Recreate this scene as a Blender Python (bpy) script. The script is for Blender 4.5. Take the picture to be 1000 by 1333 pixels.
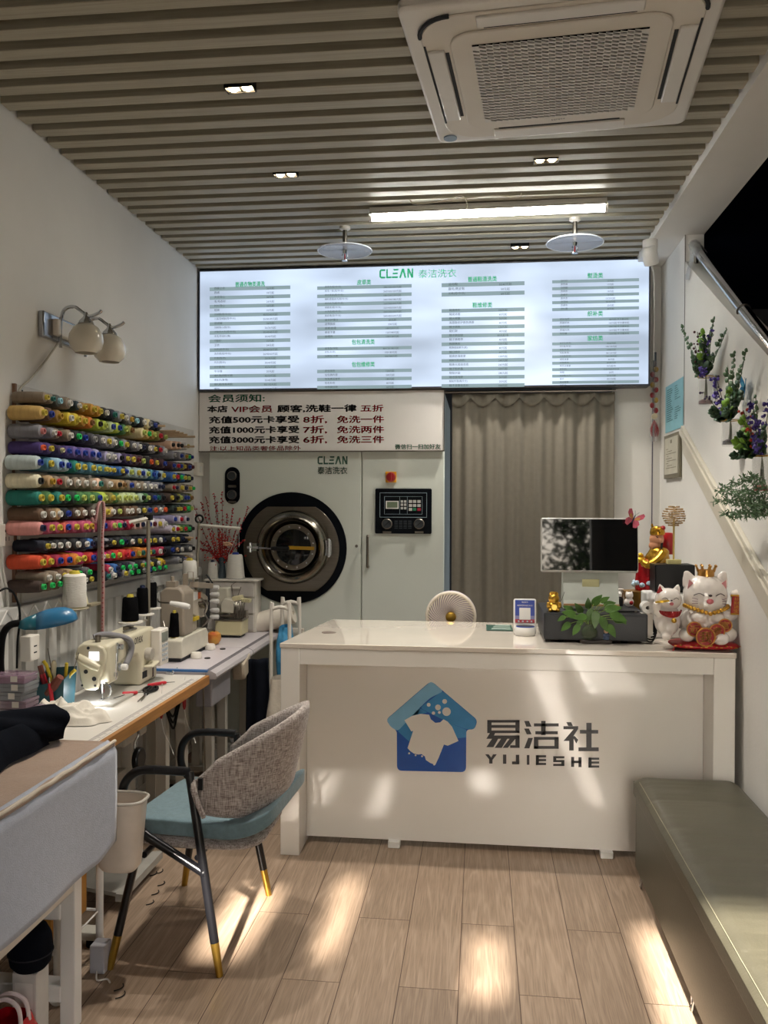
import bpy, bmesh, math, random
from mathutils import Vector, Matrix, noise
PI = math.pi
rnd = random.Random(7)
scene = bpy.context.scene
COL = scene.collection
for o in list(bpy.data.objects):
    bpy.data.objects.remove(o)

# ------------------------------------------------------------------ camera
F_PX, YAW, PITCH, ROLL, EYE = 1104.0, 0.1135, 0.0087, -0.0038, 1.6
_r = Vector((math.cos(YAW), math.sin(YAW), 0)); _f = Vector((-math.sin(YAW), math.cos(YAW), 0)); _u = Vector((0, 0, 1))
_F = _f*math.cos(PITCH) - _u*math.sin(PITCH)
_U = _u*math.cos(PITCH) + _f*math.sin(PITCH)
_c, _s = math.cos(ROLL), math.sin(ROLL)
_R2 = _r*_c + _U*_s*-1          # image axes after the small roll
_U2 = _U*_c + _r*_s
cd = bpy.data.cameras.new('camera'); cam = bpy.data.objects.new('camera', cd); COL.objects.link(cam)
cd.sensor_fit = 'VERTICAL'; cd.sensor_height = 36.0; cd.lens = 36.0*F_PX/1333.0
cd.clip_start = 0.05; cd.clip_end = 200
m = Matrix.Identity(4)
for i in range(3):
    m[i][0] = _R2[i]; m[i][1] = _U2[i]; m[i][2] = -_F[i]
m[0][3], m[1][3], m[2][3] = 0, 0, EYE
cam.matrix_world = m
scene.camera = cam

def at(px, py, X=None, Y=None, Z=None):
    """the place in the room that a spot of the photograph shows, on a known wall, depth or height"""
    d = _R2*((px-500)/F_PX) + _U2*((666.5-py)/F_PX) + _F
    t = X/d[0] if X is not None else (Y/d[1] if Y is not None else (Z-EYE)/d[2])
    return Vector((0, 0, EYE)) + d*t

# ------------------------------------------------------------------ light and exposure
vs = scene.view_settings
scene.display_settings.display_device = 'sRGB'
vs.view_transform = 'Standard'; vs.look = 'None'; vs.gamma = 1.0; vs.use_curve_mapping = False
vs.exposure = 1.88
w = bpy.data.worlds.new('sky'); scene.world = w; w.use_nodes = True
nt = w.node_tree
bg = nt.nodes['Background']
sky = nt.nodes.new('ShaderNodeTexSky'); sky.sky_type = 'NISHITA'; sky.sun_disc = False
sky.sun_elevation = math.radians(31); sky.sun_rotation = math.radians(176); sky.air_density = 1.0; sky.dust_density = 3.0
hs = nt.nodes.new('ShaderNodeHueSaturation'); hs.inputs['Saturation'].default_value = 0.55
nt.links.new(sky.outputs[0], hs.inputs['Color']); nt.links.new(hs.outputs[0], bg.inputs['Color'])
SKY, SUN = 0.19, 10.5
bg.inputs['Strength'].default_value = SKY
sl = bpy.data.lights.new('sun', 'SUN'); sun = bpy.data.objects.new('sun', sl); COL.objects.link(sun)
sl.energy = SUN; sl.angle = math.radians(1.6); sl.color = (1.0, 0.92, 0.81)
sd = Vector((0.03, 0.86, -0.52)).normalized()
sun.rotation_euler = sd.to_track_quat('-Z', 'Y').to_euler()
sun.location = (0.6, -8, 6)
TUBE, MENU, SPOT = 12.5, 0.30, 3.2
# the shop front's opening guides sky light in
pl = bpy.data.lights.new('shop_front_opening', 'AREA'); po = bpy.data.objects.new('shop_front_opening', pl); COL.objects.link(po)
pl.shape = 'RECTANGLE'; pl.size = 2.8; pl.size_y = 2.5; pl.cycles.is_portal = True
po.location = (-0.31, -0.36, 1.25); po.rotation_euler = (PI/2, 0, 0)

# ------------------------------------------------------------------ helpers
def lin(h):
    if not isinstance(h, str): return tuple(h)
    h = h.lstrip('#'); v = [int(h[i:i+2], 16)/255 for i in (0, 2, 4)]
    return tuple((x/12.92 if x <= .04045 else ((x+.055)/1.055)**2.4) for x in v)

MATS = {}
def M(name, col='#808080', rough=.5, metal=0.0, var=.07, scale=14, bump=0.0, bscale=None, spec=.5, emit=0, ecol=None, trans=0, ior=1.45, coat=0, stretch=None, alpha=1, sheen=0):
    """a procedural material: base colour mottled a little by noise, optional bump"""
    if name in MATS: return MATS[name]
    m = bpy.data.materials.new(name); m.use_nodes = True; MATS[name] = m
    t = m.node_tree; b = t.nodes['Principled BSDF']; c = lin(col)
    tc = t.nodes.new('ShaderNodeTexCoord'); mp = t.nodes.new('ShaderNodeMapping')
    if stretch: mp.inputs['Scale'].default_value = stretch
    t.links.new(tc.outputs['Object'], mp.inputs[0])
    n = t.nodes.new('ShaderNodeTexNoise'); n.inputs['Scale'].default_value = scale; n.inputs['Detail'].default_value = 4
    t.links.new(mp.outputs[0], n.inputs['Vector'])
    r = t.nodes.new('ShaderNodeValToRGB')
    r.color_ramp.elements[0].color = tuple(x*(1-var) for x in c)+(1,); r.color_ramp.elements[1].color = tuple(min(1, x*(1+var)) for x in c)+(1,)
    r.color_ramp.elements[0].position = .3; r.color_ramp.elements[1].position = .7
    t.links.new(n.outputs['Fac'], r.inputs[0]); t.links.new(r.outputs[0], b.inputs['Base Color'])
    b.inputs['Roughness'].default_value = rough; b.inputs['Metallic'].default_value = metal
    b.inputs['Specular IOR Level'].default_value = spec; b.inputs['IOR'].default_value = ior
    b.inputs['Transmission Weight'].default_value = trans; b.inputs['Coat Weight'].default_value = coat
    b.inputs['Coat Roughness'].default_value = .05; b.inputs['Alpha'].default_value = alpha
    b.inputs['Sheen Weight'].default_value = sheen
    if emit:
        b.inputs['Emission Color'].default_value = lin(ecol or col)+(1,); b.inputs['Emission Strength'].default_value = emit
    if bump:
        n2 = t.nodes.new('ShaderNodeTexNoise'); n2.inputs['Scale'].default_value = bscale or scale*4; n2.inputs['Detail'].default_value = 3
        t.links.new(mp.outputs[0], n2.inputs['Vector'])
        bp = t.nodes.new('ShaderNodeBump'); bp.inputs['Strength'].default_value = bump; bp.inputs['Distance'].default_value = .01
        t.links.new(n2.outputs['Fac'], bp.inputs['Height']); t.links.new(bp.outputs[0], b.inputs['Normal'])
    return m

class MB:
    """collects shapes; build() links them as one mesh object"""
    def __init__(s): s.v = []; s.f = []; s.mi = []; s.cur = 0
    def _add(s, vs, fs, mi=None):
        k = len(s.v); s.v += [Vector(v) for v in vs]
        for f in fs: s.f.append([i+k for i in f]); s.mi.append(s.cur if mi is None else mi)
        return s
    def box(s, a, b, T=None):
        (x0, y0, z0), (x1, y1, z1) = a, b
        x0, x1 = min(x0, x1), max(x0, x1); y0, y1 = min(y0, y1), max(y0, y1); z0, z1 = min(z0, z1), max(z0, z1)
        V = [Vector(p) for p in ((x0,y0,z0),(x1,y0,z0),(x1,y1,z0),(x0,y1,z0),(x0,y0,z1),(x1,y0,z1),(x1,y1,z1),(x0,y1,z1))]
        if T: V = [T @ v for v in V]
        return s._add(V, [(0,3,2,1),(4,5,6,7),(0,1,5,4),(1,2,6,5),(2,3,7,6),(3,0,4,7)])
    def cbox(s, c, d, rz=0, rx=0, ry=0):
        T = Matrix.Translation(c) @ Matrix.Rotation(rz, 4, 'Z') @ Matrix.Rotation(ry, 4, 'Y') @ Matrix.Rotation(rx, 4, 'X')
        h = [x/2 for x in d]
        return s.box([-x for x in h], h, T)
    def prism(s, poly, d0, d1, ax='Z', T=None):
        """2-D outline pushed along an axis; ax Y takes (x,z), X takes (y,z)"""
        n = len(poly)
        def P(p, d): return {'Z': (p[0], p[1], d), 'Y': (p[0], d, p[1]), 'X': (d, p[0], p[1])}[ax]
        V = [Vector(P(p, d0)) for p in poly]+[Vector(P(p, d1)) for p in poly]
        if T: V = [T @ v for v in V]
        F = [tuple(range(n-1, -1, -1)), tuple(range(n, 2*n))]+[(i, (i+1) % n, n+(i+1) % n, n+i) for i in range(n)]
        return s._add(V, F)
    def tube(s, pts, r, seg=8, cap=True, closed=False):
        pts = [Vector(p) for p in pts]; n = len(pts)
        rr = r if isinstance(r, (list, tuple)) else [r]*n
        tang = []
        for i in range(n):
            if closed: t = pts[(i+1) % n]-pts[i-1]
            else: t = pts[min(i+1, n-1)]-pts[max(i-1, 0)]
            if t.length < 1e-9: t = Vector((0, 0, 1))
            tang.append(t.normalized())
        up = Vector((0, 0, 1)) if abs(tang[0].z) < .9 else Vector((1, 0, 0))
        a = tang[0].cross(up).normalized(); V = []; F = []
        for i in range(n):
            a = (a-tang[i]*a.dot(tang[i]))
            a = a.normalized() if a.length > 1e-6 else tang[i].orthogonal().normalized()
            b = tang[i].cross(a)
            for k in range(seg):
                q = 2*PI*k/seg; V.append(pts[i]+(a*math.cos(q)+b*math.sin(q))*rr[i])
        for i in range(n if closed else n-1):
            j = (i+1) % n
            for k in range(seg):
                k2 = (k+1) % seg; F.append((i*seg+k, i*seg+k2, j*seg+k2, j*seg+k))
        if cap and not closed:
            F.append(tuple(range(seg-1, -1, -1))); F.append(tuple(range((n-1)*seg, n*seg)))
        return s._add(V, F)
    def cyl(s, a, b, r0, r1=None, seg=16): return s.tube([a, b], [r0, r0 if r1 is None else r1], seg)
    def lathe(s, prof, seg=24, c=(0, 0, 0), ax='Z', T=None, sx=1, sy=1):
        """profile of (radius, height); ends with radius 0 close"""
        V = []; F = []; rings = []
        for r, z in prof:
            if r < 1e-6: rings.append([len(V)]); V.append(Vector((0, 0, z)))
            else:
                rings.append(list(range(len(V), len(V)+seg)))
                V += [Vector((r*sx*math.cos(2*PI*k/seg), r*sy*math.sin(2*PI*k/seg), z)) for k in range(seg)]
        for A, B in zip(rings, rings[1:]):
            if len(A) == 1 and len(B) == 1: continue
            for k in range(seg):
                k2 = (k+1) % seg
                if len(A) == 1: F.append((A[0], B[k2], B[k]))
                elif len(B) == 1: F.append((A[k], A[k2], B[0]))
                else: F.append((A[k], A[k2], B[k2], B[k]))
        if len(rings[0]) > 1: F.append(tuple(reversed(rings[0])))
        if len(rings[-1]) > 1: F.append(tuple(rings[-1]))
        R = {'Z': Matrix.Identity(4), 'X': Matrix.Rotation(PI/2, 4, 'Y'), 'Y': Matrix.Rotation(-PI/2, 4, 'X'), '-Y': Matrix.Rotation(PI/2, 4, 'X'), '-X': Matrix.Rotation(-PI/2, 4, 'Y'), '-Z': Matrix.Rotation(PI, 4, 'X')}[ax]
        R = Matrix.Translation(c) @ R
        if T: R = T @ R
        return s._add([R @ v for v in V], F)
    def ball(s, c, r, u=16, v=10, T=None):
        r = (r, r, r) if not isinstance(r, (list, tuple)) else r
        pr = [(math.sin(PI*i/v), -math.cos(PI*i/v)) for i in range(v+1)]
        k = len(s.v); s.lathe(pr, u)
        X = Matrix.Translation(c) @ (T or Matrix.Identity(4)) @ Matrix.Diagonal((r[0], r[1], r[2], 1))
        for i in range(k, len(s.v)): s.v[i] = X @ s.v[i]
        return s
    def torus(s, c, R, r, ax='Z', seg=32, s2=10):
        P = []
        for k in range(seg):
            q = 2*PI*k/seg; a, b = R*math.cos(q), R*math.sin(q)
            P.append({'Z': (c[0]+a, c[1]+b, c[2]), 'Y': (c[0]+a, c[1], c[2]+b), 'X': (c[0], c[1]+a, c[2]+b)}[ax])
        return s.tube(P, r, s2, closed=True)
    def grid(s, fn, nu, nv, cu=False):
        """fn(u,v) -> point, u,v in 0..1"""
        V = [fn(i/nu, j/nv) for j in range(nv+1) for i in range(nu+(0 if cu else 1))]
        W = nu if cu else nu+1
        F = [(j*W+i, j*W+(i+1) % W, (j+1)*W+(i+1) % W, (j+1)*W+i) for j in range(nv) for i in range(nu)]
        return s._add(V, F)
    def poly(s, pts): return s._add(pts, [tuple(range(len(pts)))])
    def text(s, txt, o, u, v, h, w=None, al='C', bold=0.0, mono=False):
        """writing as flat letter shapes: o the line's anchor (its middle, for al C), u and v the reading and up directions, h the letter height"""
        if bold:
            hh = h*bold*1.4
            for dx, dy in ((hh, 0), (-hh, 0), (0, hh*.6), (0, -hh*.6)): s.text(txt, Vector(o)+Vector(u)*dx+Vector(v)*dy, u, v, h, w, al)
        TV, TF = glyphs(txt, 0.0)
        if not TV: return s
        x0 = min(p[0] for p in TV); x1 = max(p[0] for p in TV); y0 = min(p[1] for p in TV); y1 = max(p[1] for p in TV)
        k = h/max(1e-6, (y1-y0)); kx = k if w is None else w/max(1e-6, (x1-x0))
        ox = {'C': (x0+x1)/2, 'L': x0, 'R': x1}[al]
        o, u, v = Vector(o), Vector(u), Vector(v)
        return s._add([o+u*((p[0]-ox)*kx)+v*((p[1]-(y0+y1)/2)*k) for p in TV], TF)
    def shift(s, d):
        d = Vector(d); s.v = [p+d for p in s.v]; return s
    def xf(s, T): s.v = [T @ p for p in s.v]; return s
    def build(s, name, mat, parent=None, smooth=True, bevel=0, bseg=2, sub=0, solid=0, ang=35, world=False, weld=False):
        me = bpy.data.meshes.new(name)
        V = s.v
        if world and parent is not None:
            iw = WM[parent].inverted(); V = [iw @ p for p in V]
        me.from_pydata([tuple(p) for p in V], [], s.f)
        mats = mat if isinstance(mat, (list, tuple)) else [mat]
        for q in mats: me.materials.append(q)
        if len(mats) > 1:
            for p, i in zip(me.polygons, s.mi): p.material_index = i
        me.validate()
        bm = bmesh.new(); bm.from_mesh(me)
        if weld: bmesh.ops.remove_doubles(bm, verts=bm.verts, dist=1e-5)
        bmesh.ops.recalc_face_normals(bm, faces=bm.faces); bm.to_mesh(me); bm.free()
        if smooth:
            for p in me.polygons: p.use_smooth = True
            if ang < 180: me.set_sharp_from_angle(angle=math.radians(ang))
        o = bpy.data.objects.new(name, me); COL.objects.link(o)
        if parent is not None: o.parent = parent; WM[o] = WM[parent]
        else: WM[o] = Matrix.Identity(4)
        if solid:
            md = o.modifiers.new('thick', 'SOLIDIFY'); md.thickness = solid; md.offset = 0
        if bevel:
            md = o.modifiers.new('edge', 'BEVEL'); md.width = bevel; md.segments = bseg; md.limit_method = 'ANGLE'; md.angle_limit = math.radians(40)
        if sub:
            md = o.modifiers.new('round', 'SUBSURF'); md.levels = sub; md.render_levels = sub
        return o

WM = {}
GL = {}
def glyphs(txt, bold=0.0):
    k = (txt, bold)
    if k in GL: return GL[k]
    cu = bpy.data.curves.new('writing', 'FONT'); cu.body = txt; cu.resolution_u = 2; cu.offset = bold; cu.size = 1
    ob = bpy.data.objects.new('writing', cu); COL.objects.link(ob)
    dg = bpy.context.evaluated_depsgraph_get(); dg.update()
    me = ob.evaluated_get(dg).to_mesh()
    GL[k] = ([(p.co.x, p.co.y) for p in me.vertices], [tuple(f.vertices) for f in me.polygons])
    ob.to_mesh_clear() if False else None
    bpy.data.objects.remove(ob); bpy.data.curves.remove(cu)
    return GL[k]

def tag(o, label, cat, group=None, kind=None):
    o['label'] = label; o['category'] = cat
    if group: o['group'] = group
    if kind: o['kind'] = kind
    return o
def thing(name, label, cat, loc=(0, 0, 0), rz=0, group=None):
    o = bpy.data.objects.new(name, None); COL.objects.link(o); o.empty_display_size = .05
    o.location = loc; o.rotation_euler = (0, 0, rz)
    WM[o] = Matrix.Translation(loc) @ Matrix.Rotation(rz, 4, 'Z')
    return tag(o, label, cat, group)
def struct(o): o['kind'] = 'structure'; return o
def copy_tree(o, parent=None):
    c = o.copy(); COL.objects.link(c); c.parent = parent
    for ch in o.children: copy_tree(ch, c)
    return c
def recolor(o, mat):
    o.material_slots[0].link = 'OBJECT'; o.material_slots[0].material = mat
def rrect(x0, y0, x1, y1, r, n=5):
    P = []
    for cx, cy, a in ((x1-r, y1-r, 0), (x0+r, y1-r, 90), (x0+r, y0+r, 180), (x1-r, y0+r, 270)):
        for i in range(n+1):
            q = math.radians(a+90*i/n); P.append((cx+r*math.cos(q), cy+r*math.sin(q)))
    return P
def smoothpts(P, n=6):
    """Catmull-Rom through the points"""
    P = [Vector(p) for p in P]; out = []
    for i in range(len(P)-1):
        a, b, c, d = P[max(i-1, 0)], P[i], P[i+1], P[min(i+2, len(P)-1)]
        for k in range(n):
            t = k/n; out.append(.5*((2*b)+(c-a)*t+(2*a-5*b+4*c-d)*t*t+(3*b-a-3*c+d)*t**3))
    return out+[P[-1]]
UX, UY, UZ = Vector((1, 0, 0)), Vector((0, 1, 0)), Vector((0, 0, 1))

# ------------------------------------------------------------------ the room
M_wall = M('white_wall_paint', '#e0ded9', .75, var=.03, scale=3, bump=.06, bscale=60)
M_trim = M('cream_trim', '#cbc5b6', .45, var=.03)
M_stair_shade = M('stairwell_shade_colour', (.0022, .0034, .009), .95, var=.2, scale=2, spec=.05)  # near-black colour stands in for the shade of the unlit stairwell
M_dark = M('dark_back_room', '#3a3a3c', .9)
M_slab = M('ceiling_void_black', '#2a2620', .95)

def floor_mat():
    m = bpy.data.materials.new('oak_plank_floor'); m.use_nodes = True; t = m.node_tree; b = t.nodes['Principled BSDF']
    N, L = t.nodes.new, t.links.new
    tc = N('ShaderNodeTexCoord'); mp = N('ShaderNodeMapping'); mp.inputs['Rotation'].default_value = (0, 0, PI/2); mp.inputs['Location'].default_value = (.35, .065, 0)
    L(tc.outputs['Object'], mp.inputs[0])
    br = N('ShaderNodeTexBrick'); br.offset = .37; br.offset_frequency = 2; br.inputs['Scale'].default_value = 1
    br.inputs['Brick Width'].default_value = 1.22; br.inputs['Row Height'].default_value = .198; br.inputs['Mortar Size'].default_value = .0016
    br.inputs['Mortar Smooth'].default_value = .1; br.inputs['Bias'].default_value = 0
    br.inputs['Color1'].default_value = (.2, .2, .2, 1); br.inputs['Color2'].default_value = (.8, .8, .8, 1); br.inputs['Mortar'].default_value = (0, 0, 0, 1)
    L(mp.outputs[0], br.inputs['Vector'])
    # a different slice of grain for every plank
    sc = N('ShaderNodeVectorMath'); sc.operation = 'SCALE'; sc.inputs['Scale'].default_value = 9; L(br.outputs['Color'], sc.inputs[0])
    ad = N('ShaderNodeVectorMath'); ad.operation = 'ADD'; L(mp.outputs[0], ad.inputs[0]); L(sc.outputs[0], ad.inputs[1])
    st = N('ShaderNodeMapping'); st.inputs['Scale'].default_value = (.55, 9, 1); L(ad.outputs[0], st.inputs[0])
    wv = N('ShaderNodeTexNoise'); wv.inputs['Scale'].default_value = 1.6; wv.inputs['Detail'].default_value = 2; wv.inputs['Distortion'].default_value = .6; L(st.outputs[0], wv.inputs['Vector'])
    mu = N('ShaderNodeMath'); mu.operation = 'MULTIPLY'; mu.inputs[1].default_value = 46; L(wv.outputs['Fac'], mu.inputs[0])
    sn = N('ShaderNodeMath'); sn.operation = 'SINE'; L(mu.outputs[0], sn.inputs[0])
    st2 = N('ShaderNodeMapping'); st2.inputs['Scale'].default_value = (6, 160, 1); L(ad.outputs[0], st2.inputs[0])
    fi = N('ShaderNodeTexNoise'); fi.inputs['Scale'].default_value = 1.5; fi.inputs['Detail'].default_value = 5; L(st2.outputs[0], fi.inputs['Vector'])
    mr = N('ShaderNodeMapRange'); mr.inputs['From Min'].default_value = -1; mr.inputs['To Min'].default_value = 0; L(sn.outputs[0], mr.inputs['Value'])
    pw = N('ShaderNodeMath'); pw.operation = 'POWER'; pw.inputs[1].default_value = 4; L(mr.outputs[0], pw.inputs[0])
    m1 = N('ShaderNodeMix'); m1.data_type = 'RGBA'; m1.inputs[0].default_value = .5
    cr = N('ShaderNodeValToRGB'); cr.color_ramp.elements[0].color = lin('#83705e')+(1,); cr.color_ramp.elements[1].color = lin('#a08a76')+(1,)
    cr.color_ramp.elements[0].position = .3; cr.color_ramp.elements[1].position = .72
    L(fi.outputs['Fac'], cr.inputs[0])
    m1.blend_type = 'MIX'; L(pw.outputs[0], m1.inputs[0]); L(cr.outputs[0], m1.inputs['A']); m1.inputs['B'].default_value = lin('#b8a28d')+(1,)
    sc2 = N('ShaderNodeMath'); sc2.operation = 'MULTIPLY'; sc2.inputs[1].default_value = .34; L(pw.outputs[0], sc2.inputs[0]); L(sc2.outputs[0], m1.inputs[0])
    hv = N('ShaderNodeHueSaturation'); L(m1.outputs['Result'], hv.inputs['Color'])
    vr = N('ShaderNodeMapRange'); vr.inputs['To Min'].default_value = .86; vr.inputs['To Max'].default_value = 1.16; L(br.outputs['Color'], vr.inputs['Value']); L(vr.outputs[0], hv.inputs['Value'])
    m2 = N('ShaderNodeMix'); m2.data_type = 'RGBA'; L(br.outputs['Fac'], m2.inputs[0]); L(hv.outputs[0], m2.inputs['A']); m2.inputs['B'].default_value = lin('#4a3426')+(1,)
    L(m2.outputs['Result'], b.inputs['Base Color'])
    b.inputs['Roughness'].default_value = .42; b.inputs['Specular IOR Level'].default_value = .4
    bp = N('ShaderNodeBump'); bp.inputs['Strength'].default_value = .12; bp.inputs['Distance'].default_value = .003; L(fi.outputs['Fac'], bp.inputs['Height']); L(bp.outputs[0], b.inputs['Normal'])
    return m
def slat_mat():
    m = M('ash_ceiling_slat', '#a09a89', .45, var=.13, scale=5, stretch=(.6, 22, 22))
    return m

XL, XR, HC = -1.85, 1.12, 3.139
struct(MB().box((XL-.2, -.6, -.1), (2.4, 7.1, 0)).build('floor', floor_mat(), smooth=False))
struct(MB().box((XL-.15, -.6, 0), (XL, 7.1, 3.4)).build('wall_left', M_wall, smooth=False))
struct(MB().prism([(-.45, 0), (5.62, 0), (5.62, 3.3), (4.87, 3.3), (4.87, 2.952), (-.45, .02)], XR, XR+.1, 'X').build('wall_right', M_wall, smooth=False))
# partition at the back: openings for the machine and the curtained doorway
pm = MB()
pm.box((XL, 5.5, 0), (-1.80, 5.62, 3.3)).box((-1.80, 5.5, 2.36), (.84, 5.62, 3.3)).box((.84, 5.5, 0), (XR, 5.62, 3.3))
struct(pm.build('wall_back', M_wall, smooth=False))
struct(MB().box((XL, 7.0, 0), (XR, 7.1, 3.4)).build('wall_rear', M_dark, smooth=False))
# stairwell beyond the parapet
struct(MB().box((2.25, -.6, 0), (2.35, 5.0, 6)).box((XR+.1, 4.9, 0), (2.25, 5.0, 6)).build('wall_stairwell', M_stair_shade, smooth=False))
st = MB()
for k in range(17):
    y0 = .1+k*.285; st.box((XR+.11, y0, 0), (2.24, y0+.285, .155*(k+1)))
struct(st.build('stairs_floor', M('stair_concrete', '#4a4a4c', .8), smooth=False))
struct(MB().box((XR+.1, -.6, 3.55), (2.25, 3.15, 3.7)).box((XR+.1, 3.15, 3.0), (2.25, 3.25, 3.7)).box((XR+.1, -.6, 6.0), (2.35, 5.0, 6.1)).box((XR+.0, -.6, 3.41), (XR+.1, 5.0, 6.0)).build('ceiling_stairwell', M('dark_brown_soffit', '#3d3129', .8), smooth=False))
# ceiling: void and slats
struct(MB().box((XL, -.6, 3.27), (XR+.1, 7.1, 3.4)).build('ceiling', M_slab, smooth=False))
sm = MB()
y = 3.09-.1185*29
while y < 5.36:
    if y > -.38: sm.box((XL+.004, y, HC), (.965, y+.064, HC+.075))
    y += .1185
struct(sm.build('ceiling_slat', slat_mat(), smooth=False, bevel=.002, bseg=1))
struct(MB().box((.955, -.45, 3.10), (XR+.1, 5.5, 3.27)).build('beam_right', M_wall, smooth=False))
# shop front behind the camera: jambs and lintel
struct(MB().box((XL, -.5, 0), (-1.715, -.38, 3.3)).box((1.10, -.5, 0), (XR+.1, -.38, 3.3)).box((-1.715, -.5, 2.5), (1.10, -.38, 3.3)).box((XR+.1, -.62, 0), (2.35, -.5, 6.1)).build('wall_front', M_wall, smooth=False))
# unseen panels and bars added behind the camera to cut the sun into patches
M_blocker = M('sun_blocker_panel', '#c9c6c0', .6, var=.03); M_blockbar = M('sun_blocker_bar', '#d0cdc8', .4, var=.03)
dm = MB(); df = MB()
for a, b in ((-1.714, -1.12), (-.95, -.71), (-.63, -.15), (-.03, .46)):
    dm.box((a+.02, -.448, .08), (b-.02, -.440, 2.44))
    for x in (a, b-.022): df.box((x, -.46, .0), (x+.022, -.42, 2.498))
    for z in (.02, 2.44): df.box((a, -.458, z), (b, -.422, z+.06))
for a, b, z0, z1 in ((-1.12, -.95, 2.03, 2.34), (-.71, -.63, 2.05, 2.42), (-.15, -.03, 1.94, 2.18)):
    dm.box((a-.01, -.447, .03), (b+.01, -.441, z0)).box((a-.01, -.447, z1), (b+.01, -.441, 2.49))
dm.box((.46, -.448, 2.27), (1.098, -.440, 2.499)); df.box((.46, -.456, 2.25), (1.098, -.424, 2.28))
struct(dm.build('sun_blocker', M_blocker, smooth=False)); struct(df.build('sun_blocker_frame', M_blockbar, smooth=False, bevel=.003))
# stringer moulding running up the right wall
dz = .512
tp = [(4.86, 2.045), (2.3, 2.045-dz*2.56), (2.3, 1.905-dz*2.56), (4.80, 1.885)]
struct(MB().prism(tp, XR-.022, XR-.001, 'X').build('trim_1', M_trim, smooth=False, bevel=.004))
tp = [(4.85, 2.02), (2.3, 2.02-dz*2.55), (2.3, 2.00-dz*2.55), (4.84, 1.995)]
struct(MB().prism(tp, XR-.034, XR-.022, 'X').build('trim_2', M_trim, smooth=False, bevel=.003))
struct(MB().tube([(XR-.001, 4.868, 2.05), (XR-.001, 4.868, 3.1)], .0025, 6).build('trim_3', M('grey_joint_line', '#8d8a86', .8)))
struct(MB().box((.957, 5.44, 0), (1.118, 5.499, .08)).build('baseboard_back', M_trim, smooth=False))
# pavement and street tree outside (lit daylight, seen mirrored in the screen)
struct(MB().box((-12, -20, -.12), (12, -.6, -.02)).build('ground_pavement', M('pavement_grey', '#8f8b84', .9, scale=3), smooth=False))
# ================================================================== ceiling fittings
M_white = M('white_plastic', '#dcdad6', .4, var=.02, scale=6)
M_white2 = M('warm_white_plastic', '#d6d0c6', .42, var=.03, scale=6)
M_blk = M('black_plastic', '#0d0e10', .45, var=.15, spec=.3)
M_rub = M('black_rubber', '#09090a', .7, var=.2, spec=.2)
M_chrome = M('polished_chrome', '#c9ccd0', .16, 1.0, var=.03)
M_steel = M('brushed_steel', '#7b766e', .33, 1.0, var=.10, scale=8, stretch=(1, 1, 30))
M_gold = M('gold_paint', '#c79a3e', .28, .9, var=.1)
M_brass = M('brushed_brass', '#b8923f', .35, .95, var=.06)
M_slot = M('dark_slot', '#2b2d31', .8)

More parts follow.
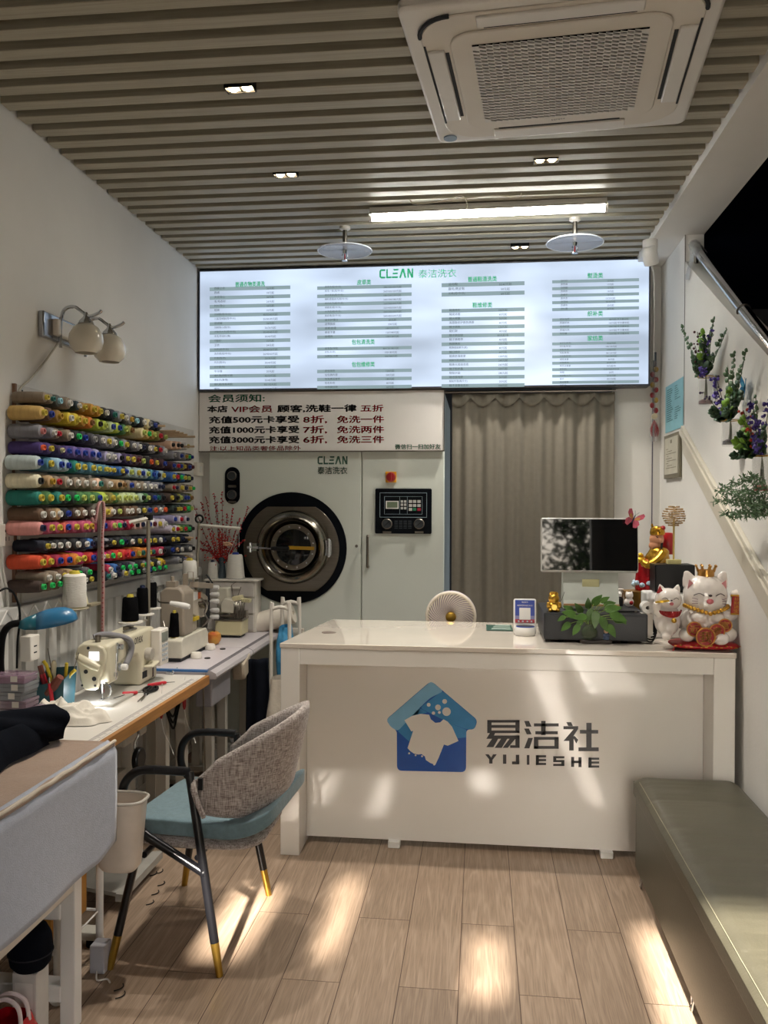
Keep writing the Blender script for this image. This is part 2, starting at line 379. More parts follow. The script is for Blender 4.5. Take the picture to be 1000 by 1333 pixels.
def air_conditioner():
    L = Vector((.262, 3.005, HC))
    t = thing('air_conditioner', 'large square white ceiling cassette air conditioner with a slotted intake grille', 'air conditioner', L, -.0855)
    p = MB(); p.prism(rrect(-.485, -.485, .485, .485, .035), -.045, -.003, 'Z'); p.build('panel', M_white, t, bevel=.012, bseg=3)
    p = MB()
    P = rrect(-.435, -.435, .435, .435, .13, 8); p.prism(P, -.052, -.044, 'Z'); p.build('inner_panel', M_white2, t, bevel=.004)
    d = MB()
    for sx in (-1, 1): d.cbox((sx*.36, 0, -.0525), (.012, .46, .004)); d.cbox((sx*.428, 0, -.0525), (.007, .56, .004))
    for sy in (-1, 1): d.cbox((0, sy*.36, -.0525), (.46, .012, .004))
    for sx in (-1, 1):
        d.tube([(sx*(.33+.105*math.sin(q)), -(.33+.105*math.cos(q)), -.052) for q in [i*PI/16 for i in range(9)]], .007, 6)
    d.build('air_slot', M_slot, t)
    for k, (c, s) in enumerate((((-.395, 0), (.055, .5)), ((.395, 0), (.055, .5)), ((0, -.395), (.5, .055)), ((0, .395), (.5, .055)))):
        MB().cbox((c[0], c[1], -.056), (s[0], s[1], .010)).build('louver_flap', M_white, t, bevel=.004)
    MB().prism(rrect(-.345, -.345, .345, .345, .075, 8), -.060, -.051, 'Z').build('grille_surround', M_white2, t, bevel=.004)
    g = MB(); n = 25; W = .275; z0, z1 = -.066, -.0605; ce = 2*W/n; hole = MB()
    for j in range(n):
        for i in range(n):
            x, y = -W+ce*i, -W+ce*j
            cx, cy = x+ce/2, y+ce/2
            ex, ey = max(0, abs(cx)-(W-.06)), max(0, abs(cy)-(W-.06))
            o = [(x, y), (x+ce, y), (x+ce, y+ce), (x, y+ce)]
            if ex*ex+ey*ey > .06**2: g._add([(a, b, z0) for a, b in o], [(0, 1, 2, 3)]); continue
            a, b, s = ce*.47, ce*.27, ce*.20
            sh = (ce*.0)
            q = [(cx-a-sh, cy-b-s), (cx+a-sh, cy-b+s*.9), (cx+a+sh, cy+b+s), (cx-a+sh, cy+b-s*.9)]
            V = [(u, v, z0) for u, v in o+q]+[(u, v, z0+.005) for u, v in q]
            g._add(V, [(0, 1, 5, 4), (1, 2, 6, 5), (2, 3, 7, 6), (3, 0, 4, 7), (4, 5, 9, 8), (5, 6, 10, 9), (6, 7, 11, 10), (7, 4, 8, 11)])
    g.build('grille', M('grille_plastic', '#d2d0cc', .5, var=.02), t, smooth=False, weld=True)
    MB().cbox((0, 0, -.0602), (2*W, 2*W, .002)).build('filter', M('grey_filter', '#1d1e21', .95, spec=.05), t, smooth=False)
    MB().cyl((-.43, .43, -.051), (-.43, .43, -.04), .027, seg=20).build('sensor', M('blue_grey_lens', '#8fa3b5', .2), t)
    MB().text('Midea', (0, .31, -.0612), (1, 0, 0), (0, 1, 0), .014, .05).build('logo', M('grey_print', '#55565a', .6), t, smooth=False)
air_conditioner()

M_warm = M('warm_lamp_glow', '#fff2d8', .5, emit=14, ecol='#ffe0b0')
def twin_spot(x, y, label):
    t = thing('ceiling_spotlight', label, 'spotlight', (x, y, HC+.012), -.05, 'twin spotlights in the slatted ceiling')
    h = MB(); h.box((-.055, -.026, -.018), (.055, -.022, .05)).box((-.055, .022, -.018), (.055, .026, .05)).box((-.055, -.022, -.018), (-.051, .022, .05)).box((.051, -.022, -.018), (.055, .022, .05)).box((-.003, -.022, -.012), (.003, .022, .05)).box((-.051, -.022, .03), (.051, .022, .05))
    h.build('housing', M_blk, t, smooth=False)
    for s in (-1, 1):
        MB().lathe([(0, -.019), (.014, -.018), (.020, -.010), (.021, .028)], 16, (s*.027, 0, 0)).build('lamp', M_warm, t)
    l = bpy.data.lights.new('spot_beam', 'SPOT'); o = bpy.data.objects.new('spot_beam', l); COL.objects.link(o); o.parent = t
    l.energy = 9*SPOT; l.spot_size = 1.6; l.spot_blend = .7; l.color = (1, .93, .83); l.shadow_soft_size = .03; o.location = (0, 0, -.03)
twin_spot(-.892, 3.073, 'twin recessed ceiling spotlight nearest the street, over the left side')
twin_spot(-.912, 3.894, 'twin recessed ceiling spotlight on the left, between the front spotlight and the tube lamp')
twin_spot(.282, 3.851, 'twin recessed ceiling spotlight just behind the air conditioner')
twin_spot(.225, 5.124, 'twin recessed ceiling spotlight by the menu board, behind the tube lamp')

t = thing('tube_lamp', 'long glowing white tube lamp crossing the slatted ceiling', 'lamp', (.021, 4.392, HC), -.0215)
MB().prism([(-.034, 0), (.034, 0), (.034, -.020), (.040, -.034), (.037, -.034), (.030, -.022), (-.030, -.022), (-.037, -.034), (-.040, -.034), (-.034, -.020)], -.6, .6, 'X').build('base', M_white, t, smooth=False)  # side lips added to the base to screen nearby slats from the glow
MB().prism([(.027*math.cos(a), -.024+.036*math.sin(a)) for a in [PI+PI*i/10 for i in range(11)]], -.592, .592, 'X').build('diffuser', M('tube_glow', '#fffdf2', .5, emit=TUBE, ecol='#fbfaf2'), t)
for s in (-1, 1): MB().prism([(.03*math.cos(a), -.02+.042*math.sin(a)) for a in [PI+PI*i/10 for i in range(11)]], s*.592, s*.606, 'X').build('end_cap', M_white, t)

def shield(x, y, label):
    t = thing('ceiling_sprinkler', label, 'sprinkler', (x, y, HC), 0, 'sprinklers with clear discs under the ceiling')
    MB().cyl((0, 0, .02), (0, 0, -.125), .013, seg=14).build('pipe', M_steel, t)
    MB().lathe([(.03, 0), (.03, -.012), (.018, -.02)], 16).build('escutcheon', M_white2, t)
    MB().lathe([(.013, .0), (.14, -.002), (.150, -.006), (.150, -.011), (.14, -.008), (.013, -.006)], 40, (0, 0, -.125)).build('shield_disc', M('clear_acrylic', '#ccd6ee', .25, trans=.3, alpha=.55, var=.04), t)
    MB().torus((0, 0, -.133), .150, .0035, seg=40, s2=6).build('disc_rim', M('acrylic_rim', '#e6edf8', .15, alpha=.9), t)
    h = MB(); h.cyl((0, 0, -.13), (0, 0, -.15), .016, .011, 12)
    for s in (-1, 1): h.tube(smoothpts([(s*.011, 0, -.148), (s*.015, 0, -.165), (s*.004, 0, -.185)], 4), .003, 6)
    h.cyl((0, 0, -.184), (0, 0, -.188), .017, seg=14); h.build('sprinkler_head', M_chrome, t)
    MB().cyl((0, 0, -.15), (0, 0, -.183), .0035, seg=8).build('bulb', M('red_bulb', '#b3221c', .2), t)
shield(-.755, 4.66, 'clear disc sprinkler hanging left, under the tube lamp and above the board heading')
shield(.495, 4.646, 'clear disc sprinkler hanging near the white security camera')

t = thing('security_camera', 'small white security camera under the ceiling corner by the menu board', 'camera', (.946, 4.95, 3.10))
MB().lathe([(0, 0), (.042, 0), (.042, -.045), (.040, -.06), (0, -.062)], 24).build('mount', M_white, t)
R_ = Matrix.Translation((0, -.004, -.085)) @ Matrix.Rotation(.5, 4, 'X') @ Matrix.Rotation(-.25, 4, 'Y')
MB().lathe([(0, .055), (.03, .052), (.041, .03), (.043, -.03), (.04, -.05), (0, -.052)], 24, T=R_).build('body', M_white, t)
MB().lathe([(0, -.0535), (.03, -.0535), (.03, -.05)], 20, T=R_).build('lens', M('black_glass', '#08090b', .08), t)
MB().torus((0, 0, 0), .017, .003, seg=20, s2=6).xf(R_ @ Matrix.Translation((0, 0, -.0535))).build('lens_ring', M_steel, t)

p = smoothpts([(-.36, 4.25, 3.13), (-.33, 4.25, 3.105), (-.18, 4.2, 3.10), (-.10, 4.2, 3.12), (-.07, 4.2, 3.07), (-.09, 4.19, 3.05)], 6)
tag(MB().tube(p, .003, 6).tube(smoothpts([(-.18, 4.2, 3.10), (.05, 4.2, 3.115), (.17, 4.19, 3.10), (.19, 4.19, 3.12)], 6), .003, 6).build('loose_wire', M('white_wire', '#d8d3c4', .6)), 'loose white wire dangling from the slats in front of the tube lamp', 'wire')

# ================================================================== back wall: menu board, notice, machine
M_green = M('green_print', '#2f9a6a', .6); M_dgreen = M('dark_green_print', '#17694a', .6); M_black = M('black_print', '#26262a', .6); M_red = M('red_print', '#b01c2c', .6)
def board_glow():
    m = bpy.data.materials.new('backlit_panel'); m.use_nodes = True; t = m.node_tree; b = t.nodes['Principled BSDF']
    tc = t.nodes.new('ShaderNodeTexCoord'); mp = t.nodes.new('ShaderNodeMapping'); mp.inputs['Scale'].default_value = (1.1, 1, 3.0)
    n = t.nodes.new('ShaderNodeTexNoise'); n.inputs['Scale'].default_value = 1.7; n.inputs['Detail'].default_value = 1.5
    r = t.nodes.new('ShaderNodeMapRange'); r.inputs['From Min'].default_value = .3; r.inputs['From Max'].default_value = .7; r.inputs['To Min'].default_value = .62*MENU; r.inputs['To Max'].default_value = 1.12*MENU
    t.links.new(tc.outputs['Object'], mp.inputs[0]); t.links.new(mp.outputs[0], n.inputs['Vector']); t.links.new(n.outputs['Fac'], r.inputs['Value'])
    t.links.new(r.outputs[0], b.inputs['Emission Strength']); b.inputs['Emission Color'].default_value = lin('#cfe0f8')+(1,)
    b.inputs['Base Color'].default_value = (.08, .09, .1, 1); b.inputs['Roughness'].default_value = .35; b.inputs['Specular IOR Level'].default_value = .2
    return m
BY = 5.38
t = thing('menu_board', 'long backlit white price board across the back wall under the ceiling', 'sign', (-.405, 5.5, 2.34))
MB().box((-1.841, BY+.004, 2.338), (1.034, 5.499, 3.128)).build('frame', M('dark_aluminium_frame', '#55555a', .4, .6), t, smooth=False, bevel=.003, world=True)
MB().box((-1.829, BY, 2.350), (1.022, BY+.006, 3.116)).build('light_panel', board_glow(), t, smooth=False, world=True)
bars, txd, ttl, hd = MB(), MB(), MB(), MB()
def B(px, py, yy=BY-.002): return at(px, py, Y=yy)
def rows(x0, x1, y0, dy, items, xn, xp, bar0=0):
    for i, (a, b) in enumerate(items):
        y = y0+dy*i
        if i % 2 == bar0:
            p, q = B(x0, y-dy*.42, BY-.001), B(x1, y+dy*.42, BY-.001); k0 = (p.z+q.z)/2; hh = dy*.42/F_PX*5.4
            bars.box((p.x, BY-.0014, k0-hh), (q.x, BY-.0004, k0+hh))
        h = dy*.66/F_PX*5.4
        txd.text(a, B(xn, y), UX, UZ, h*.92, al='L'); txd.text(b, B(xp, y), UX, UZ, h*.88, al='C')
def title(s, px, py, w): MB().text(s, B(px, py), UX, UZ, 6.8/F_PX*5.4, w/F_PX*5.4, bold=.02).build('heading_lettering', M('backlit_green_lettering', '#36a877', .6, emit=.135, ecol='#3fb586'), t, smooth=False, world=True)
c1 = '西服上衣 26元起|西裤 18元起|夹克背心 18元起|毛/毛衣衫 26元起|衬衫背心 18元起|短裤 10元起|羽绒服(短/中/长) 40/50/60元起|儿童羽绒服(短/中/长) 25/30/35元起|羽绒裤 28元起|羽绒背心(短/长) 26/36元起|冲锋衣大衣(短/中/长) 35/40/45元起|羊毛/羊绒衫(薄) 30/40元起|T恤衫 15元起|卫衣 24元起|风衣(短/中/长) 30/40/50元起|连衣裙(短/中/长) 26/40/60元起|外套(短/中) 25/35元起|风衣(短/长) 30/40元起|长外套(短) 40/50元起|牛仔裤 20元起|婚礼服(西服/长裙) 45/50元起|真丝衣(薄/厚) 35/45元起|婚礼服(普通/高级) 85/150元起|婚纱 160/240元起'
sp = lambda s: [tuple(q.rsplit(' ', 1)) for q in s.split('|')]
rows(273, 378, 375.3, 5.69, sp(c1), 279, 352)
title('普通衣物类清洗', 325.5, 369.8, 40)
rows(413, 536, 373.6, 5.36, sp('皮草衣(短/中/长) 280/300/400元起|皮毛一体(短/中/长) 260/300/350元起|皮衣真皮(短/中/长) 180/200/230元起|磨砂皮面去污(短/中/长) 260/300/380元起|皮衣去污(短/中/长) 260/300/400元起|绒面皮(短/中/长) 220/400/500元起|水洗皮(短/中/长) 200/300/400元起|真皮裙(短/中/长) 240/400/600元起|皮衣护理口 80元起|皮带换皮 200元起|皮裤/皮裙 180/200元起|单皮手套 120/180元起|皮帽饰 100/150元起'), 423, 511)
title('皮草类', 474, 367.4, 18)
rows(413, 536, 453.4, 5.05, sp('皮包包/中包 80/120/180元起|皮包(大/中) 150/180元起|名牌包/大牌 200/300元起'), 423, 509); title('包包清洗类', 473, 445, 30)
rows(413, 536, 482.8, 5.25, sp('皮包改色 150元起|包包换内里 200元起|包包换五金件 180元起|包包补伤 80元起|包包换拉链 60元起'), 423, 508); title('包包维修类', 473, 474.3, 30)
rows(575, 683, 370, 6.1, sp('运动鞋 30/40元起|翻毛/麂皮鞋 50元起|长靴(短/中/长) 60元起'), 584, 658); title('普通鞋清洗类', 628, 363.2, 37)
rows(575, 683, 403.7, 5.45, sp('鞋面修补 100元起|鞋底修理 60元起|鞋头修整 50元起|高跟鞋修护换色换跟 80元起|鞋子改色 120元起|鞋钉跟 40元起|鞋子换拉链 80元起/条|鞋子换鞋带 60元起|鞋跟换皮 100元起|鞋换底贴掌子(皮) 80元起|鞋口修补 60元起|鞋换防滑底掌 120元起|鞋换大底(皮底) 240元起|鞋换大底组合底 260元起|鞋子贴水晶 100元起|鞋贴水钻 280元起|鞋修底线跟 50元起|鞋贴牛筋(鞋尺寸) 20元起|鞋子去氧化后补 100元起'), 585, 655); title('鞋维修类', 628, 397, 25)
rows(719, 832, 365.5, 4.55, sp('烫衬衫 15元起|烫西裤 10元起|烫西服 15元起|烫风衣 18元起|烫裙子 15元起|烫大衣 15/20元起|烫羽绒 20/30元起|烫桌布 20元起|烫礼服 40元起'), 730, 795); title('熨烫类', 775, 358.7, 19)
rows(719, 832, 415.5, 4.65, sp('织补化纤 80元起/平方厘米起|西装织补 100元起/平方厘米起|毛衣织补 100元起/平方厘米起|羊绒大衣 120元起/平方厘米起|牛仔裤 120元起/平方厘米起'), 729, 806); title('织补类', 775, 408.2, 19)
rows(719, 832, 446.7, 4.22, sp('被子芯(单/双) 45/60元起|四件套(单/双) 100/120元起|被套(单/双) 60/80元起|毛毯(薄/厚) 80/120元起|羊毛毯(单/双) 120/150元起|绣花床罩 80元起|床罩(薄/厚) 60/80元起|布艺沙发套 30元起/条|窗帘(米) 15/20元起/平方米|地毯 20元|车座套(小/大) 20/30元起|窗纱 80/120/幅|真丝被罩 150/条|地毯(毛) 60元一平'), 729, 796); title('家纺类', 775, 440.2, 19)
def clean(mb, p, u, v, W, H):
    """the five letters of the mark: open C, L, three-bar E, an A without its bar, N"""
    p, u, v = Vector(p), Vector(u), Vector(v)
    def q(L): mb._add([p+u*(a*W)+v*(b*H) for a, b in L], [tuple(range(len(L)))])
    k = .22
    for L in ([(.02, .2), (.02, .8), (.05, .92), (.05, .08)], [(.0, .2), (.045, .2), (.045, .8), (0, .8)], [(.0, .8), (.05, .8), (.06, 1), (.03, .95)], [(0, .2), (.03, .05), (.06, 0), (.05, .2)], [(.04, 1), (.17, 1), (.17, .80), (.04, .80)], [(.04, 0), (.17, 0), (.17, .2), (.04, .2)],
              [(.20, 0), (.245, 0), (.245, 1), (.20, 1)], [(.2, 0), (.35, 0), (.35, .2), (.2, .2)],
              [(.40, 1), (.56, 1), (.55, .82), (.42, .82)], [(.39, .6), (.54, .6), (.53, .42), (.39, .42)], [(.37, .0), (.54, 0), (.55, .2), (.36, .2)],
              [(.575, 0), (.625, 0), (.70, .8), (.68, 1), (.655, 1)], [(.70, 1), (.66, 1), (.735, .0), (.785, .0), (.72, 1)],
              [(.815, 0), (.86, 0), (.86, 1), (.815, 1)], [(.815, 1), (.87, 1), (.985, 0), (.93, 0)], [(.94, 0), (.985, 0), (.985, 1), (.94, 1)]): q(L)
pp = B(494, 362.6); clean(hd, pp, UX, UZ, 45/F_PX*5.38, 12/F_PX*5.38)
MB().text('泰洁洗衣', B(569.5, 355.8), UX, UZ, 11/F_PX*5.38, 49/F_PX*5.38).build('title_characters', MATS['backlit_green_lettering'], t, smooth=False, world=True)
bars.build('row_stripes', M('backlit_grey_green_stripe', '#1c2222', .6, emit=.20, ecol='#a4bcc2', var=.03, spec=.1), t, smooth=False, world=True)
txd.build('price_lettering', M('backlit_grey_lettering', '#141818', .6, emit=.04, ecol='#7f979a', spec=.1), t, smooth=False, world=True)
hd.build('title_lettering', MATS['backlit_green_lettering'], t, smooth=False, world=True)

t = thing('notice_board', 'white members notice panel with green, black and red writing under the price board', 'sign', (-1.04, 5.44, 1.943))
MB().box((-1.845, 5.415, 1.945), (-.232, 5.437, 2.334)).build('panel', M('white_notice_panel', '#dedad6', .5, var=.03, scale=4), t, smooth=False, bevel=.003, world=True)
fr = MB()
for a, b in (((-1.846, 5.409, 1.941), (-.231, 5.439, 1.947)), ((-1.846, 5.409, 2.330), (-.231, 5.439, 2.3365)), ((-.236, 5.409, 1.941), (-.231, 5.439, 2.336))): fr.box(a, b)
fr.build('frame', M_steel, t, smooth=False, world=True)
G, K, R2 = 'G', 'K', 'R'
def W(mbk, s, u0, u1, v, hpx, bold=.045):
    p = at(250+(u0+u1)/2*.35, 320+v*.35, Y=5.413)
    mb = MB(); mb.text(s, p, UX, UZ, hpx*.35/F_PX*5.41, (u1-u0)*.35/F_PX*5.41, bold=bold)
    nm, mt = {'G': ('green_lettering', M_dgreen), 'K': ('black_lettering', M_black), 'R': ('red_lettering', M_red)}[mbk]
    mb.build(nm, mt, t, smooth=False, world=True)
W(G, '会员须知:', 55, 275, 567, 29, .03)
W(K, '本店', 55, 133, 607, 25); W(R2, 'VIP会员', 143, 302, 607, 26, .028); W(K, '顾客,洗鞋一律', 313, 615, 605, 28); W(R2, '五折', 627, 712, 604, 25, .028)
for v, a, b, c in ((646, '充值500元卡享受', '8折,', '免洗一件'), (684, '充值1000元卡享受', '7折,', '免洗两件'), (721, '充值3000元卡享受', '6折,', '免洗三件')):
    W(K, a, 55, 405, v, 27); W(R2, b, 413, 503, v, 29, .028); W(R2, c, 538, 715, v-1, 27, .028)
W(R2, '注:以上知品类奢侈品除外', 57, 412, 753, 18, .016)
W(G, '微信扫一扫加好友', 755, 925, 747, 19, .02)


# dry cleaning machine
M_mach = M('pale_grey_green_enamel', '#ccd1c9', .25, var=.02, scale=3, coat=.3)
M_ring = M('blue_black_enamel', '#070b12', .4, var=.1, spec=.12)
FY = 5.45
t = thing('dry_cleaning_machine', 'large pale grey dry cleaning machine with a round porthole door', 'machine', (-1.01, 5.9, 0))
MB().box((-1.79, FY+.02, .002), (-.232, 6.45, 2.32)).build('body', M_mach, t, smooth=False, bevel=.006, world=True)
MB().box((-1.788, FY, .10), (-.771, FY+.019, 2.318)).build('front_panel', M_mach, t, smooth=False, bevel=.004, world=True)
dr = MB().box((-.764, FY, .10), (-.234, FY+.019, 2.318)).build('service_door', M_mach, t, smooth=False, bevel=.004, world=True)
h = MB(); a, b = at(478.5, 698, Y=FY-.035), at(480, 738, Y=FY-.035)
h.tube([(a.x, FY, a.z), (a.x, FY-.03, a.z), (a.x, FY-.036, a.z-.006), (a.x, FY-.036, b.z+.006), (a.x, FY-.03, b.z), (a.x, FY, b.z)], .0085, 10)
h.build('handle', M_steel, dr, world=True)
MB().cyl((-.80, FY, 1.33), (-.80, FY-.004, 1.33), .010, seg=12).build('screw', M_steel, t, world=True)
C0 = at(379.5, 713.5, Y=FY-.006)
MB().cyl((C0.x, FY, C0.z), (C0.x, FY-.010, C0.z), .366, seg=72).build('porthole_ring', M_ring, t, bevel=.003, world=True)
C1 = at(379, 714.5, Y=FY-.02); P = []
for k in range(96):
    q = 2*PI*k/96; x, z = .318*math.cos(q), .318*math.sin(q); P.append((C1.x+x, C1.z+max(-.275, min(.275, z))))
MB().prism(P, FY-.010, FY-.022, 'Y').build('steel_plate', M('dull_brushed_steel', '#7a746a', .36, 1.0, var=.12, scale=8, stretch=(1, 1, 30)), t, bevel=.002, world=True)
C2 = at(378.5, 713, Y=FY-.12)
door = MB().lathe([(.232, .02), (.240, .05), (.236, .085), (.215, .125), (.197, .135), (.186, .125), (.170, .06), (.150, .028), (0.0, .028)], 64, (C2.x, FY, C2.z), '-Y').build('porthole_door', M('polished_steel', '#857f75', .2, 1.0, var=.06, scale=5), t, world=True, ang=50)
MB().lathe([(.150, .028), (.150, .045), (.118, .045), (.116, .034)], 56, (C2.x, FY, C2.z), '-Y').build('glass_ring', MATS['dull_brushed_steel'], door, world=True)
bt = MB()
for k in range(12):
    q = 2*PI*k/12+.2; bt.cyl((C2.x+.134*math.cos(q), FY-.044, C2.z+.134*math.sin(q)), (C2.x+.134*math.cos(q), FY-.05, C2.z+.134*math.sin(q)), .0055, seg=8)
bt.build('bolt', M_chrome, door, world=True)
MB().lathe([(.118, .030), (.116, .038), (.07, .046), (0, .048)], 48, (C2.x, FY, C2.z), '-Y').build('glass', M('dark_porthole_glass', '#0c0f12', .06, var=.2), door, world=True)
MB().cbox((C2.x+.055, FY-.052, C2.z-.005), (.17, .002, .022), ry=.02).build('warning_strip', M('yellow_sticker', '#b98f1e', .5), door, smooth=False, world=True)
lt = MB(); lt.cbox((C2.x-.232, FY-.11, C2.z+.003), (.03, .07, .05)); lt.cyl((C2.x-.28, FY-.12, C2.z), (C2.x-.2, FY-.15, C2.z), .011, seg=12)
lt.cyl((C2.x-.262, FY-.13, C2.z-.03), (C2.x-.262, FY-.13, C2.z+.03), .009, seg=10); lt.cyl((C2.x-.2, FY-.15, C2.z), (C2.x-.11, FY-.162, C2.z-.005), .006, seg=10); lt.build('latch', M_chrome, door, world=True)
MB().lathe([(0, 0), (.011, .003), (.0135, .02), (.012, .10), (.0135, .118), (0, .122)], 14, (C2.x-.12, FY-.16, C2.z-.004), 'X').build('latch_grip', M_blk, door, world=True)
hg = MB(); hg.cbox((C2.x+.238, FY-.075, C2.z), (.045, .06, .10)); hg.cyl((C2.x+.245, FY-.11, C2.z-.06), (C2.x+.245, FY-.11, C2.z+.06), .012, seg=12); hg.build('hinge', M_chrome, door, world=True, bevel=.004)
# gauge strip
g0, g1 = at(303, 608, Y=FY), at(303, 656, Y=FY); gx = g0.x
ov = MB().prism(rrect(gx-.050, g1.z, gx+.050, g0.z, .049, 8), FY-.001, FY-.010, 'Y').build('gauge_strip', M_ring, t, bevel=.002, world=True)
def gauge(x, z, r, par, yy, needle):
    g = MB().lathe([(r, 0), (r, .016), (r*.86, .02), (r*.84, .014), (0, .014)], 28, (x, yy, z), '-Y').build('pressure_gauge', M_steel, par, world=True)
    MB().cyl((x, yy-.0142, z), (x, yy-.016, z), r*.82, seg=28).build('dial', M('gauge_dial', '#b9b7b2' if needle else '#3c4044', .25), g, world=True)
    if needle:
        MB().cbox((x, yy-.0175, z), (r*1.2, .002, .005), ry=-.7).build('needle', M_blk, g, smooth=False, world=True)
for py, lab in ((619.5, 633), (644, 653.5)):
    z = at(303, py, Y=FY).z; gauge(gx, z, .031, ov, FY-.009, False)
    zl = at(303, lab, Y=FY).z; MB().prism(rrect(gx-.028, zl-.008, gx+.028, zl+.008, .006, 3), FY-.010, FY-.013, 'Y').build('name_plate', M_steel, ov, smooth=False, world=True)
# the mark on the machine
mk = MB(); p = at(413.5, 604.5, Y=FY-.003); clean(mk, p, UX, UZ, .20, .053)
mk.text('泰洁洗衣', at(432.8, 608.8+1.2, Y=FY-.003)-Vector((0, 0, .012)), UX, UZ, .048, .196, bold=.01)
mk.build('maker_mark', M('green_grey_print', '#3d5f52', .6), t, smooth=False, world=True)
# isolator switch
s0 = at(509, 621, Y=FY-.01); sw = MB().cbox((s0.x, FY-.006, s0.z), (.070, .012, .070)).build('switch_plate', M('yellow_plate', '#d69a18', .5), t, smooth=False, bevel=.003, world=True)
MB().lathe([(.032, .012), (.032, .02), (.026, .034), (0, .036)], 24, (s0.x, FY, s0.z), '-Y').cbox((s0.x, FY-.04, s0.z), (.012, .018, .052)).build('switch_knob', M('red_switch', '#8f1a20', .4), sw, world=True)
# control panel
a, b = at(489, 636, Y=FY), at(562, 695, Y=FY); cp = MB().prism(rrect(a.x, b.z, b.x, a.z, .008, 3), FY-.001, FY-.012, 'Y').build('control_panel', M_ring, t, smooth=False, world=True)
def CP(u, v): return at(470+u*.15, 600+v*.15, Y=FY-.013)
p, q = CP(163, 275), CP(572, 492); w_ = .0028
fr = MB()
for A, Bb in (((p.x, q.z), (q.x, q.z+w_)), ((p.x, p.z-w_), (q.x, p.z)), ((p.x, q.z), (p.x+w_, p.z)), ((q.x-w_, q.z), (q.x, p.z))): fr.box((A[0], FY-.015, A[1]), (Bb[0], FY-.012, Bb[1]))
p, q = CP(203, 308), CP(532, 464); w_ = .0016
for A, Bb in (((p.x, q.z), (q.x, q.z+w_)), ((p.x, p.z-w_), (q.x, p.z)), ((p.x, q.z), (p.x+w_, p.z)), ((q.x-w_, q.z), (q.x, p.z)), ((CP(337, 0).x, q.z), (CP(337, 0).x+w_, p.z)), ((CP(403, 0).x, q.z), (CP(403, 0).x+w_, p.z))): fr.box((A[0], FY-.0145, A[1]), (Bb[0], FY-.012, Bb[1]))
fr.build('panel_trim', M('pale_trim_line', '#8fa3ad', .4), cp, smooth=False, world=True)
p, q = CP(216, 347), CP(327, 416); MB().box((p.x, FY-.017, q.z), (q.x, FY-.012, p.z)).build('display_frame', M_white, cp, smooth=False, world=True)
p, q = CP(227, 355), CP(318, 406); MB().box((p.x, FY-.0185, q.z), (q.x, FY-.016, p.z)).build('display', M('lcd_green_grey', '#6f7b66', .25), cp, smooth=False, world=True)
for j, v in enumerate((352, 380, 410)):
    for u in (356, 384):
        c = CP(u, v); MB().cbox((c.x, FY-.014, c.z), (.015, .006, .015)).build('key', M('key_white', '#b8b8b4', .5), cp, smooth=False, world=True)
for j, v in enumerate((352, 387, 421)):
    for i, u in enumerate((430, 466, 504)):
        c = CP(u, v); mt = MATS['key_white'] if j < 2 or i == 0 else (M('key_green', '#1f7a55', .5) if i == 1 else M('key_red', '#a3243a', .5))
        MB().cbox((c.x, FY-.014, c.z), (.021, .006, .018)).build('key', mt, cp, smooth=False, world=True)
vn = MB()
for v in (521, 533, 545, 558, 571, 584):
    for u in (305, 345, 384, 424): c = CP(u, v); vn.cbox((c.x, FY-.0125, c.z), (.022, .002, .003))
vn.build('vent_slots', M('slot_grey', '#3a4148', .6), cp, smooth=False, world=True)
for u in (226, 505):
    c = CP(u, 546); gauge(c.x, c.z, .034, cp, FY-.012, True)
    c = CP(u, 620); MB().cbox((c.x, FY-.0135, c.z), (.055, .004, .014)).build('name_plate', M_steel, cp, smooth=False, world=True)

# curtain in the doorway
CU = M('taupe_curtain_cloth', '#756f63', .85, var=.05, scale=30, bump=.1, bscale=400, sheen=.2)
def cur(u, v):
    x = -.185+1.015*u; ph = 2*PI*(u*6.6+.1)
    amp = .010+.008*(1-v); z = .02+2.285*v
    y = 5.452+amp*math.sin(ph)+.006*math.sin(ph*2.3+1)+.004*noise.noise((u*9, v*2, 1))
    if v > .97: z -= .010*(1+math.cos(ph))*.5
    return (x, y, z)
t = thing('doorway_curtain', 'long taupe cloth curtain closing the doorway beside the machine', 'curtain', (.32, 5.45, 0))
MB().grid(cur, 150, 40).build('cloth', CU, t, solid=.002, world=True, ang=180)
def hem(u, v):
    ph = 2*PI*(u*6.6+.1); sag = abs(math.sin(ph/2+.4))
    p = Vector(cur(u, 1)); return (p.x, p.y-.006-.006*(1-v), 2.31-(.028+.055*sag)*(1-v))
MB().grid(hem, 150, 4).build('header', CU, t, solid=.0015, world=True, ang=180)
tag(MB().tube([(-.228, 5.455, 2.322), (.838, 5.455, 2.322)], .008, 10).build('curtain_rod', M_steel), 'thin metal rod carrying the taupe curtain under the price board', 'rod')

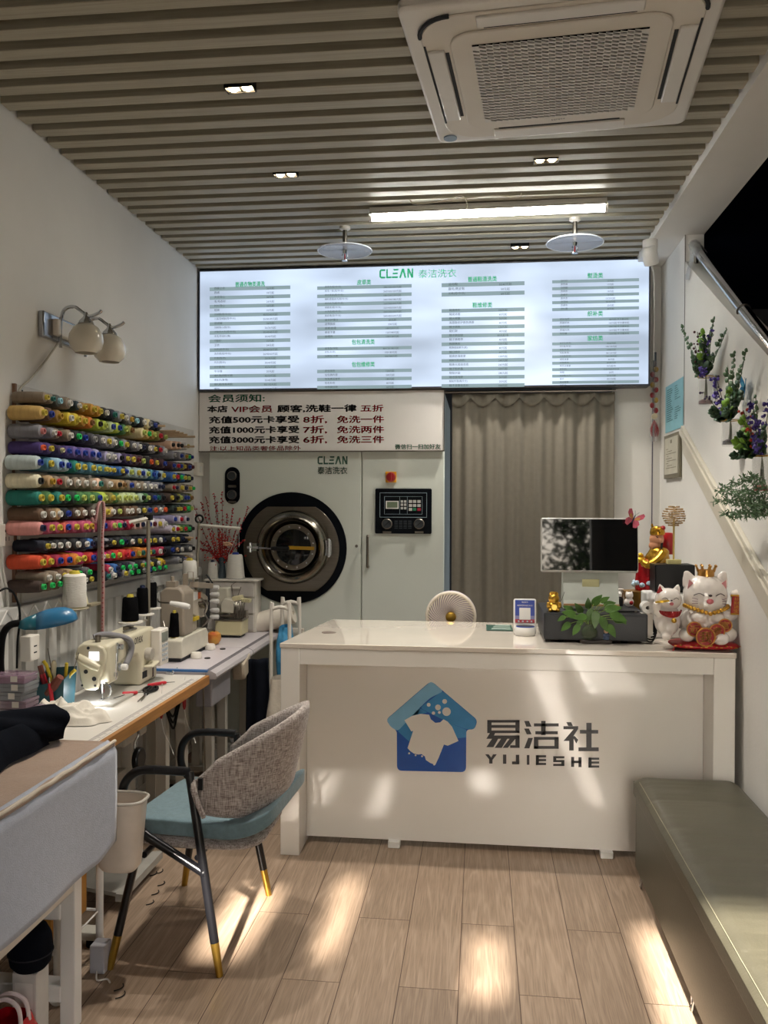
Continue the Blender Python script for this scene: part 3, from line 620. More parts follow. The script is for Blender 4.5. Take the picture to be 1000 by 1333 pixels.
# hanging charm in its plastic sleeve, cable in the corner
t = thing('hanging_charm', 'red knotted charm in a clear sleeve hanging in the back right corner', 'decoration', (1.062, 5.47, 2.50))
MB().box((.01, -.004, -.03), (.026, .029, .06)).build('hook', M('blue_grey_hook', '#4d5a66', .5), t, bevel=.002)
MB().tube([(.018, -.006, .0), (.012, -.012, -.05), (.012, -.012, -.5)], .002, 6).build('cord', M('dark_red_cord', '#5e161b', .8), t)
for k in range(9):
    z = -.05-.032*k; MB().ball((.012+(-.012 if k % 2 else .010), -.014, z), (.015, .012, .018), 10, 7).build('bead', M('charm_red', '#8c1f26', .5) if k % 3 else M('charm_gold', '#a88a3c', .5), t)
MB().lathe([(0, 0), (.018, .004), (.018, .02), (0, .024)], 12, (.008, -.03, -.345), '-Y').build('disc', M('ivory', '#cfc2a2', .5), t)
for k in range(5):
    q = k*1.3; MB().tube(smoothpts([(.012, -.014, -.37), (.012+.022*math.cos(q), -.018+.008*math.sin(q), -.42), (.014+.018*math.cos(q), -.016, -.47)], 4), [.006, .006, .006, .005, .005, .005, .004, .003, .001], 6).build('tassel', MATS['charm_red'], t)
def slv(u, v):
    q = 2*PI*u; return (.010+.026*math.cos(q)*(.7+.3*math.sin(v*9)), -.012+.016*math.sin(q), .0-.5*v)
MB().grid(slv, 16, 20, cu=True).build('sleeve', M('clear_wrap', '#e9ecee', .2, alpha=.16, var=.1), t)
tag(MB().tube(smoothpts([(1.075, 5.485, 2.95), (1.072, 5.487, 2.3), (1.07, 5.487, 1.7), (1.072, 5.487, 1.0), (1.09, 5.47, .98)], 8), .004, 6).build('corner_cable', M('violet_grey_cable', '#5b5562', .6)), 'thin dark cable running down the back right corner of the room', 'cable')
t = thing('security_camera_cable', 'white cable from the security camera down the edge of the price board', 'cable', (1.05, 5.36, 2.35))
MB().tube(smoothpts([(.95, 5.0, 3.10), (1.0, 5.3, 3.09), (1.055, 5.40, 3.0), (1.06, 5.42, 2.5)], 8), .005, 6).build('cable', M_white, t, world=True)

# papers on the right wall
t = thing('blue_form', 'pale blue printed form taped to the right wall above the framed certificate', 'paper', (XR, 5.11, 2.18))
YF0, YF1, ZF0, ZF1 = 4.885, 5.335, 2.04, 2.32
MB().box((XR-.0035, YF0, ZF0), (XR-.001, YF1, ZF1)).build('sheet', M('pale_blue_paper', '#8fc3cf', .7, var=.04), t, smooth=False, world=True)
ln = MB()
for k in range(16):
    z = ZF1-.03-.0125*k
    ln.box((XR-.0045, YF1-.04-.17*rnd.uniform(.6, 1), z), (XR-.0035, YF1-.04, z+.005))
    if k < 7 or k > 9: ln.box((XR-.0045, YF1-.25-.15*rnd.uniform(.3, 1), z), (XR-.0035, YF1-.25, z+.004))
ln.build('print', M('blue_grey_print', '#4d7d8a', .7), t, smooth=False, world=True)
t = thing('framed_certificate', 'small framed certificate on the right wall below the blue form', 'frame', (XR, 5.11, 1.89))
MB().box((XR-.016, 4.912, 1.762), (XR-.001, 5.31, 2.02)).build('frame', M('olive_grey_frame', '#77715f', .5), t, smooth=False, bevel=.002, world=True)
MB().box((XR-.018, 4.94, 1.785), (XR-.016, 5.282, 2.0)).build('certificate', M('cream_certificate', '#bdb9a9', .6), t, smooth=False, world=True)
ln = MB()
for k in range(9): ln.box((XR-.019, 4.98+.1*(k % 3), 1.82+.014*k), (XR-.018, 5.24-.03*(k % 2), 1.824+.014*k))
ln.box((XR-.019, 5.09, 1.965), (XR-.018, 5.13, 1.985)); ln.build('print', M('faint_print', '#8a8474', .7), t, smooth=False, world=True)
# ================================================================== left wall: thread rack, slatted panel, wall lamp, sockets
CN = {k: v for k, v in (q.split(':') for q in '''taupe:#7d7060 brown:#5a4331 darkbrown:#3a2b24 greygreen:#4a4d47 darkteal:#1e2f35 goldbrown:#8a6a2e gold:#a5792a black:#17181b navy:#171c2b darkgreen:#22302b cream:#c6b98e sand:#b99a5c tan:#9c825f yellow:#b5a02a orange:#c0722a lime:#9fb03e palegreen:#a9b98a green:#3f6b3c grey:#75757b charcoal:#3b3b40 purple:#3d2c66 darkpurple:#332447 violet:#5a4a82 lavender:#8682a0 maroon:#3b2027 paleblue:#aab6b6 tealblue:#3f6f83 blue:#2a5690 lightblue:#86a7ba greyblue:#8fa3a8 ivory:#cfc8ac peach:#c6a48c pink:#c48680 rose:#a34560 coral:#cf5f52 magenta:#a3215a palepink:#c3a39c palelav:#b3aab8 white:#c9c7c2 teal:#136b60 olive:#77753a mint:#a3bba6 red:#b02c24 crimson:#96213f vermilion:#b8401f darkgrey:#4c4d50'''.split())}
TN = {k: v for k, v in (q.split(':') for q in '''yellow:#b9a942 teal:#2a6a63 lightblue:#8fc0cc white:#c4c2bb blue:#22388a gold:#a8852f red:#a81f30 pink:#c07a7a green:#25b45a orange:#cf5a34 cream:#bfb98f black:#1b1b1d lime:#a9b560 grey:#8a8a88 brown:#7d5a35 navy:#1d2440 maroon:#56232b tan:#b59268'''.split())}
CF = {k: M('thread_'+k, v, .7, var=.10, scale=90, bump=.25, bscale=260, stretch=(1, .15, .15)) for k, v in CN.items()}
TF = {k: M('spool_core_'+k, v, .35, var=.04) for k, v in TN.items()}
NICE = {'greygreen': 'grey green', 'darkteal': 'dark teal', 'goldbrown': 'golden brown', 'darkgreen': 'dark green', 'palegreen': 'pale green', 'darkpurple': 'dark purple', 'paleblue': 'pale blue', 'tealblue': 'teal blue', 'lightblue': 'light blue', 'greyblue': 'grey blue', 'palepink': 'pale pink', 'palelav': 'pale lavender', 'darkbrown': 'dark brown', 'darkgrey': 'dark grey'}
ORD = 'first second third fourth fifth sixth seventh eighth ninth tenth eleventh twelfth thirteenth fourteenth fifteenth sixteenth seventeenth eighteenth nineteenth twentieth twenty-first twenty-second twenty-third twenty-fourth twenty-fifth twenty-sixth'.split()

t = thing('pegboard', 'large white pegboard on the left wall carrying rows of thread cones', 'pegboard', (-1.845, 4.3, 1.2))
MB().box((-1.849, 3.19, 1.205), (-1.842, 5.30, 2.075)).build('board', M('white_pegboard', '#c9c6bf', .5, var=.03), t, smooth=False, world=True)
MB().box((-1.849, 3.178, 1.205), (-1.836, 3.191, 2.075)).build('edge_strip', M('brown_edging', '#7a5a44', .6), t, smooth=False, world=True)
hl = MB()
for k in range(8):
    hl.cyl((-1.842, 3.24+.055*k, 2.052), (-1.8405, 3.24+.055*k, 2.052), .006, seg=8)
hl.build('peg_holes', M_slot, t, world=True)
# rows: two ends in the photo, then the cones' tips: L / R crop columns, colour, tip colour
def L_(u): return 14+u/7.69
def R_c(u): return 134+u/7.69
ROWS = [
 ('first', (64, 517), (210, 555), 'L385 taupe yellow,L445 taupe teal,L528 greygreen lightblue,L615 taupe white,L715 darkteal white,L770 goldbrown yellow,L855 gold yellow,R5 gold yellow,R62 black white,R138 navy teal,R203 grey yellow,R258 black white,R318 grey gold,R372 darkgreen lightblue,R430 black white,R490 cream grey,R543 navy blue,R590 black grey'),
 ('second', (60, 537), (219, 569), 'L355 sand yellow,L435 brown blue,L535 goldbrown gold,L628 yellow white,L695 yellow yellow,L772 gold yellow,L850 orange brown,L928 lime black,R62 lime lime,R135 palegreen blue,R193 lime blue,R260 green lime,R315 olive brown,R430 cream lime,R490 sand green,R540 goldbrown lime,R590 olive red,R655 brown lime'),
 ('third', (60, 561), (218.5, 586.7), 'L355 grey pink,L460 grey white,L520 taupe red,L630 taupe white,L697 black green,L772 navy blue,L865 charcoal grey,R16 charcoal white,R78 grey yellow,R145 grey white,R210 darkgreen green,R270 grey yellow,R340 charcoal white,R395 grey white,R440 black navy,R500 black white,R555 grey yellow,R595 black red,R650 grey white'),
 ('third upper', (228, 579), (250, 581), 'R725 peach black,R769 peach black,R810 peach black,R880 white yellow'),
 ('fourth', (60, 582.6), (217.6, 603.6), 'L355 purple orange,L425 purple yellow,L553 darkpurple cream,L605 purple blue,L690 violet blue,L770 violet blue,L838 violet blue,L910 lavender blue,R83 lavender white,R137 grey white,R215 lavender black,R265 darkpurple yellow,R320 darkpurple yellow,R375 maroon maroon,R432 maroon lime,R508 black orange,R570 maroon yellow,R645 maroon blue'),
 ('fourth upper', (228, 592.3), (253, 595), 'R730 grey grey,R800 grey blue,R850 grey gold,R888 darkgrey green,R917 darkgrey blue'),
 ('fourth lower', (228, 606), (253, 608), 'R730 maroon blue,R770 darkgrey red,R803 darkgrey blue,R845 olive yellow,R882 maroon blue,R915 maroon maroon'),
 ('fifth', (57, 602), (250, 622.5), 'L330 paleblue blue,L435 tealblue yellow,L525 lightblue blue,L608 greyblue blue,L693 teal yellow,L770 tealblue yellow,L845 tealblue yellow,L920 tealblue lime,R15 tealblue yellow,R80 tealblue yellow,R140 blue yellow,R210 blue yellow,R258 navy blue,R310 greyblue lime,R375 greyblue yellow,R428 greyblue blue,R480 greyblue lime,R535 tealblue blue,R590 blue navy,R632 greyblue yellow,R730 blue yellow,R768 blue red,R808 darkgreen green,R843 blue yellow,R882 navy lime,R915 navy navy'),
 ('sixth', (57.6, 626), (250, 635.5), 'L335 ivory black,L440 tan gold,L515 taupe red,L610 taupe white,L710 taupe white,L785 taupe white,L855 taupe white,L925 peach teal,R90 taupe white,R190 tan black,R240 tan brown,R310 taupe blue,R375 taupe white,R435 taupe white,R490 grey white,R545 grey white,R585 grey navy,R630 grey navy,R738 taupe red,R768 taupe navy,R808 taupe yellow,R858 taupe navy,R892 taupe yellow,R920 taupe green'),
 ('seventh', (58, 648), (250, 648), 'L340 teal yellow,L430 green yellow,L525 teal yellow,L605 darkgreen green,L685 darkgreen green,L765 green lime,L835 green lime,L915 green blue,R60 lime lime,R125 olive yellow,R190 green lime,R245 palegreen lime,R305 palegreen lime,R365 palegreen lime,R433 mint black,R478 green lime,R535 navy blue,R585 darkteal teal,R630 black black,R718 darkbrown yellow,R765 black black,R808 olive lime,R848 darkgrey blue,R880 darkgrey blue,R915 olive brown'),
 ('eighth', (59.5, 670), (250, 662), 'L355 brown white,L445 brown white,L525 tan white,L603 black blue,L700 darkbrown white,L775 brown white,L850 darkbrown white,L925 brown white,R70 tan yellow,R130 tan white,R195 darkbrown lime,R265 brown white,R320 brown white,R370 brown white,R428 black yellow,R490 darkgrey blue,R550 darkgrey orange,R600 darkgrey white,R648 darkgrey orange,R740 darkgreen black,R768 darkgreen yellow,R805 darkgreen yellow,R845 darkgreen red,R880 green green,R915 green lime'),
 ('ninth', (58, 687.5), (219, 681.6), 'L340 pink navy,L445 rose yellow,L520 rose yellow,L608 coral blue,L690 rose yellow,L770 rose yellow,L840 rose gold,L915 rose yellow,R55 magenta blue,R140 rose lime,R195 rose green,R245 rose navy,R320 crimson red,R375 palepink black,R425 palepink navy,R490 white blue,R535 white maroon,R588 palelav yellow,R650 palelav white'),
 ('ninth upper', (229, 676), (248, 676), 'R737 lavender blue,R803 palelav red,R875 palelav navy'),
 ('ninth lower', (227, 689), (253, 688), 'R718 palelav yellow,R765 palelav red,R805 palegreen yellow,R847 green red,R880 green green,R918 darkgreen black'),
 ('tenth', (63, 711), (250, 701), 'L395 navy yellow,L450 black white,L530 black white,L608 black white,L700 black white,L785 navy white,L845 blue navy,L960 darkgrey black,R70 grey black,R130 navy yellow,R205 black green,R260 navy navy,R315 black white,R385 navy yellow,R450 navy red,R490 navy yellow,R535 navy yellow,R595 navy white,R640 navy navy,R720 black yellow,R768 navy yellow,R830 navy navy,R880 navy gold'),
 ('eleventh', (59, 732), (250, 714), 'L345 vermilion yellow,L430 vermilion yellow,L525 crimson blue,L605 vermilion blue,L690 orange yellow,L768 magenta yellow,L845 red blue,L950 magenta white,R65 magenta yellow,R130 crimson green,R195 red yellow,R250 red red,R315 red blue,R375 orange yellow,R430 orange teal,R490 orange yellow,R535 crimson teal,R595 crimson white,R640 crimson black,R720 navy blue,R772 navy tan,R806 navy white,R885 darkgrey white,R917 darkgrey black'),
 ('twelfth', (67, 752), (245, 728), 'L415 taupe white,L490 taupe white,L570 brown yellow,L655 tan green,L725 black green,L820 darkgrey green,R105 crimson white,R172 blue navy,R225 navy green,R285 navy green,R345 grey green,R410 black yellow,R450 grey green,R505 lavender yellow,R575 black white,R630 yellow gold,R785 grey grey,R845 navy blue,R885 tan brown'),
 ('thirteenth', (58, 764), (217, 738.4), 'L345 darkbrown green,L440 brown green,L515 brown green,L700 navy green,L780 darkgrey white,L830 black yellow,R70 navy teal,R140 grey white,R190 navy navy,R255 grey yellow,R315 grey green,R375 black green,R430 black grey,R490 navy blue,R535 black green,R595 darkgrey green,R640 darkgrey green'),
]
bd = MB().lathe([(.029, 0), (.031, .006), (.0305, .07), (.0275, .118), (.024, .128), (.014, .131)], 16, ax='X')
thread0 = bd.build('thread_cone', CF['taupe'])
cm = MB().lathe([(.0130, .126), (.0138, .138), (.0128, .1435), (.0094, .1435), (.0090, .134), (0, .134)], 12, ax='X')
cm.cur = 1; cm.lathe([(.0090, .1345), (0, .1350)], 12, ax='X')
core0 = cm.build('spool_core', [TF['white'], M_slot], thread0)
used = False; NC = 0
for rname, pa, pb, spec in ROWS:
    L = []
    for s in spec.split(','):
        a, c, tcol = s.split()
        px = L_(float(a[1:])) if a[0] == 'L' else R_c(float(a[1:]))
        k = (px-pa[0])/(pb[0]-pa[0]); py = pa[1]+(pb[1]-pa[1])*k
        p = at(px, py, X=-1.695); L.append([p.y, p.z, c, tcol])
    L.sort()
    for i in range(1, len(L)): L[i][0] = max(L[i][0], L[i-1][0]+.050)
    for i, (y, z, c, tcol) in enumerate(L):
        gap = min([abs(L[j][0]-y) for j in (i-1, i+1) if 0 <= j < len(L)])
        rr = min(1.0, gap/2/.0312)*rnd.uniform(.94, 1.0)
        if 'lower' in rname or 'upper' in rname or rname in ('twelfth', 'thirteenth'): rr = min(rr, .84)
        o = thread0 if not used else copy_tree(thread0); used = True; NC += 1
        o.location = (-1.841, y, z); o.scale = (rnd.uniform(.96, 1.03), rr, rr)
        recolor(o, CF[c]); recolor(o.children[0], TF[tcol])
        rn = rname+' row' if ' ' not in rname else rname.split()[0]+' row '+rname.split()[1]+' tier at the far end'
        tag(o, f"{NICE.get(c, c)} thread cone with {tcol} core, {rn}, {ORD[i]} from near end" if ' ' not in rname else f"{NICE.get(c, c)} thread cone, {tcol} core, {rn}, {ORD[i]} along", 'thread spool', 'thread cones on the pegboard')
pg = MB()
for i, (px, py) in enumerate(((229, 561), (234, 562.5), (239, 564), (244, 566), (254, 568.5), (215, 554.5), (253, 581.3), (252, 700), (251, 728))):
    p = at(px, py, X=-1.66); MB().cyl((-1.842, p.y, p.z), (-1.66, p.y, p.z), .006, seg=8).build('peg', M('beech_peg', '#b39c7d', .6), t, world=True)
for r in (8, 9, 12, 14, 16):
    p = at(*ROWS[r][1], X=-1.695); q = at(*ROWS[r][2], X=-1.695)
    MB().tube([(-1.838, 3.21, p.z-.037), (-1.838, 5.25, q.z-.037)], .004, 6).build('rail', MATS['white_pegboard'], t, world=True)

# slatted white panel below the rack
t = thing('slatted_panel', 'white ribbed panel standing along the left wall below the thread rack', 'panel', (-1.82, 4.0, 0))
pn = MB(); y = 2.45
while y < 5.3:
    pn.prism([(-1.840, y), (-1.812, y+.012), (-1.812, y+.075), (-1.840, y+.087)], .08, 1.155, 'Z'); y += .094
pn.build('ribs', M('white_ribbed_plastic', '#c0beb8', .45, var=.05, scale=3), t, smooth=False, world=True)
MB().box((-1.843, 2.44, .06), (-1.838, 5.32, 1.17)).build('back_sheet', M('grey_gap', '#8c8a86', .7), t, smooth=False, world=True)
MB().box((-1.846, 2.42, 1.135), (-1.796, 5.33, 1.195)).build('top_rail', M('white_rail', '#b9b8b4', .4, var=.08, scale=10), t, smooth=False, bevel=.006, world=True)
lt = MB(); y = 2.6
while y < 3.5:
    for a, b in ((0, .05), (.1, .05)): lt.tube([(-1.7945, y+a, 1.14), (-1.7945, y+b, 1.19)], .003, 4)
    y += .1
lt.build('rail_lattice', M('pale_lattice', '#d5d3cd', .4), t, world=True)

# wall lamp
g1, g2 = at(112, 441, X=-1.685), at(142.5, 449, X=-1.685)
zc = (g1.z+g2.z)/2
t = thing('wall_lamp', 'chrome wall lamp with two round milky glass shades, unlit', 'lamp', (-1.85, (g1.y+g2.y)/2, zc))
zp = at(82, 432, X=-1.83)
MB().box((-1.849, g1.y-.10, zp.z-.055), (-1.822, g2.y+.08, zp.z+.055)).build('back_plate', M('chrome_plate', '#a9abb0', .22, 1.0), t, bevel=.006, world=True)
MB().box((-1.823, g1.y-.03, zp.z-.035), (-1.795, g2.y+.02, zp.z+.035)).build('canopy', M_white2, t, bevel=.006, world=True)
M_milk = M('milky_glass', '#d5cfc0', .12, var=.03, trans=.05, coat=.6)
for g, zz in ((g1, 0), (g2, 0)):
    ar = smoothpts([(-1.80, g.y, zc-.045), (-1.80, g.y, zc+.05), (-1.785, g.y, zc+.115), (-1.74, g.y, zc+.130), (-1.70, g.y, zc+.105), (-1.67, g.y, zc+.088), (-1.63, g.y, zc+.10), (-1.615, g.y, zc+.112)], 6)
    a = MB().tube(ar, [.007]*8+[.008]*10+[.007]*(len(ar)-18), 10).build('arm', M_chrome, t, world=True)
    MB().lathe([(.006, .105), (.012, .085), (.030, .066), (.034, .055), (0, .055)], 20, (-1.685, g.y, zc)).build('cap', M_chrome, t, world=True)
    MB().lathe([(.030, .056), (.052, .040), (.070, .008), (.073, -.02), (.064, -.05), (.046, -.068), (.044, -.070), (.043, -.066), (.060, -.046), (.068, -.018), (.064, .01), (.03, .045)], 28, (-1.685, g.y, zc)).build('shade', M_milk, t, world=True, ang=60)
    MB().lathe([(.012, .05), (.016, .0), (.022, -.04), (.0, -.052)], 14, (-1.685, g.y, zc)).build('bulb', M('amber_bulb', '#b0865e', .3), t, world=True)
pts = [at(x, y, X=-1.838) for x, y in ((76, 446), (62, 466), (40, 493), (26, 507))]+[at(x, y, X=-1.825) for x, y in ((22.5, 530), (22, 570), (21, 610), (25, 650), (24.5, 690), (27, 730), (27.5, 770), (27, 810), (30, 838))]
tag(MB().tube(smoothpts(pts, 5), .0045, 6).build('lamp_cord', M('cream_cable', '#b8b4a6', .5)), 'cream cord from the wall lamp down the near edge of the pegboard', 'cord')

a, b = at(0, 681, X=-1.842), at(18, 712, X=-1.842)
t = thing('wall_socket', 'white double wall socket on the left wall at the frame edge', 'socket', (-1.85, b.y-.09, (a.z+b.z)/2))
MB().box((-.0, -.09, -.043), (.009, .09, .043)).build('plate', M_white2, t, bevel=.003)
sl_ = MB()
for dy in (.03, .055): sl_.box((.009, dy-.004, .012), (.0095, dy+.004, .022))
sl_.box((.009, .03, -.022), (.0095, .034, -.006)).box((.009, .052, -.022), (.0095, .056, -.006)); sl_.build('socket_holes', M_slot, t, smooth=False)
pts = [at(x, y, X=-1.836) for x, y in ((1, 712), (3, 740), (9, 770), (11, 800), (10, 850))]
tag(MB().tube(smoothpts(pts, 6), .006, 6).build('socket_cable', M('white_cable', '#bcb9b2', .5)), 'white cable hanging from the double wall socket at the frame edge', 'cable')
a = at(257, 611, X=-1.842)
t = thing('wall_switch', 'small white switch box on the left wall past the far end of the thread rack', 'switch', (-1.85, a.y, a.z))
MB().box((0, -.06, -.045), (.03, .06, .045)).build('box', M_white2, t, bevel=.004)
MB().box((.03, -.02, -.02), (.034, .02, .02)).build('rocker', M_white, t, bevel=.002)
# ================================================================== worktables and machines along the left wall
M_cream = M('cream_machine_enamel', '#c9c2aa', .3, var=.03, scale=5, coat=.2)
M_cream2 = M('yellowed_cream_plastic', '#c6bd97', .35, var=.03)
M_bei = M('beige_brown_enamel', '#93887a', .4, var=.05)
M_tabletop = M('white_laminate', '#cdc8bf', .3, var=.03, scale=4)
M_lilac = M('pale_lilac_laminate', '#c3bcc0', .3, var=.03, scale=4)
M_leg = M('grey_white_metal', '#b3afa5', .4, var=.06, scale=8)
M_wood = M('orange_brown_wood', '#9a6a36', .5, var=.2, scale=4, stretch=(20, 1.2, 20))
M_felt = M('brown_wool_felt', '#9c8471', .95, var=.06, scale=60, bump=.3, bscale=300, sheen=.3)
M_bluecloth = M('pale_blue_grey_cloth', '#a2a8b6', .95, var=.05, scale=40, bump=.14, bscale=240, sheen=.3)
M_navycloth = M('navy_black_cloth', '#0b0e16', .95, var=.15, scale=20, bump=.2, bscale=200, spec=.12)

# ---- ironing table in the front
T0 = (-1.79, 1.05); T1 = (-1.215, 2.63); TZ = .80
t = thing('ironing_table', 'white metal framed ironing table at the front left under a brown and blue cloth', 'table', (-1.53, 1.85, 0))
MB().box((T0[0], T0[1], .765), (T1[0], T1[1], .795)).build('tabletop', M_tabletop, t, smooth=False, bevel=.004, world=True)
for x, y in ((-1.24, 2.46), (-1.24, 1.2), (-1.76, 2.46), (-1.76, 1.2)):
    MB().box((x-.024, y-.024, 0), (x+.024, y+.024, .765)).build('leg', M_white, t, smooth=False, bevel=.004, world=True)
for x in (-1.24, -1.76): MB().box((x-.02, 1.22, .425), (x+.02, 2.44, .475)).build('side_rail', M_white2, t, smooth=False, bevel=.004, world=True)
for z in (.085, .335): MB().box((-1.74, 2.43, z), (-1.26, 2.49, z+.05)).build('cross_bar', M_white, t, smooth=False, bevel=.004, world=True)
t = thing('table_cover', 'brown felt table cover with a pale blue grey cloth skirt on the front table', 'cloth', (-1.53, 1.85, .80))
def top(u, v):
    x = -1.793+.603*u; y = 1.03+1.625*v
    return (x, y, .800+.012+.004*noise.noise((x*6, y*6, 0))+.003*noise.noise((x*17, y*17, 2)))
MB().grid(top, 24, 50).build('felt_top', M_felt, t, solid=.012, world=True, ang=180)
def skirt(u, v):
    y = 1.03+1.63*u; e = (1-v)
    z = .822-(.335+.025*math.sin(y*2.4+1.0)+.03*max(0, (u-.93)/.07)*-1)*e
    x = -1.186+.012*math.sin(y*7)*e+.008*noise.noise((y*4, z*3, 0))*e + .006*e
    if v > .93: x -= .03*(v-.93)/.07; z += .0
    return (x, y, z)
MB().grid(skirt, 90, 20).build('skirt', M_bluecloth, t, solid=.005, world=True, ang=180)
MB().tube([(-1.191+.0015*math.sin(k*.7), 1.03+.0163*k, .820+.001*math.sin(k*.9)) for k in range(101)], [.0062+.0008*math.sin(k*.5) for k in range(101)], 8).build('seam_roll', M('pale_frayed_wool', '#cbbfae', .95, bump=.3, bscale=300), t, world=True)
def endskirt(u, v):
    x = -1.793+.603*u; z = .818-.08*(1-v)-.02*(1-v)*u
    return (x, 2.658+.006*(1-v), z)
MB().grid(endskirt, 20, 6).build('end_flap', M_felt, t, solid=.006, world=True, ang=180)

# dark garment lying on it
g = thing('folded_garment', 'dark navy garment lying in folds on the brown felt table', 'garment', (-1.60, 2.48, .825))
def ridge(x, y, k, sd):
    return 1-abs(noise.noise((x*k, y*k, sd)))*2.2
def gf(u, v):
    x = -.19+.42*u; y = -.85+.93*v
    e = min(u*.42, (1-u)*.42, v*.9, (1-v)*.9)
    edge = min(1, e/.05)
    h = (.055+.035*ridge(x+.3*y, y*.5, 4.5, 4)+.022*ridge(x*.6, y, 9, 7)+.02*noise.noise((x*3, y*3, 1)))*edge**.5
    x += .035*noise.noise((y*5, 2, 1))*(1 if u > .5 else -.3); y += .05*noise.noise((x*6, 5, 1))*(1 if v > .5 else -1)
    return (x, y, max(.003, h))
MB().grid(gf, 70, 110).build('body_fold', M_navycloth, g, ang=180)
def sleeve(u, v):
    q = 2*PI*u; p = Vector((.02, -.10, .075)).lerp(Vector((.225, .165, .055)), v); d = Vector((.62, .78, 0)); s_ = Vector((.78, -.62, 0))
    k = 1+.10*math.sin(2*q+v*5)+.07*math.sin(5*q+v*11)
    z = p.z+.052*k*math.sin(q)*(1 if math.sin(q) > 0 else .95)
    return p+s_*(.066*k*math.cos(q))+Vector((0, 0, max(.003, z)-p.z))+d*(.010*math.sin(3*q)*v)
MB().grid(sleeve, 36, 24, cu=True).build('sleeve', M_navycloth, g, solid=.005, ang=180)

# ---- things under the front table
t = thing('wire_trolley', 'white wheeled wire shelf trolley under the front table', 'trolley', (-1.55, 2.71, 0))
for x, y in ((-1.335, 2.56), (-1.335, 2.86), (-1.75, 2.56), (-1.75, 2.86)):
    MB().cyl((x, y, .045), (x, y, .60), .013, seg=12).build('post', M_white, t, world=True)
    cs = MB().cyl((x, y-.012, .024), (x, y+.012, .024), .024, seg=16); cs.cbox((x, y, .045), (.02, .034, .03)); cs.build('caster', M_white2, t, world=True)
for z in (.16, .50):
    s = MB()
    for k in range(8): s.cyl((-1.75+.059*k, 2.56, z), (-1.75+.059*k, 2.86, z), .003, seg=6)
    for y in (2.56, 2.86): s.cyl((-1.75, y, z), (-1.335, y, z), .005, seg=6)
    s.build('wire_shelf', M_white, t, world=True)
tag(MB().cbox((-1.47, 2.71, .325), (.20, .25, .31)).build('cardboard_box', M('amber_cardboard', '#a8752f', .7, var=.1), smooth=False, bevel=.004), 'amber brown cardboard box on the lower trolley shelf', 'box')
t = thing('cloth_cap', 'black cloth cap or bundle on a white box under the front table', 'cap', at(40, 1258, Y=2.35))
MB().lathe([(0, 0), (.045, 0), (.057, .015), (.063, .05), (.059, .09), (.045, .118), (.022, .132), (0, .135)], 28, sx=1, sy=1.0).build('crown', M_navycloth, t, sub=0)
MB().torus((0, 0, .045), .0628, .002, seg=32, s2=6).build('seam', M('dark_seam', '#1c1a20', .9), t)
pz = at(40, 1258, Y=2.35)
t = thing('white_carton', 'white carton standing under the black cap', 'box', (pz.x, 2.35, 0))
MB().box((-.037, -.037, .0), (.037, .037, pz.z-.001)).build('body', M('white_card', '#c9c6c0', .6), t, smooth=False, bevel=.003)
MB().box((-.028, -.0375, .1), (.026, -.037, pz.z-.03)).build('label_patch', M('pale_label', '#d8d5cf', .5), t, smooth=False)
def bag(name, label, loc, sx, sy, h, mat, seed, cat='bag', hm=None):
    t = thing(name, label, cat, loc)
    def f(u, v):
        a = 2*PI*u; ca, sa = math.cos(a), math.sin(a)
        r = (abs(ca)**4+abs(sa)**4)**(-1/4)
        k = (.95+.12*math.sin(PI*min(1, v*1.25)))*(1-.25*max(0, v-.7)/.3)
        n = 1+.10*noise.noise((ca*2.2+seed, sa*2.2, v*4))+.04*noise.noise((ca*6, sa*6+seed, v*9))
        return (sx*r*ca*k*n, sy*r*sa*k*n, h*v)
    MB().grid(f, 40, 16, cu=True).build('body', mat, t, ang=180, sub=1)
    bt = MB().poly([f(i/40, 0) for i in range(40)]); bt.build('bottom', mat, t)
    if hm:
        for s in (-1, 1):
            MB().tube(smoothpts([(-.05, s*sy*.3, h*.92), (-.04, s*sy*.25, h+.04), (0, s*sy*.2, h+.06), (.04, s*sy*.25, h+.04), (.05, s*sy*.3, h*.92)], 6), .006, 8).build('handle', hm, t)
    return t
p = at(40, 1340, Y=2.02)
bag('red_bag', 'red plastic carrier bag with white handles under the front table', (-1.30, 2.215, .002), .070, .072, .165, M('red_plastic_bag', '#b3121f', .25, var=.15, bump=.2, bscale=30), 3, hm=M('white_handle_plastic', '#d8c8c8', .4))
bag('white_bag', 'white plastic bag at the lower left frame edge beside the red bag', (-1.395, 2.06, .002), .085, .07, .31, M('white_plastic_bag', '#c4c3c6', .35, var=.06, bump=.2, bscale=20), 9)

# ---- sewing tables
def leg_frame(t, x0, x1, y, z):
    f = MB(); f.box((x0+.02, y-.03, .03), (x1-.03, y+.03, .06)); f.build('foot_bar', M_leg, t, smooth=False, bevel=.004, world=True)
    for x in (x0+.12, x1-.16): MB().box((x-.025, y-.025, .06), (x+.025, y+.025, z)).build('leg', M_leg, t, smooth=False, bevel=.003, world=True)
    for x in (x0+.05, x1-.06): MB().cyl((x, y, 0), (x, y, .03), .022, seg=12).build('rubber_foot', M_rub, t, world=True)
t1 = thing('sewing_table', 'white topped sewing table with an orange wooden edge, nearest the chair', 'table', (-1.55, 3.4, 0), 0, 'sewing tables along the left wall')
MB().box((-1.785, 2.70, .722), (-1.338, 4.03, .76)).build('tabletop', M_tabletop, t1, smooth=False, bevel=.003, world=True)
MB().box((-1.338, 2.70, .716), (-1.318, 4.03, .7595)).build('wooden_edge', M_wood, t1, smooth=False, bevel=.002, world=True)
ru = MB()
for k in range(95):
    y = 2.75+.0125*k; ru.box((-1.375, y, .7602), (-1.375+(.024 if k % 4 == 0 else .014), y+.0022, .7606))
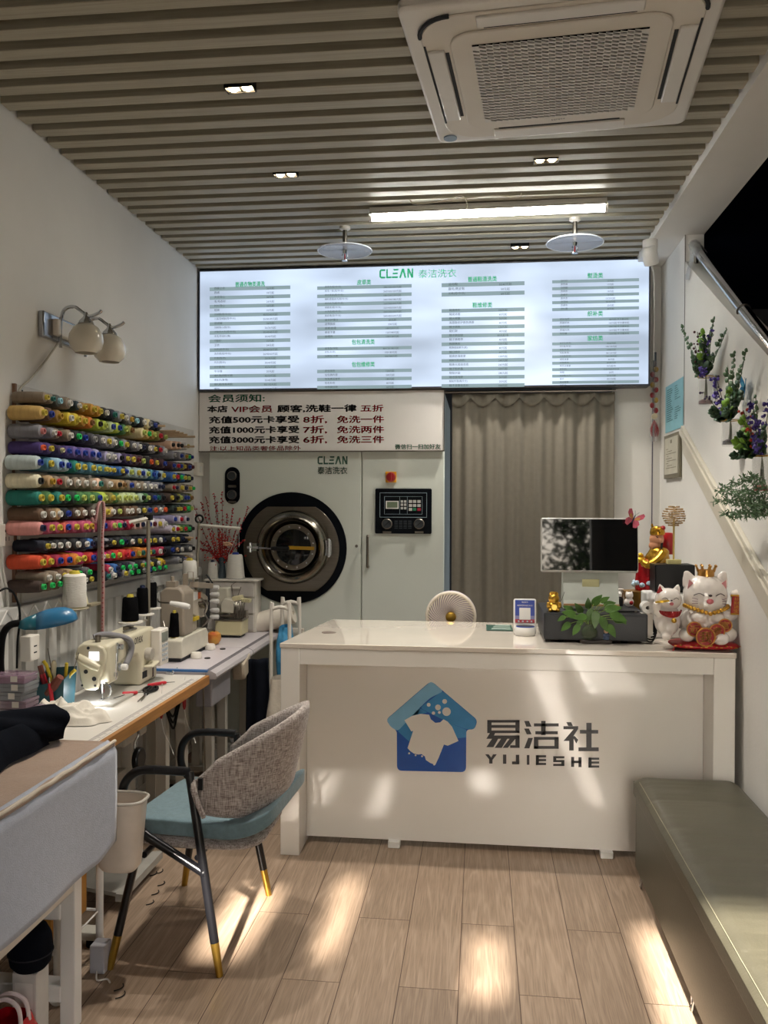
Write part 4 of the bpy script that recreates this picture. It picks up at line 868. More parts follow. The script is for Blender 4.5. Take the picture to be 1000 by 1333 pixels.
ru.box((-1.378, 2.74, .7602), (-1.3765, 3.94, .7606)); ru.box((-1.345, 2.74, .7602), (-1.3435, 3.94, .7606))
ru.build('printed_ruler', M('grey_ruler_print', '#8f8891', .6), t1, smooth=False, world=True)
for y in (2.92, 3.86): leg_frame(t1, -1.78, -1.33, y, .72)
MB().box((-1.70, 2.94, .30), (-1.66, 3.84, .35)).build('cross_bar', M_leg, t1, smooth=False, world=True)
MB().box((-1.72, 3.45, .56), (-1.50, 3.70, .70)).build('motor_box', M_leg, t1, bevel=.01, world=True)
pdl = MB().cbox((-1.52, 3.38, .075), (.24, .40, .015), ry=.12); pdl.cbox((-1.40, 3.38, .055), (.03, .42, .03)); pdl.build('treadle', M('grey_treadle', '#8f8c85', .5, var=.1), t1, smooth=False, world=True)
kl = MB(); kp = at(181, 988, X=-1.345); kl.cyl((kp.x-.014, kp.y, kp.z), (kp.x+.012, kp.y, kp.z), .047, seg=32); kl.build('knee_pad', M('shiny_black_rubber', '#0c0c0d', .3), t1, bevel=.008, bseg=3, world=True)
MB().tube(smoothpts([(kp.x-.014, kp.y, kp.z), (kp.x-.02, kp.y+.01, kp.z+.06), (kp.x-.01, kp.y+.02, kp.z+.09), (kp.x-.02, kp.y+.03, .70)], 6), .006, 8).build('knee_rod', M_steel, t1, world=True)

def tab(y0, y1, label, zt=.78, xr=-1.345):
    t = thing('sewing_table', label, 'table', (-1.55, (y0+y1)/2, 0), 0, 'sewing tables along the left wall')
    MB().box((-1.785, y0, zt-.04), (xr, y1, zt)).build('tabletop', M_lilac, t, smooth=False, bevel=.003, world=True)
    P = [(xr+.001, zt), (xr+.03, zt-.002), (xr+.055, zt-.014), (xr+.060, zt-.03), (xr+.055, zt-.042), (xr+.001, zt-.042)]
    e = MB(); e._add([(p[0], y, p[1]) for y in (y0, y1) for p in P], [(0, 1, 7, 6), (1, 2, 8, 7), (2, 3, 9, 8), (3, 4, 10, 9), (4, 5, 11, 10), (5, 0, 6, 11), (0, 5, 4, 3, 2, 1), (6, 7, 8, 9, 10, 11)])
    e.build('edge_profile', M('ribbed_lilac_grey', '#aaa4a6', .35, var=.04), t, smooth=False, world=True)
    rb = MB()
    for x, z in ((.004, .0008), (.010, .0006), (.016, .0), (.022, -.0006)): rb.box((xr+x, y0, zt+z-.001), (xr+x+.0028, y1, zt+z+.0008))
    rb.build('edge_grooves', M('groove_grey', '#6f6a6e', .5), t, smooth=False, world=True)
    for y in (y0+.12, y1-.12): leg_frame(t, -1.78, xr, y, zt-.04)
    return t
jy = at(320, 843, X=-1.33).y
t2 = tab(4.04, jy-.004, 'pale lilac sewing table with a ribbed edge, middle one in the row')
MB().box((-1.78, 4.035, .772), (-1.33, 4.06, .7815)).build('blue_strip', M('blue_tape', '#2c5f96', .5), t2, smooth=False, world=True)
t3 = tab(jy+.004, 5.42, 'pale lilac sewing table with a ribbed edge, farthest one by the machine')
cb = MB().box((-1.42, 4.12, .58), (-1.335, 4.44, .735)); cb.build('control_box', M('grey_control_box', '#8d8b90', .45), t2, smooth=False, bevel=.006, world=True)
MB().box((-1.42, 4.441, .60), (-1.35, 4.444, .72)).build('control_label', M_white, t2, smooth=False, world=True)
hb = MB().cbox((-1.315, 4.58, .70), (.07, .15, .10), rx=.25); hb.build('treadle_motor', M('beige_motor', '#a89c8a', .45), t2, bevel=.012, world=True)
for tt, y in ((t2, 4.38), (t3, 5.02)):
    MB().cbox((-1.50, y, .07), (.22, .34, .02), ry=.15).build('treadle', MATS['grey_treadle'], tt, smooth=False, world=True, bevel=.003)
# rods and chains under the tables
t = thing('treadle_chain', 'thin chain running from under the middle sewing table to its treadle', 'chain', (-1.42, 4.2, .09))
MB().tube([(-1.36, 4.06, .74), (-1.42, 4.28, .10)], .004, 6).build('links', M_steel, t, world=True)
for k, (px, py) in enumerate(((210, 925), (240, 914))):
    p = at(px, py, X=-1.40)
    tt = thing('red_pull_tag', ('red plastic tag hanging under the near sewing table, closer to the knee pad', 'red plastic tag hanging under the near sewing table, farther from the knee pad')[k], 'tag', (p.x, p.y, p.z))
    MB().lathe([(.004, -.035), (.009, -.02), (.010, .02), (.006, .035), (0, .036)], 10).build('grip', M('red_tag', '#9a1f26', .4), tt)
    MB().tube(smoothpts([(0, 0, .03), (.003, .002, .12), (0, .0, .719-p.z-.001)], 4), .0015, 5).build('string', M_white, tt)
    MB().tube(smoothpts([(0, 0, -.03), (.01, .01, -.10), (.03, .03, -.16), (.05, .02, -.2)], 5), .0016, 5).build('wire', M_white, tt)
t = thing('cable_bundle', 'loops of dark cable hanging under the near sewing table', 'cable', (-1.45, 3.9, .72))
cbm = MB()
for k in range(3): cbm.tube(smoothpts([(0, -.15, -.002), (.01, -.08, -.10-.02*k), (.0, .0, -.13-.03*k), (-.01, .08, -.09-.02*k), (0, .14, -.002)], 6), .005, 6)
cbm.build('cables', M_rub, t)

# navy trousers hanging off the middle table, clear bags on the trolley behind
def navy(u, v):
    x = -1.235+.10*(u-.5)*(1.25-.25*v); z = .735-.48*(1-v)
    return (x, 4.62+.015*math.sin(u*9)+.02*(1-v)+.05*(u-.5), z)
tag(MB().grid(navy, 20, 16).build('hanging_cloth', M_navycloth, solid=.012, ang=180), 'length of black navy cloth hanging beside the beige motor of the middle sewing table', 'cloth')

# ---- lockstitch machine
X0, X1 = -1.668, -1.533; Y0, Y1 = 3.36, 3.90; Z = .76
t = thing('sewing_machine', 'cream lockstitch sewing machine with a lit needle on the near sewing table', 'sewing machine', (-1.60, 3.63, Z))
MB().box((X0-.01, Y0-.02, Z+.001), (X1+.03, Y1, Z+.012)).build('bed_plate', M('bright_bed_plate', '#b8b4ac', .3, .3), t, smooth=False, bevel=.003, world=True)
P = [(Y0+.015, 1.012), (Y0+.05, 1.018), (Y0+.30, 1.022), (Y1-.10, 1.026), (Y1-.05, 1.022), (Y1-.012, 1.005), (Y1, .98), (Y1, Z+.012), (Y1-.20, Z+.012), (Y1-.21, .88), (Y1-.24, .915), (Y1-.30, .925), (Y0+.13, .915), (Y0+.12, .90), (Y0+.11, .845), (Y0+.02, .845), (Y0, .93), (Y0, 1.01)]
MB().prism(P, X0, X1, 'X').build('body', M_cream, t, bevel=.018, bseg=4, world=True, ang=50)
fp = [(X0+.002, .975), (X0+.012, 1.005), (X0+.035, 1.018), (X1-.04, 1.018), (X1-.012, 1.003), (X1-.002, .98), (X1-.004, .94), (X1-.035, .835), (X1-.05, .828), (X0+.05, .828), (X0+.032, .84)]
fa = MB().prism(fp, Y0-.022, Y0-.002, 'Y').build('face_plate', M_cream, t, bevel=.006, bseg=3, world=True)
cx = (X0+X1)/2
hs_ = MB()
for x, z, r in ((cx-.008, 1.003, .0065), (cx-.018, .905, .009), (cx+.018, .876, .0095), (cx-.034, .848, .005), (cx+.022, .848, .005)): hs_.cyl((x, Y0-.0235, z), (x, Y0-.02, z), r, seg=14)
hs_.build('screw_hole', M_slot, fa, world=True)
MB().cbox((cx+.018, Y0-.024, .970), (.042, .004, .036)).build('light_window', M('needle_light_glow', '#f4f4ff', .4, emit=.4, ecol='#eef0ff'), fa, smooth=False, world=True)
gd = MB().tube([(cx-.05, Y0-.030, .968), (cx-.02, Y0-.035, .953), (cx+.02, Y0-.035, .934), (cx+.045, Y0-.032, .922)], [.014, .018, .018, .014], 12)
gd.build('take_up_guard', M_cream, fa, world=True)
nb = MB(); nb.cyl((cx+.02, Y0+.05, .85), (cx+.02, Y0+.05, .80), .008, seg=10); nb.cyl((cx+.02, Y0+.05, .80), (cx+.02, Y0+.05, .775), .0015, seg=6); nb.cbox((cx+.02, Y0+.05, .776), (.012, .03, .004))
nb.tube(smoothpts([(X1-.02, Y0+.02, .855), (X1+.005, Y0+.015, .83), (X1-.005, Y0+.03, .80), (X1-.02, Y0+.045, .785)], 5), .004, 6); nb.build('needle_bar', M_chrome, t, world=True)
tn = MB()
tn.cyl((X1-.002, Y0+.095, .905), (X1+.022, Y0+.095, .905), .006, seg=10); tn.cyl((X1+.004, Y0+.095, .905), (X1+.010, Y0+.095, .905), .018, seg=20); tn.cyl((X1+.002, Y0+.06, .88), (X1+.012, Y0+.06, .88), .010, seg=14)
tn.box((X1, Y0+.075, .93), (X1+.006, Y0+.085, 1.01)); tn.cyl((X1, Y0+.1, .99), (X1+.02, Y0+.1, .99), .012, seg=14); tn.tube([(X1+.01, Y0+.06, .97), (X1+.012, Y0+.05, .90), (X1+.01, Y0+.055, .86)], .003, 6); tn.build('thread_tension', M_chrome, t, world=True)
MB().lathe([(.0, 0), (.013, .002), (.014, .02), (.012, .026), (0, .028)], 16, (X1+.016, Y0+.095, .905), 'X').build('tension_knob', M_white, t, world=True)
hz = smoothpts([(X0+.03, Y0+.09, 1.030), (cx, Y0+.12, 1.038), (X1+.003, Y0+.17, 1.016), (X1+.016, Y0+.20, .98), (X1+.014, Y0+.19, .94), (X1+.008, Y0+.16, .905)], 6)
MB().tube(hz, .013, 10).build('cable_sleeve', M('grey_cloth_sleeve', '#7d7c80', .8), t, world=True)
MB().text('onex', (X1+.0012, Y0+.315, .985), (0, 1, 0), (0, 0, 1), .030, .095).build('lettering', M_black, t, smooth=False, world=True)
pn_ = MB().cbox((X1+.025, Y1-.035, .925), (.05, .105, .17)).build('control_panel', M_white2, t, bevel=.006, world=True)
MB().cbox((X1+.051, Y1-.035, .973), (.002, .075, .044)).build('display', M('grey_display', '#7b8077', .3), pn_, smooth=False, world=True)
kk = MB()
for i in range(3):
    for j in range(4): kk.cbox((X1+.051, Y1-.06+.025*i, .933-.022*j), (.003, .017, .012))
kk.build('keypad', M('pale_keys', '#a7aeb4', .5), pn_, smooth=False, world=True)
MB().lathe([(.030, 0), (.031, .014), (.027, .028), (0, .030)], 24, (X1, Y1-.13, .905), 'X').build('stitch_dial', M('grey_beige_dial', '#a39d92', .4), t, world=True)
MB().cbox((X1+.022, Y1-.12, .858), (.045, .10, .010), rx=.12).build('reverse_lever', M_cream, t, bevel=.004, world=True)
MB().cbox((X1+.001, Y1-.155, .815), (.003, .05, .03)).build('label_plate', M_slot, t, smooth=False, world=True)
MB().cbox((X1+.001, Y1-.055, .83), (.003, .012, .09)).build('label_strip', M('brown_label', '#4a2f2a', .5), t, smooth=False, world=True)
for tp_ in (MB().cyl((cx, Y0+.05, 1.01), (cx, Y0+.05, 1.045), .012, seg=12), MB().tube([(cx+.02, Y0+.26, 1.028), (cx+.05, Y0+.33, 1.034), (cx+.01, Y0+.36, 1.032)], .005, 6), MB().cbox((cx, Y1-.18, 1.032), (.03, .05, .014))): tp_.build('thread_guide', M_steel, t, world=True)
nl = bpy.data.lights.new('needle_light', 'POINT'); no = bpy.data.objects.new('needle_light', nl); COL.objects.link(no); no.parent = t
nl.energy = .2; nl.shadow_soft_size = .01; nl.color = (.95, .97, 1); no.location = (.02, -.29, .055)

def cone(name_label, loc, r0, r1, h, mat, core, group=None, ridge=True):
    t = thing('thread_cone', name_label, 'thread spool', loc, 0, group)
    MB().lathe([(0, 0), (r0*.96, 0), (r0, .006), (r0-(r0-r1)*.5, h*.5), (r1, h-.008), (r1*.85, h), (0, h)], 28).build('thread', mat, t)
    MB().lathe([(r1*.5, h-.002), (r1*.42, h+.012), (r1*.25, h+.014), (r1*.22, h)], 16).build('spool_core', core, t)
    MB().lathe([(0, 0), (r0*.9, 0), (r0*.9, .002), (0, .002)], 20, (0, 0, -.002)).build('spool_base', core, t)
    return t
W_ = M('white_thread', '#d3d0c8', .75, var=.04, scale=120, bump=.25, bscale=300, stretch=(.2, .2, 1))
K_ = M('black_thread', '#08080a', .8, spec=.08, var=.15, scale=120, bump=.25, bscale=300, stretch=(.2, .2, 1))
# ---- thread stand of the near machine with the tape measure
px0 = at(130, 800, X=-1.702); XP, YP = -1.702, px0.y
t = thing('thread_stand', 'tall metal thread stand behind the near sewing machine, tape measure hung on it', 'thread stand', (XP, YP, .76), 0, 'thread stands behind the machines')
zt = at(130, 655, Y=YP).z
MB().box((XP-.009, YP-.009, .76), (XP+.009, YP+.009, zt)).build('pole', M('dull_grey_metal', '#8d877a', .4, .6), t, smooth=False, bevel=.002, world=True)
e = at(107, 657, Y=YP); MB().cbox(((e.x+XP)/2, YP, zt-.015), (XP-e.x+.01, .012, .028)).build('top_bar', M_leg, t, smooth=False, bevel=.002, world=True)
zp_ = at(98, 790, Y=YP-.30).z-.002
q = at(97, 790, Y=YP-.30)
pl_ = MB().lathe([(0, 0), (.058, 0), (.06, .004), (.05, .007), (0, .007)], 28, (q.x, q.y, zp_-.007)); pl_.box((XP-.022, YP-.31, zp_-.022), (XP+.012, YP+.01, zp_-.010)); pl_.box((XP-.07, YP-.15, zp_-.012), (XP+.03, YP-.11, zp_-.004)); pl_.build('spool_tray', M('khaki_metal', '#8f8771', .45, .2), t, world=True, bevel=.002)
MB().lathe([(.019, 0), (.012, .035), (.009, .038), (0, .038)], 16, (XP-.012, YP-.13, zp_-.004)).build('cone_holder', M_cream2, t, world=True)
wr = MB()
for dx in (-.055, -.045): wr.tube(smoothpts([(XP+dx, YP, zt-.03), (XP+dx*1.0, YP-.06, zt-.2), (XP+dx*.5, YP-.14, zp_+.05)], 5), .0008, 4)
wr.build('thread', M_white2, t, world=True)
cone('white thread cone with a yellow core on the tray beside the blue desk lamp', (q.x, q.y, zp_+.003), .049, .046, .136, W_, TF['yellow'])
# tape measure
tpm = smoothpts([(XP-.024, YP-.013, 1.47), (XP-.034, YP-.016, 1.54), (XP-.018, YP-.016, zt-.09), (XP-.006, YP-.014, zt-.02), (XP, YP-.004, zt+.004), (XP+.012, YP+.004, zt+.003), (XP+.016, YP+.006, zt-.06), (XP+.013, YP-.006, 1.45), (XP+.022, YP-.016, 1.25), (XP+.020, YP-.016, 1.08), (XP+.018, YP-.014, .985)], 8)
tm = MB(); V = []
for p in tpm: V += [p+Vector((-.009, .002, 0)), p+Vector((.009, -.002, 0))]
tm._add(V, [(2*i, 2*i+1, 2*i+3, 2*i+2) for i in range(len(tpm)-1)])
t = thing('tape_measure', 'pink tailor tape measure hanging from the tall thread stand', 'tape measure', (XP, YP, 1.0))
tm.build('tape', M('pink_tape', '#c49a98', .6, var=.05), t, solid=.0012, world=True, ang=180)
mk = MB()
for i in range(2, len(tpm)-1):
    p = tpm[i]; n = .55*(tpm[i+1]-p) if i+1 < len(tpm) else Vector((0, 0, -.01))
    o = Vector((0, -.0022, 0)); mk._add([p+o+Vector((-.003, 0, 0)), p+o+Vector((.004, -.001, 0)), p+o+n*.5+Vector((.004, -.001, 0)), p+o+n*.5+Vector((-.003, 0, 0))], [(0, 1, 2, 3)])
mk.build('tape_marks', M('red_tape_print', '#a8484d', .6), t, smooth=False, world=True)

# ---- second stand with black cones
pp = at(193, 800, Y=4.06)
t = thing('thread_stand', 'grey thread stand with white trays of black thread, in the middle of the row', 'thread stand', (pp.x, 4.06, .76), 0, 'thread stands behind the machines')
zt2 = at(193, 672, Y=4.06).z
MB().cyl((pp.x, 4.06, .782), (pp.x, 4.06, zt2), .010, seg=14).build('pole', MATS['dull_grey_metal'], t, world=True)
e = at(163, 682, Y=4.0); MB().tube([(pp.x+.005, 4.06, zt2-.01), (e.x, 4.0, e.z)], [.013, .013], 6).build('top_bar', M_leg, t, world=True)
MB().box((pp.x-.018, 4.045, zt2-.02), (pp.x+.018, 4.075, zt2+.008)).build('top_clamp', M_blk, t, smooth=False, world=True)
for k, (px, py, yy, r) in enumerate(((170, 809, 3.95, .060), (186, 799, 4.04, .055), (198, 791, 4.14, .045))):
    c = at(px, py, Y=yy)
    MB().lathe([(0, -.006), (r, -.006), (r, 0), (r*.9, .001), (0, .001)], 28, c).cyl((c.x, c.y, c.z-.006), (pp.x, 4.06, c.z-.006), .005, seg=6).build('tray', M_white2, t, world=True)
    cc = cone(('black thread cone with a yellow core above the near sewing machine', 'navy black thread cone just behind the yellow cored black cone', 'tall black thread cone with a grey tip, last of the three behind the near machine')[k], (c.x-.002, c.y, c.z+.004), (.041, .03, .026)[k], (.036, .027, .025)[k], (.115, .125, .125)[k], K_, (TF['yellow'], TF['navy'], TF['grey'])[k], 'black thread cones on the middle stand')

# ---- interlock machine on the middle table
a, b = at(237, 860, Z=.79), at(265, 842, Z=.79)
BX0, BX1, BY0, BY1 = -1.66, a.x, a.y, b.y
t = thing('sewing_machine', 'beige brown interlock sewing machine on a white base, on the middle table', 'sewing machine', ((BX0+BX1)/2, (BY0+BY1)/2, .78))
P = [(BY0, .80), (BY1-.02, .80), (BY1, .82), (BY1, .875), (BY1-.03, .905), (BY0+.02, .905), (BY0, .89)]
MB().prism(P, BX0, BX1, 'X').build('base', M('off_white_enamel', '#c9c4b4', .35), t, bevel=.006, world=True)
MB().box((BX0+.01, BY0+.01, .781), (BX1-.01, BY1-.02, .80)).build('drip_pan', M_slot, t, smooth=False, world=True)
MB().box((BX0+.03, BY0-.004, .81), (BX0+.055, BY0, .825)).build('oil_window', M_slot, t, smooth=False, world=True)
hz1 = at(209, 765, Y=BY0+.03)
zt_ = hz1.z
P = [(BX0-.01, .93), (BX0-.012, zt_-.03), (BX0+.02, zt_), (BX1-.035, zt_), (BX1-.008, zt_-.03), (BX1-.008, .905), (BX0+.05, .905)]
MB().prism(P, BY0+.05, BY0+.20, 'Y').build('column', M_bei, t, bevel=.012, bseg=3, world=True)
P = [(BY0+.20, 1.0), (BY0+.20, zt_-.02), (BY0+.36, zt_-.05), (BY1+.04, zt_-.09), (BY1+.04, 1.0), (BY1-.02, .96), (BY0+.26, .98)]
MB().prism(P, BX0+.01, BX1-.014, 'X').build('head', M('pale_beige_enamel', '#b3aa9b', .35), t, bevel=.01, bseg=3, world=True)
MB().box((BX1-.016, BY0+.215, zt_-.085), (BX1-.010, BY0+.275, zt_-.04)).build('white_label', M_white, t, smooth=False, world=True)
MB().box((BX1-.016, BY0+.28, zt_-.085), (BX1-.009, BY0+.32, zt_-.05)).build('orange_label', M('orange_sticker', '#c4551f', .5), t, smooth=False, world=True)
MB().box((BX1-.016, BY0+.21, .965), (BX1-.006, BY0+.29, .985)).build('yellow_label', M('yellow_label', '#c0a62a', .5), t, smooth=False, world=True)
MB().box((BX0+.06, BY0+.19, .905), (BX1-.02, BY0+.30, 1.0)).build('lower_arm', MATS['pale_beige_enamel'], t, bevel=.015, bseg=3, world=True)
mc = MB()
for k in range(5): mc.cyl((BX1-.014, BY0+.30+.02*k, zt_-.11-.012*(k % 3)), (BX1+.014, BY0+.30+.02*k, zt_-.11-.012*(k % 3)), .010+.003*(k % 2), seg=12)
mc.tube(smoothpts([(BX1, BY0+.30, 1.08), (BX1+.02, BY0+.33, 1.04), (BX1, BY0+.36, .99), (BX1+.01, BY0+.38, .95), (BX1-.02, BY0+.37, .91)], 5), .005, 6); mc.cyl((BX1-.05, BY1-.05, .96), (BX1-.05, BY1-.05, .91), .008, seg=10)
mc.tube(smoothpts([(BX0+.02, BY0+.02, .99), (BX0+.04, BY0-.005, .95), (BX0+.02, BY0, .92)], 5), .005, 6); mc.build('mechanism', M_steel, t, world=True)
for k in range(2): MB().lathe([(0, 0), (.026, 0), (.026, .012), (.01, .016), (0, .016)], 18, (BX0+.01+.04*k, BY0+.03, .93), '-Y').build('hand_wheel', M_rub, t, world=True)
ar_ = MB(); ar_.box((BX0+.02, BY0+.06, zt_), (BX0+.07, BY0+.11, zt_+.03)); ar_.cyl((BX0+.05, BY0+.08, zt_+.02), (BX0+.05, BY0+.08, zt_+.055), .009, seg=10); ar_.tube([(BX0+.09, BY0+.2, zt_), (BX0+.09, BY0+.2, zt_+.07), (BX0+.12, BY0+.2, zt_+.07), (BX0+.12, BY0+.2, zt_)], .003, 6); ar_.box((BX0+.06, BY0+.2, zt_-.02), (BX0+.085, BY0+.225, zt_+.06)); ar_.cbox((BX0+.12, BY0+.34, zt_-.015), (.05, .26, .03), rx=-.12); ar_.build('top_guides', M_bei, t, smooth=False, world=True, bevel=.002)
l0, l1 = at(222, 785, Y=BY0-.04), at(247, 790, Y=BY0-.05)
MB().tube([l0, l0.lerp(l1, .3), l0.lerp(l1, .8), l1], [.011, .014, .016, .012], 14).build('lamp_head', M_white, t, world=True)
MB().tube(smoothpts([(BX0-.02, BY0+.05, 1.10), (l0.x-.06, BY0-.03, l0.z+.002), l0], 5), .004, 8).build('lamp_neck', M_steel, t, world=True)
for px, py in ((258, 852), (276, 841)):
    c = at(px, py, Z=.80); MB().lathe([(0, -.018), (.03, -.018), (.03, .0), (.024, .012), (0, .014)], 20, (c.x-.01, c.y, .80)).build('rubber_mount', M_white2, t, world=True)
c = at(227, 826, Y=BY0+.035)
cone('slim black thread cone with a yellow core standing on the interlock machine base', (c.x, BY0+.035, .907), .026, .021, .125, K_, TF['yellow'], 'black thread cones on the middle stand')
t = thing('screw_cap', 'small round black ringed cap set in the middle sewing table top', 'cap', at(290, 845, Z=.7805), 0, 'ringed caps in the middle table top')
MB().torus((0, 0, .001), .014, .003, seg=20, s2=6).build('ring', M_blk, t); MB().cyl((0, 0, 0), (0, 0, .002), .012, seg=16).build('cap_centre', M_steel, t)
c2 = copy_tree(t); c2.location = at(270, 857, Z=.7805); tag(c2, 'small round black ringed cap nearest the blue strip in the middle table top', 'cap', 'ringed caps in the middle table top')
t['label'] = 'small round black ringed cap by the apple end of the middle table top'

# ---- overlock machine on the far table, cabinet and thread behind it
c = at(316, 826, Z=.80); OX1, OY0 = c.x, c.y-.02; OX0 = OX1-.17; OY1 = OY0+.15
t = thing('sewing_machine', 'cream overlock sewing machine with a column of white tension knobs, farthest table', 'sewing machine', ((OX0+OX1)/2, OY0+.1, .78))
MB().box((OX0, OY0, .795), (OX1, OY1, .885)).build('base', M_cream2, t, bevel=.008, bseg=3, world=True)
MB().box((OX0+.01, OY0+.01, .781), (OX1-.02, OY1-.01, .795)).build('pad', M_slot, t, smooth=False, world=True)
MB().box((OX0-.005, OY0-.004, .885), (OX1+.004, OY1, .897)).build('cloth_plate', M_steel, t, smooth=False, bevel=.003, world=True)
P = [(OX0+.03, .93), (OX0+.03, .99), (OX0+.055, 1.02), (OX1-.055, 1.01), (OX1-.035, .93)]
MB().prism(P, OY0+.02, OY0+.10, 'Y').build('head_cover', MATS['off_white_enamel'], t, bevel=.006, world=True)
MB().box((OX0-.01, OY0+.07, .897), (OX0+.06, OY1-.005, 1.08)).build('column', MATS['off_white_enamel'], t, bevel=.008, world=True)
MB().cbox((OX1-.04, OY0+.05, 1.02), (.06, .06, .03), ry=-.2).build('front_cover', M_cream2, t, bevel=.006, world=True)
tp2 = MB()
for k in range(5): tp2.cbox((OX1-.005+.011*k, OY0+.04, 1.01-.001*k), (.009, .05, .022))
tp2.build('presser_comb', M_cream2, t, bevel=.002, world=True)
mc = MB()
for k in range(6): mc.tube(smoothpts([(OX1-.06+.014*k, OY0+.03, 1.0), (OX1-.05+.012*k, OY0+.015-.004*(k % 3), .96), (OX1-.06+.012*k, OY0+.03, .90)], 4), .0045, 6)
mc.cbox((OX1-.03, OY0+.05, .925), (.10, .05, .04)); mc.cbox((OX0+.06, OY0+.015, .915), (.14, .03, .012)); mc.tube([(OX0+.1, OY0+.06, 1.01), (OX0+.09, OY0+.05, 1.10), (OX0+.12, OY0+.04, 1.12)], .0025, 6); mc.tube([(OX0+.12, OY0+.06, 1.01), (OX0+.15, OY0+.05, 1.09)], .0025, 6); mc.build('mechanism', M_steel, t, world=True, ang=40)
kc = MB(); kx = at(271, 790, Y=OY0-.02)
kc.box((kx.x-.012, OY0-.03, .90), (kx.x+.008, OY0-.01, at(271, 757, Y=OY0-.02).z)); kc.build('tension_post', M_slot, t, smooth=False, world=True)
for v in (262, 315, 368, 437, 488):
    c = at(190+490*.17, 720+v*.17, Y=OY0-.02); MB().lathe([(.006, 0), (.010, .008), (.013, .012), (.0145, .05), (.012, .056), (0, .058)], 16, c, 'X').build('tension_knob', M_white, t, world=True)
pt = at(266, 752, Y=OY0-.01); MB().tube(smoothpts([(kx.x+.03, OY0-.02, pt.z-.035), (kx.x+.005, OY0-.02, pt.z+.0), (kx.x-.015, OY0-.02, pt.z+.02)], 4), [.004]*4+[.006]*4+[.005], 6).build('thread_arm', M_slot, t, world=True)

CX0, CX1, CY0, CY1 = -1.74, at(333, 760, Y=5.27).x, 5.26, 5.40
zt3 = at(300, 754, Y=5.27).z
t = thing('drawer_cabinet', 'small white plastic drawer cabinet behind the overlock machine', 'cabinet', ((CX0+CX1)/2, 5.33, .78))
MB().box((CX0, CY0+.01, .781), (CX1, CY1, zt3-.012)).build('body', M_white2, t, smooth=False, bevel=.004, world=True)
MB().box((CX0-.015, CY0-.01, zt3-.012), (CX1+.02, CY1+.005, zt3)).build('top', M_white2, t, smooth=False, bevel=.004, world=True)
for k in range(3):
    z = .80+.105*k; d = MB().box((CX0+.012, CY0-.002, z), (CX1-.012, CY0+.009, z+.092)).build('drawer', M('pale_drawer', '#c0bab4', .4), t, smooth=False, bevel=.003, world=True)
    MB().box((CX0+.10, CY0-.012, z+.05), (CX1-.10, CY0-.002, z+.062)).build('handle', M_white2, d, smooth=False, world=True)
for k, (px, pt_, pb_, w0, w1, lab, core) in enumerate(((277, 732, 753, .036, .028, 'white thread cone with a dark core on the drawer cabinet left of the vase', TF['navy']), (306.5, 722, 753.5, .060, .046, 'large white thread cone with a blue core on the drawer cabinet', TF['blue']))):
    c = at(px, pb_, Y=5.32); h = at(px, pt_, Y=5.32).z-zt3
    cone(lab, (c.x, 5.32, zt3+.002), w0, w1, h, W_, core, 'white thread cones on the drawer cabinet')
p3 = at(258, 690, Y=5.0)
c = at(247, 752, Y=4.75)
t = thing('thread_stand', 'thread stand with a black ring on top, near the far end of the thread rack', 'thread stand', (-1.655, 4.78, .78), 0, 'thread stands behind the machines')
b0 = at(252, 800, Y=4.8); t0 = at(259.5, 680, Y=4.8)
MB().tube([(b0.x, 4.8, .78), (t0.x, 4.8, t0.z)], .009, 12).build('pole', MATS['dull_grey_metal'], t, world=True)
MB().torus((t0.x, 4.8, t0.z+.02), .022, .006, 'Y', 24, 8).build('ring', M_blk, t, world=True)
e = at(313, 688, Y=4.84); MB().tube([(t0.x-.01, 4.8, t0.z-.015), (e.x, 4.84, e.z)], .009, 8).build('top_bar', M_leg, t, world=True)
MB().tube([(e.x-.008, 4.84, e.z), (e.x-.010, 4.845, e.z-.11)], .0008, 4).build('thread', M_white, t, world=True)
MB().lathe([(0, 0), (.055, 0), (.055, .004), (0, .004)], 24, (c.x, 4.75, c.z-.006)).cyl((c.x, 4.75, c.z-.004), (b0.x, 4.8, c.z-.004), .005, seg=6).build('tray', M('clear_grey_tray', '#a9a69e', .4), t, world=True)
cone('white thread cone with a yellow core behind the interlock machine', (c.x, 4.75, c.z), .043, .040, .10, W_, TF['yellow'])

# red berry branches in a vase on the cabinet
vp = at(290, 753, Y=5.36)
t = thing('branch_vase', 'dark glass vase of red berry branches on the drawer cabinet', 'vase', (vp.x, 5.345, zt3))
MB().lathe([(0, 0), (.026, 0), (.028, .01), (.022, .06), (.018, .10), (.026, .135), (.024, .135), (.016, .10), (.02, .05), (0, .012)], 20).build('vase', M('blue_grey_glass', '#46525c', .15, alpha=.9), t)
M_twig = M('dark_red_twig', '#5a2526', .7); M_berry = M('red_berry', '#a01522', .35, var=.15); M_redleaf = M('orange_red_leaf', '#b5301d', .5, var=.2)
def bz(px, py, dy=0): p = at(px, py, Y=5.345+dy); return p-Vector((vp.x, 5.345, zt3))
tw = MB(); be = MB(); lf = MB()
tips = [(246, 640, -.02), (268, 648, 0), (279, 643, .02), (289, 641, -.03), (303, 663, .01), (323, 661, -.03), (262, 655, .03), (282, 655, .0), (296, 670, .03), (312, 676, -.02), (256, 700, -.02), (318, 702, 0), (262, 715, .0)]
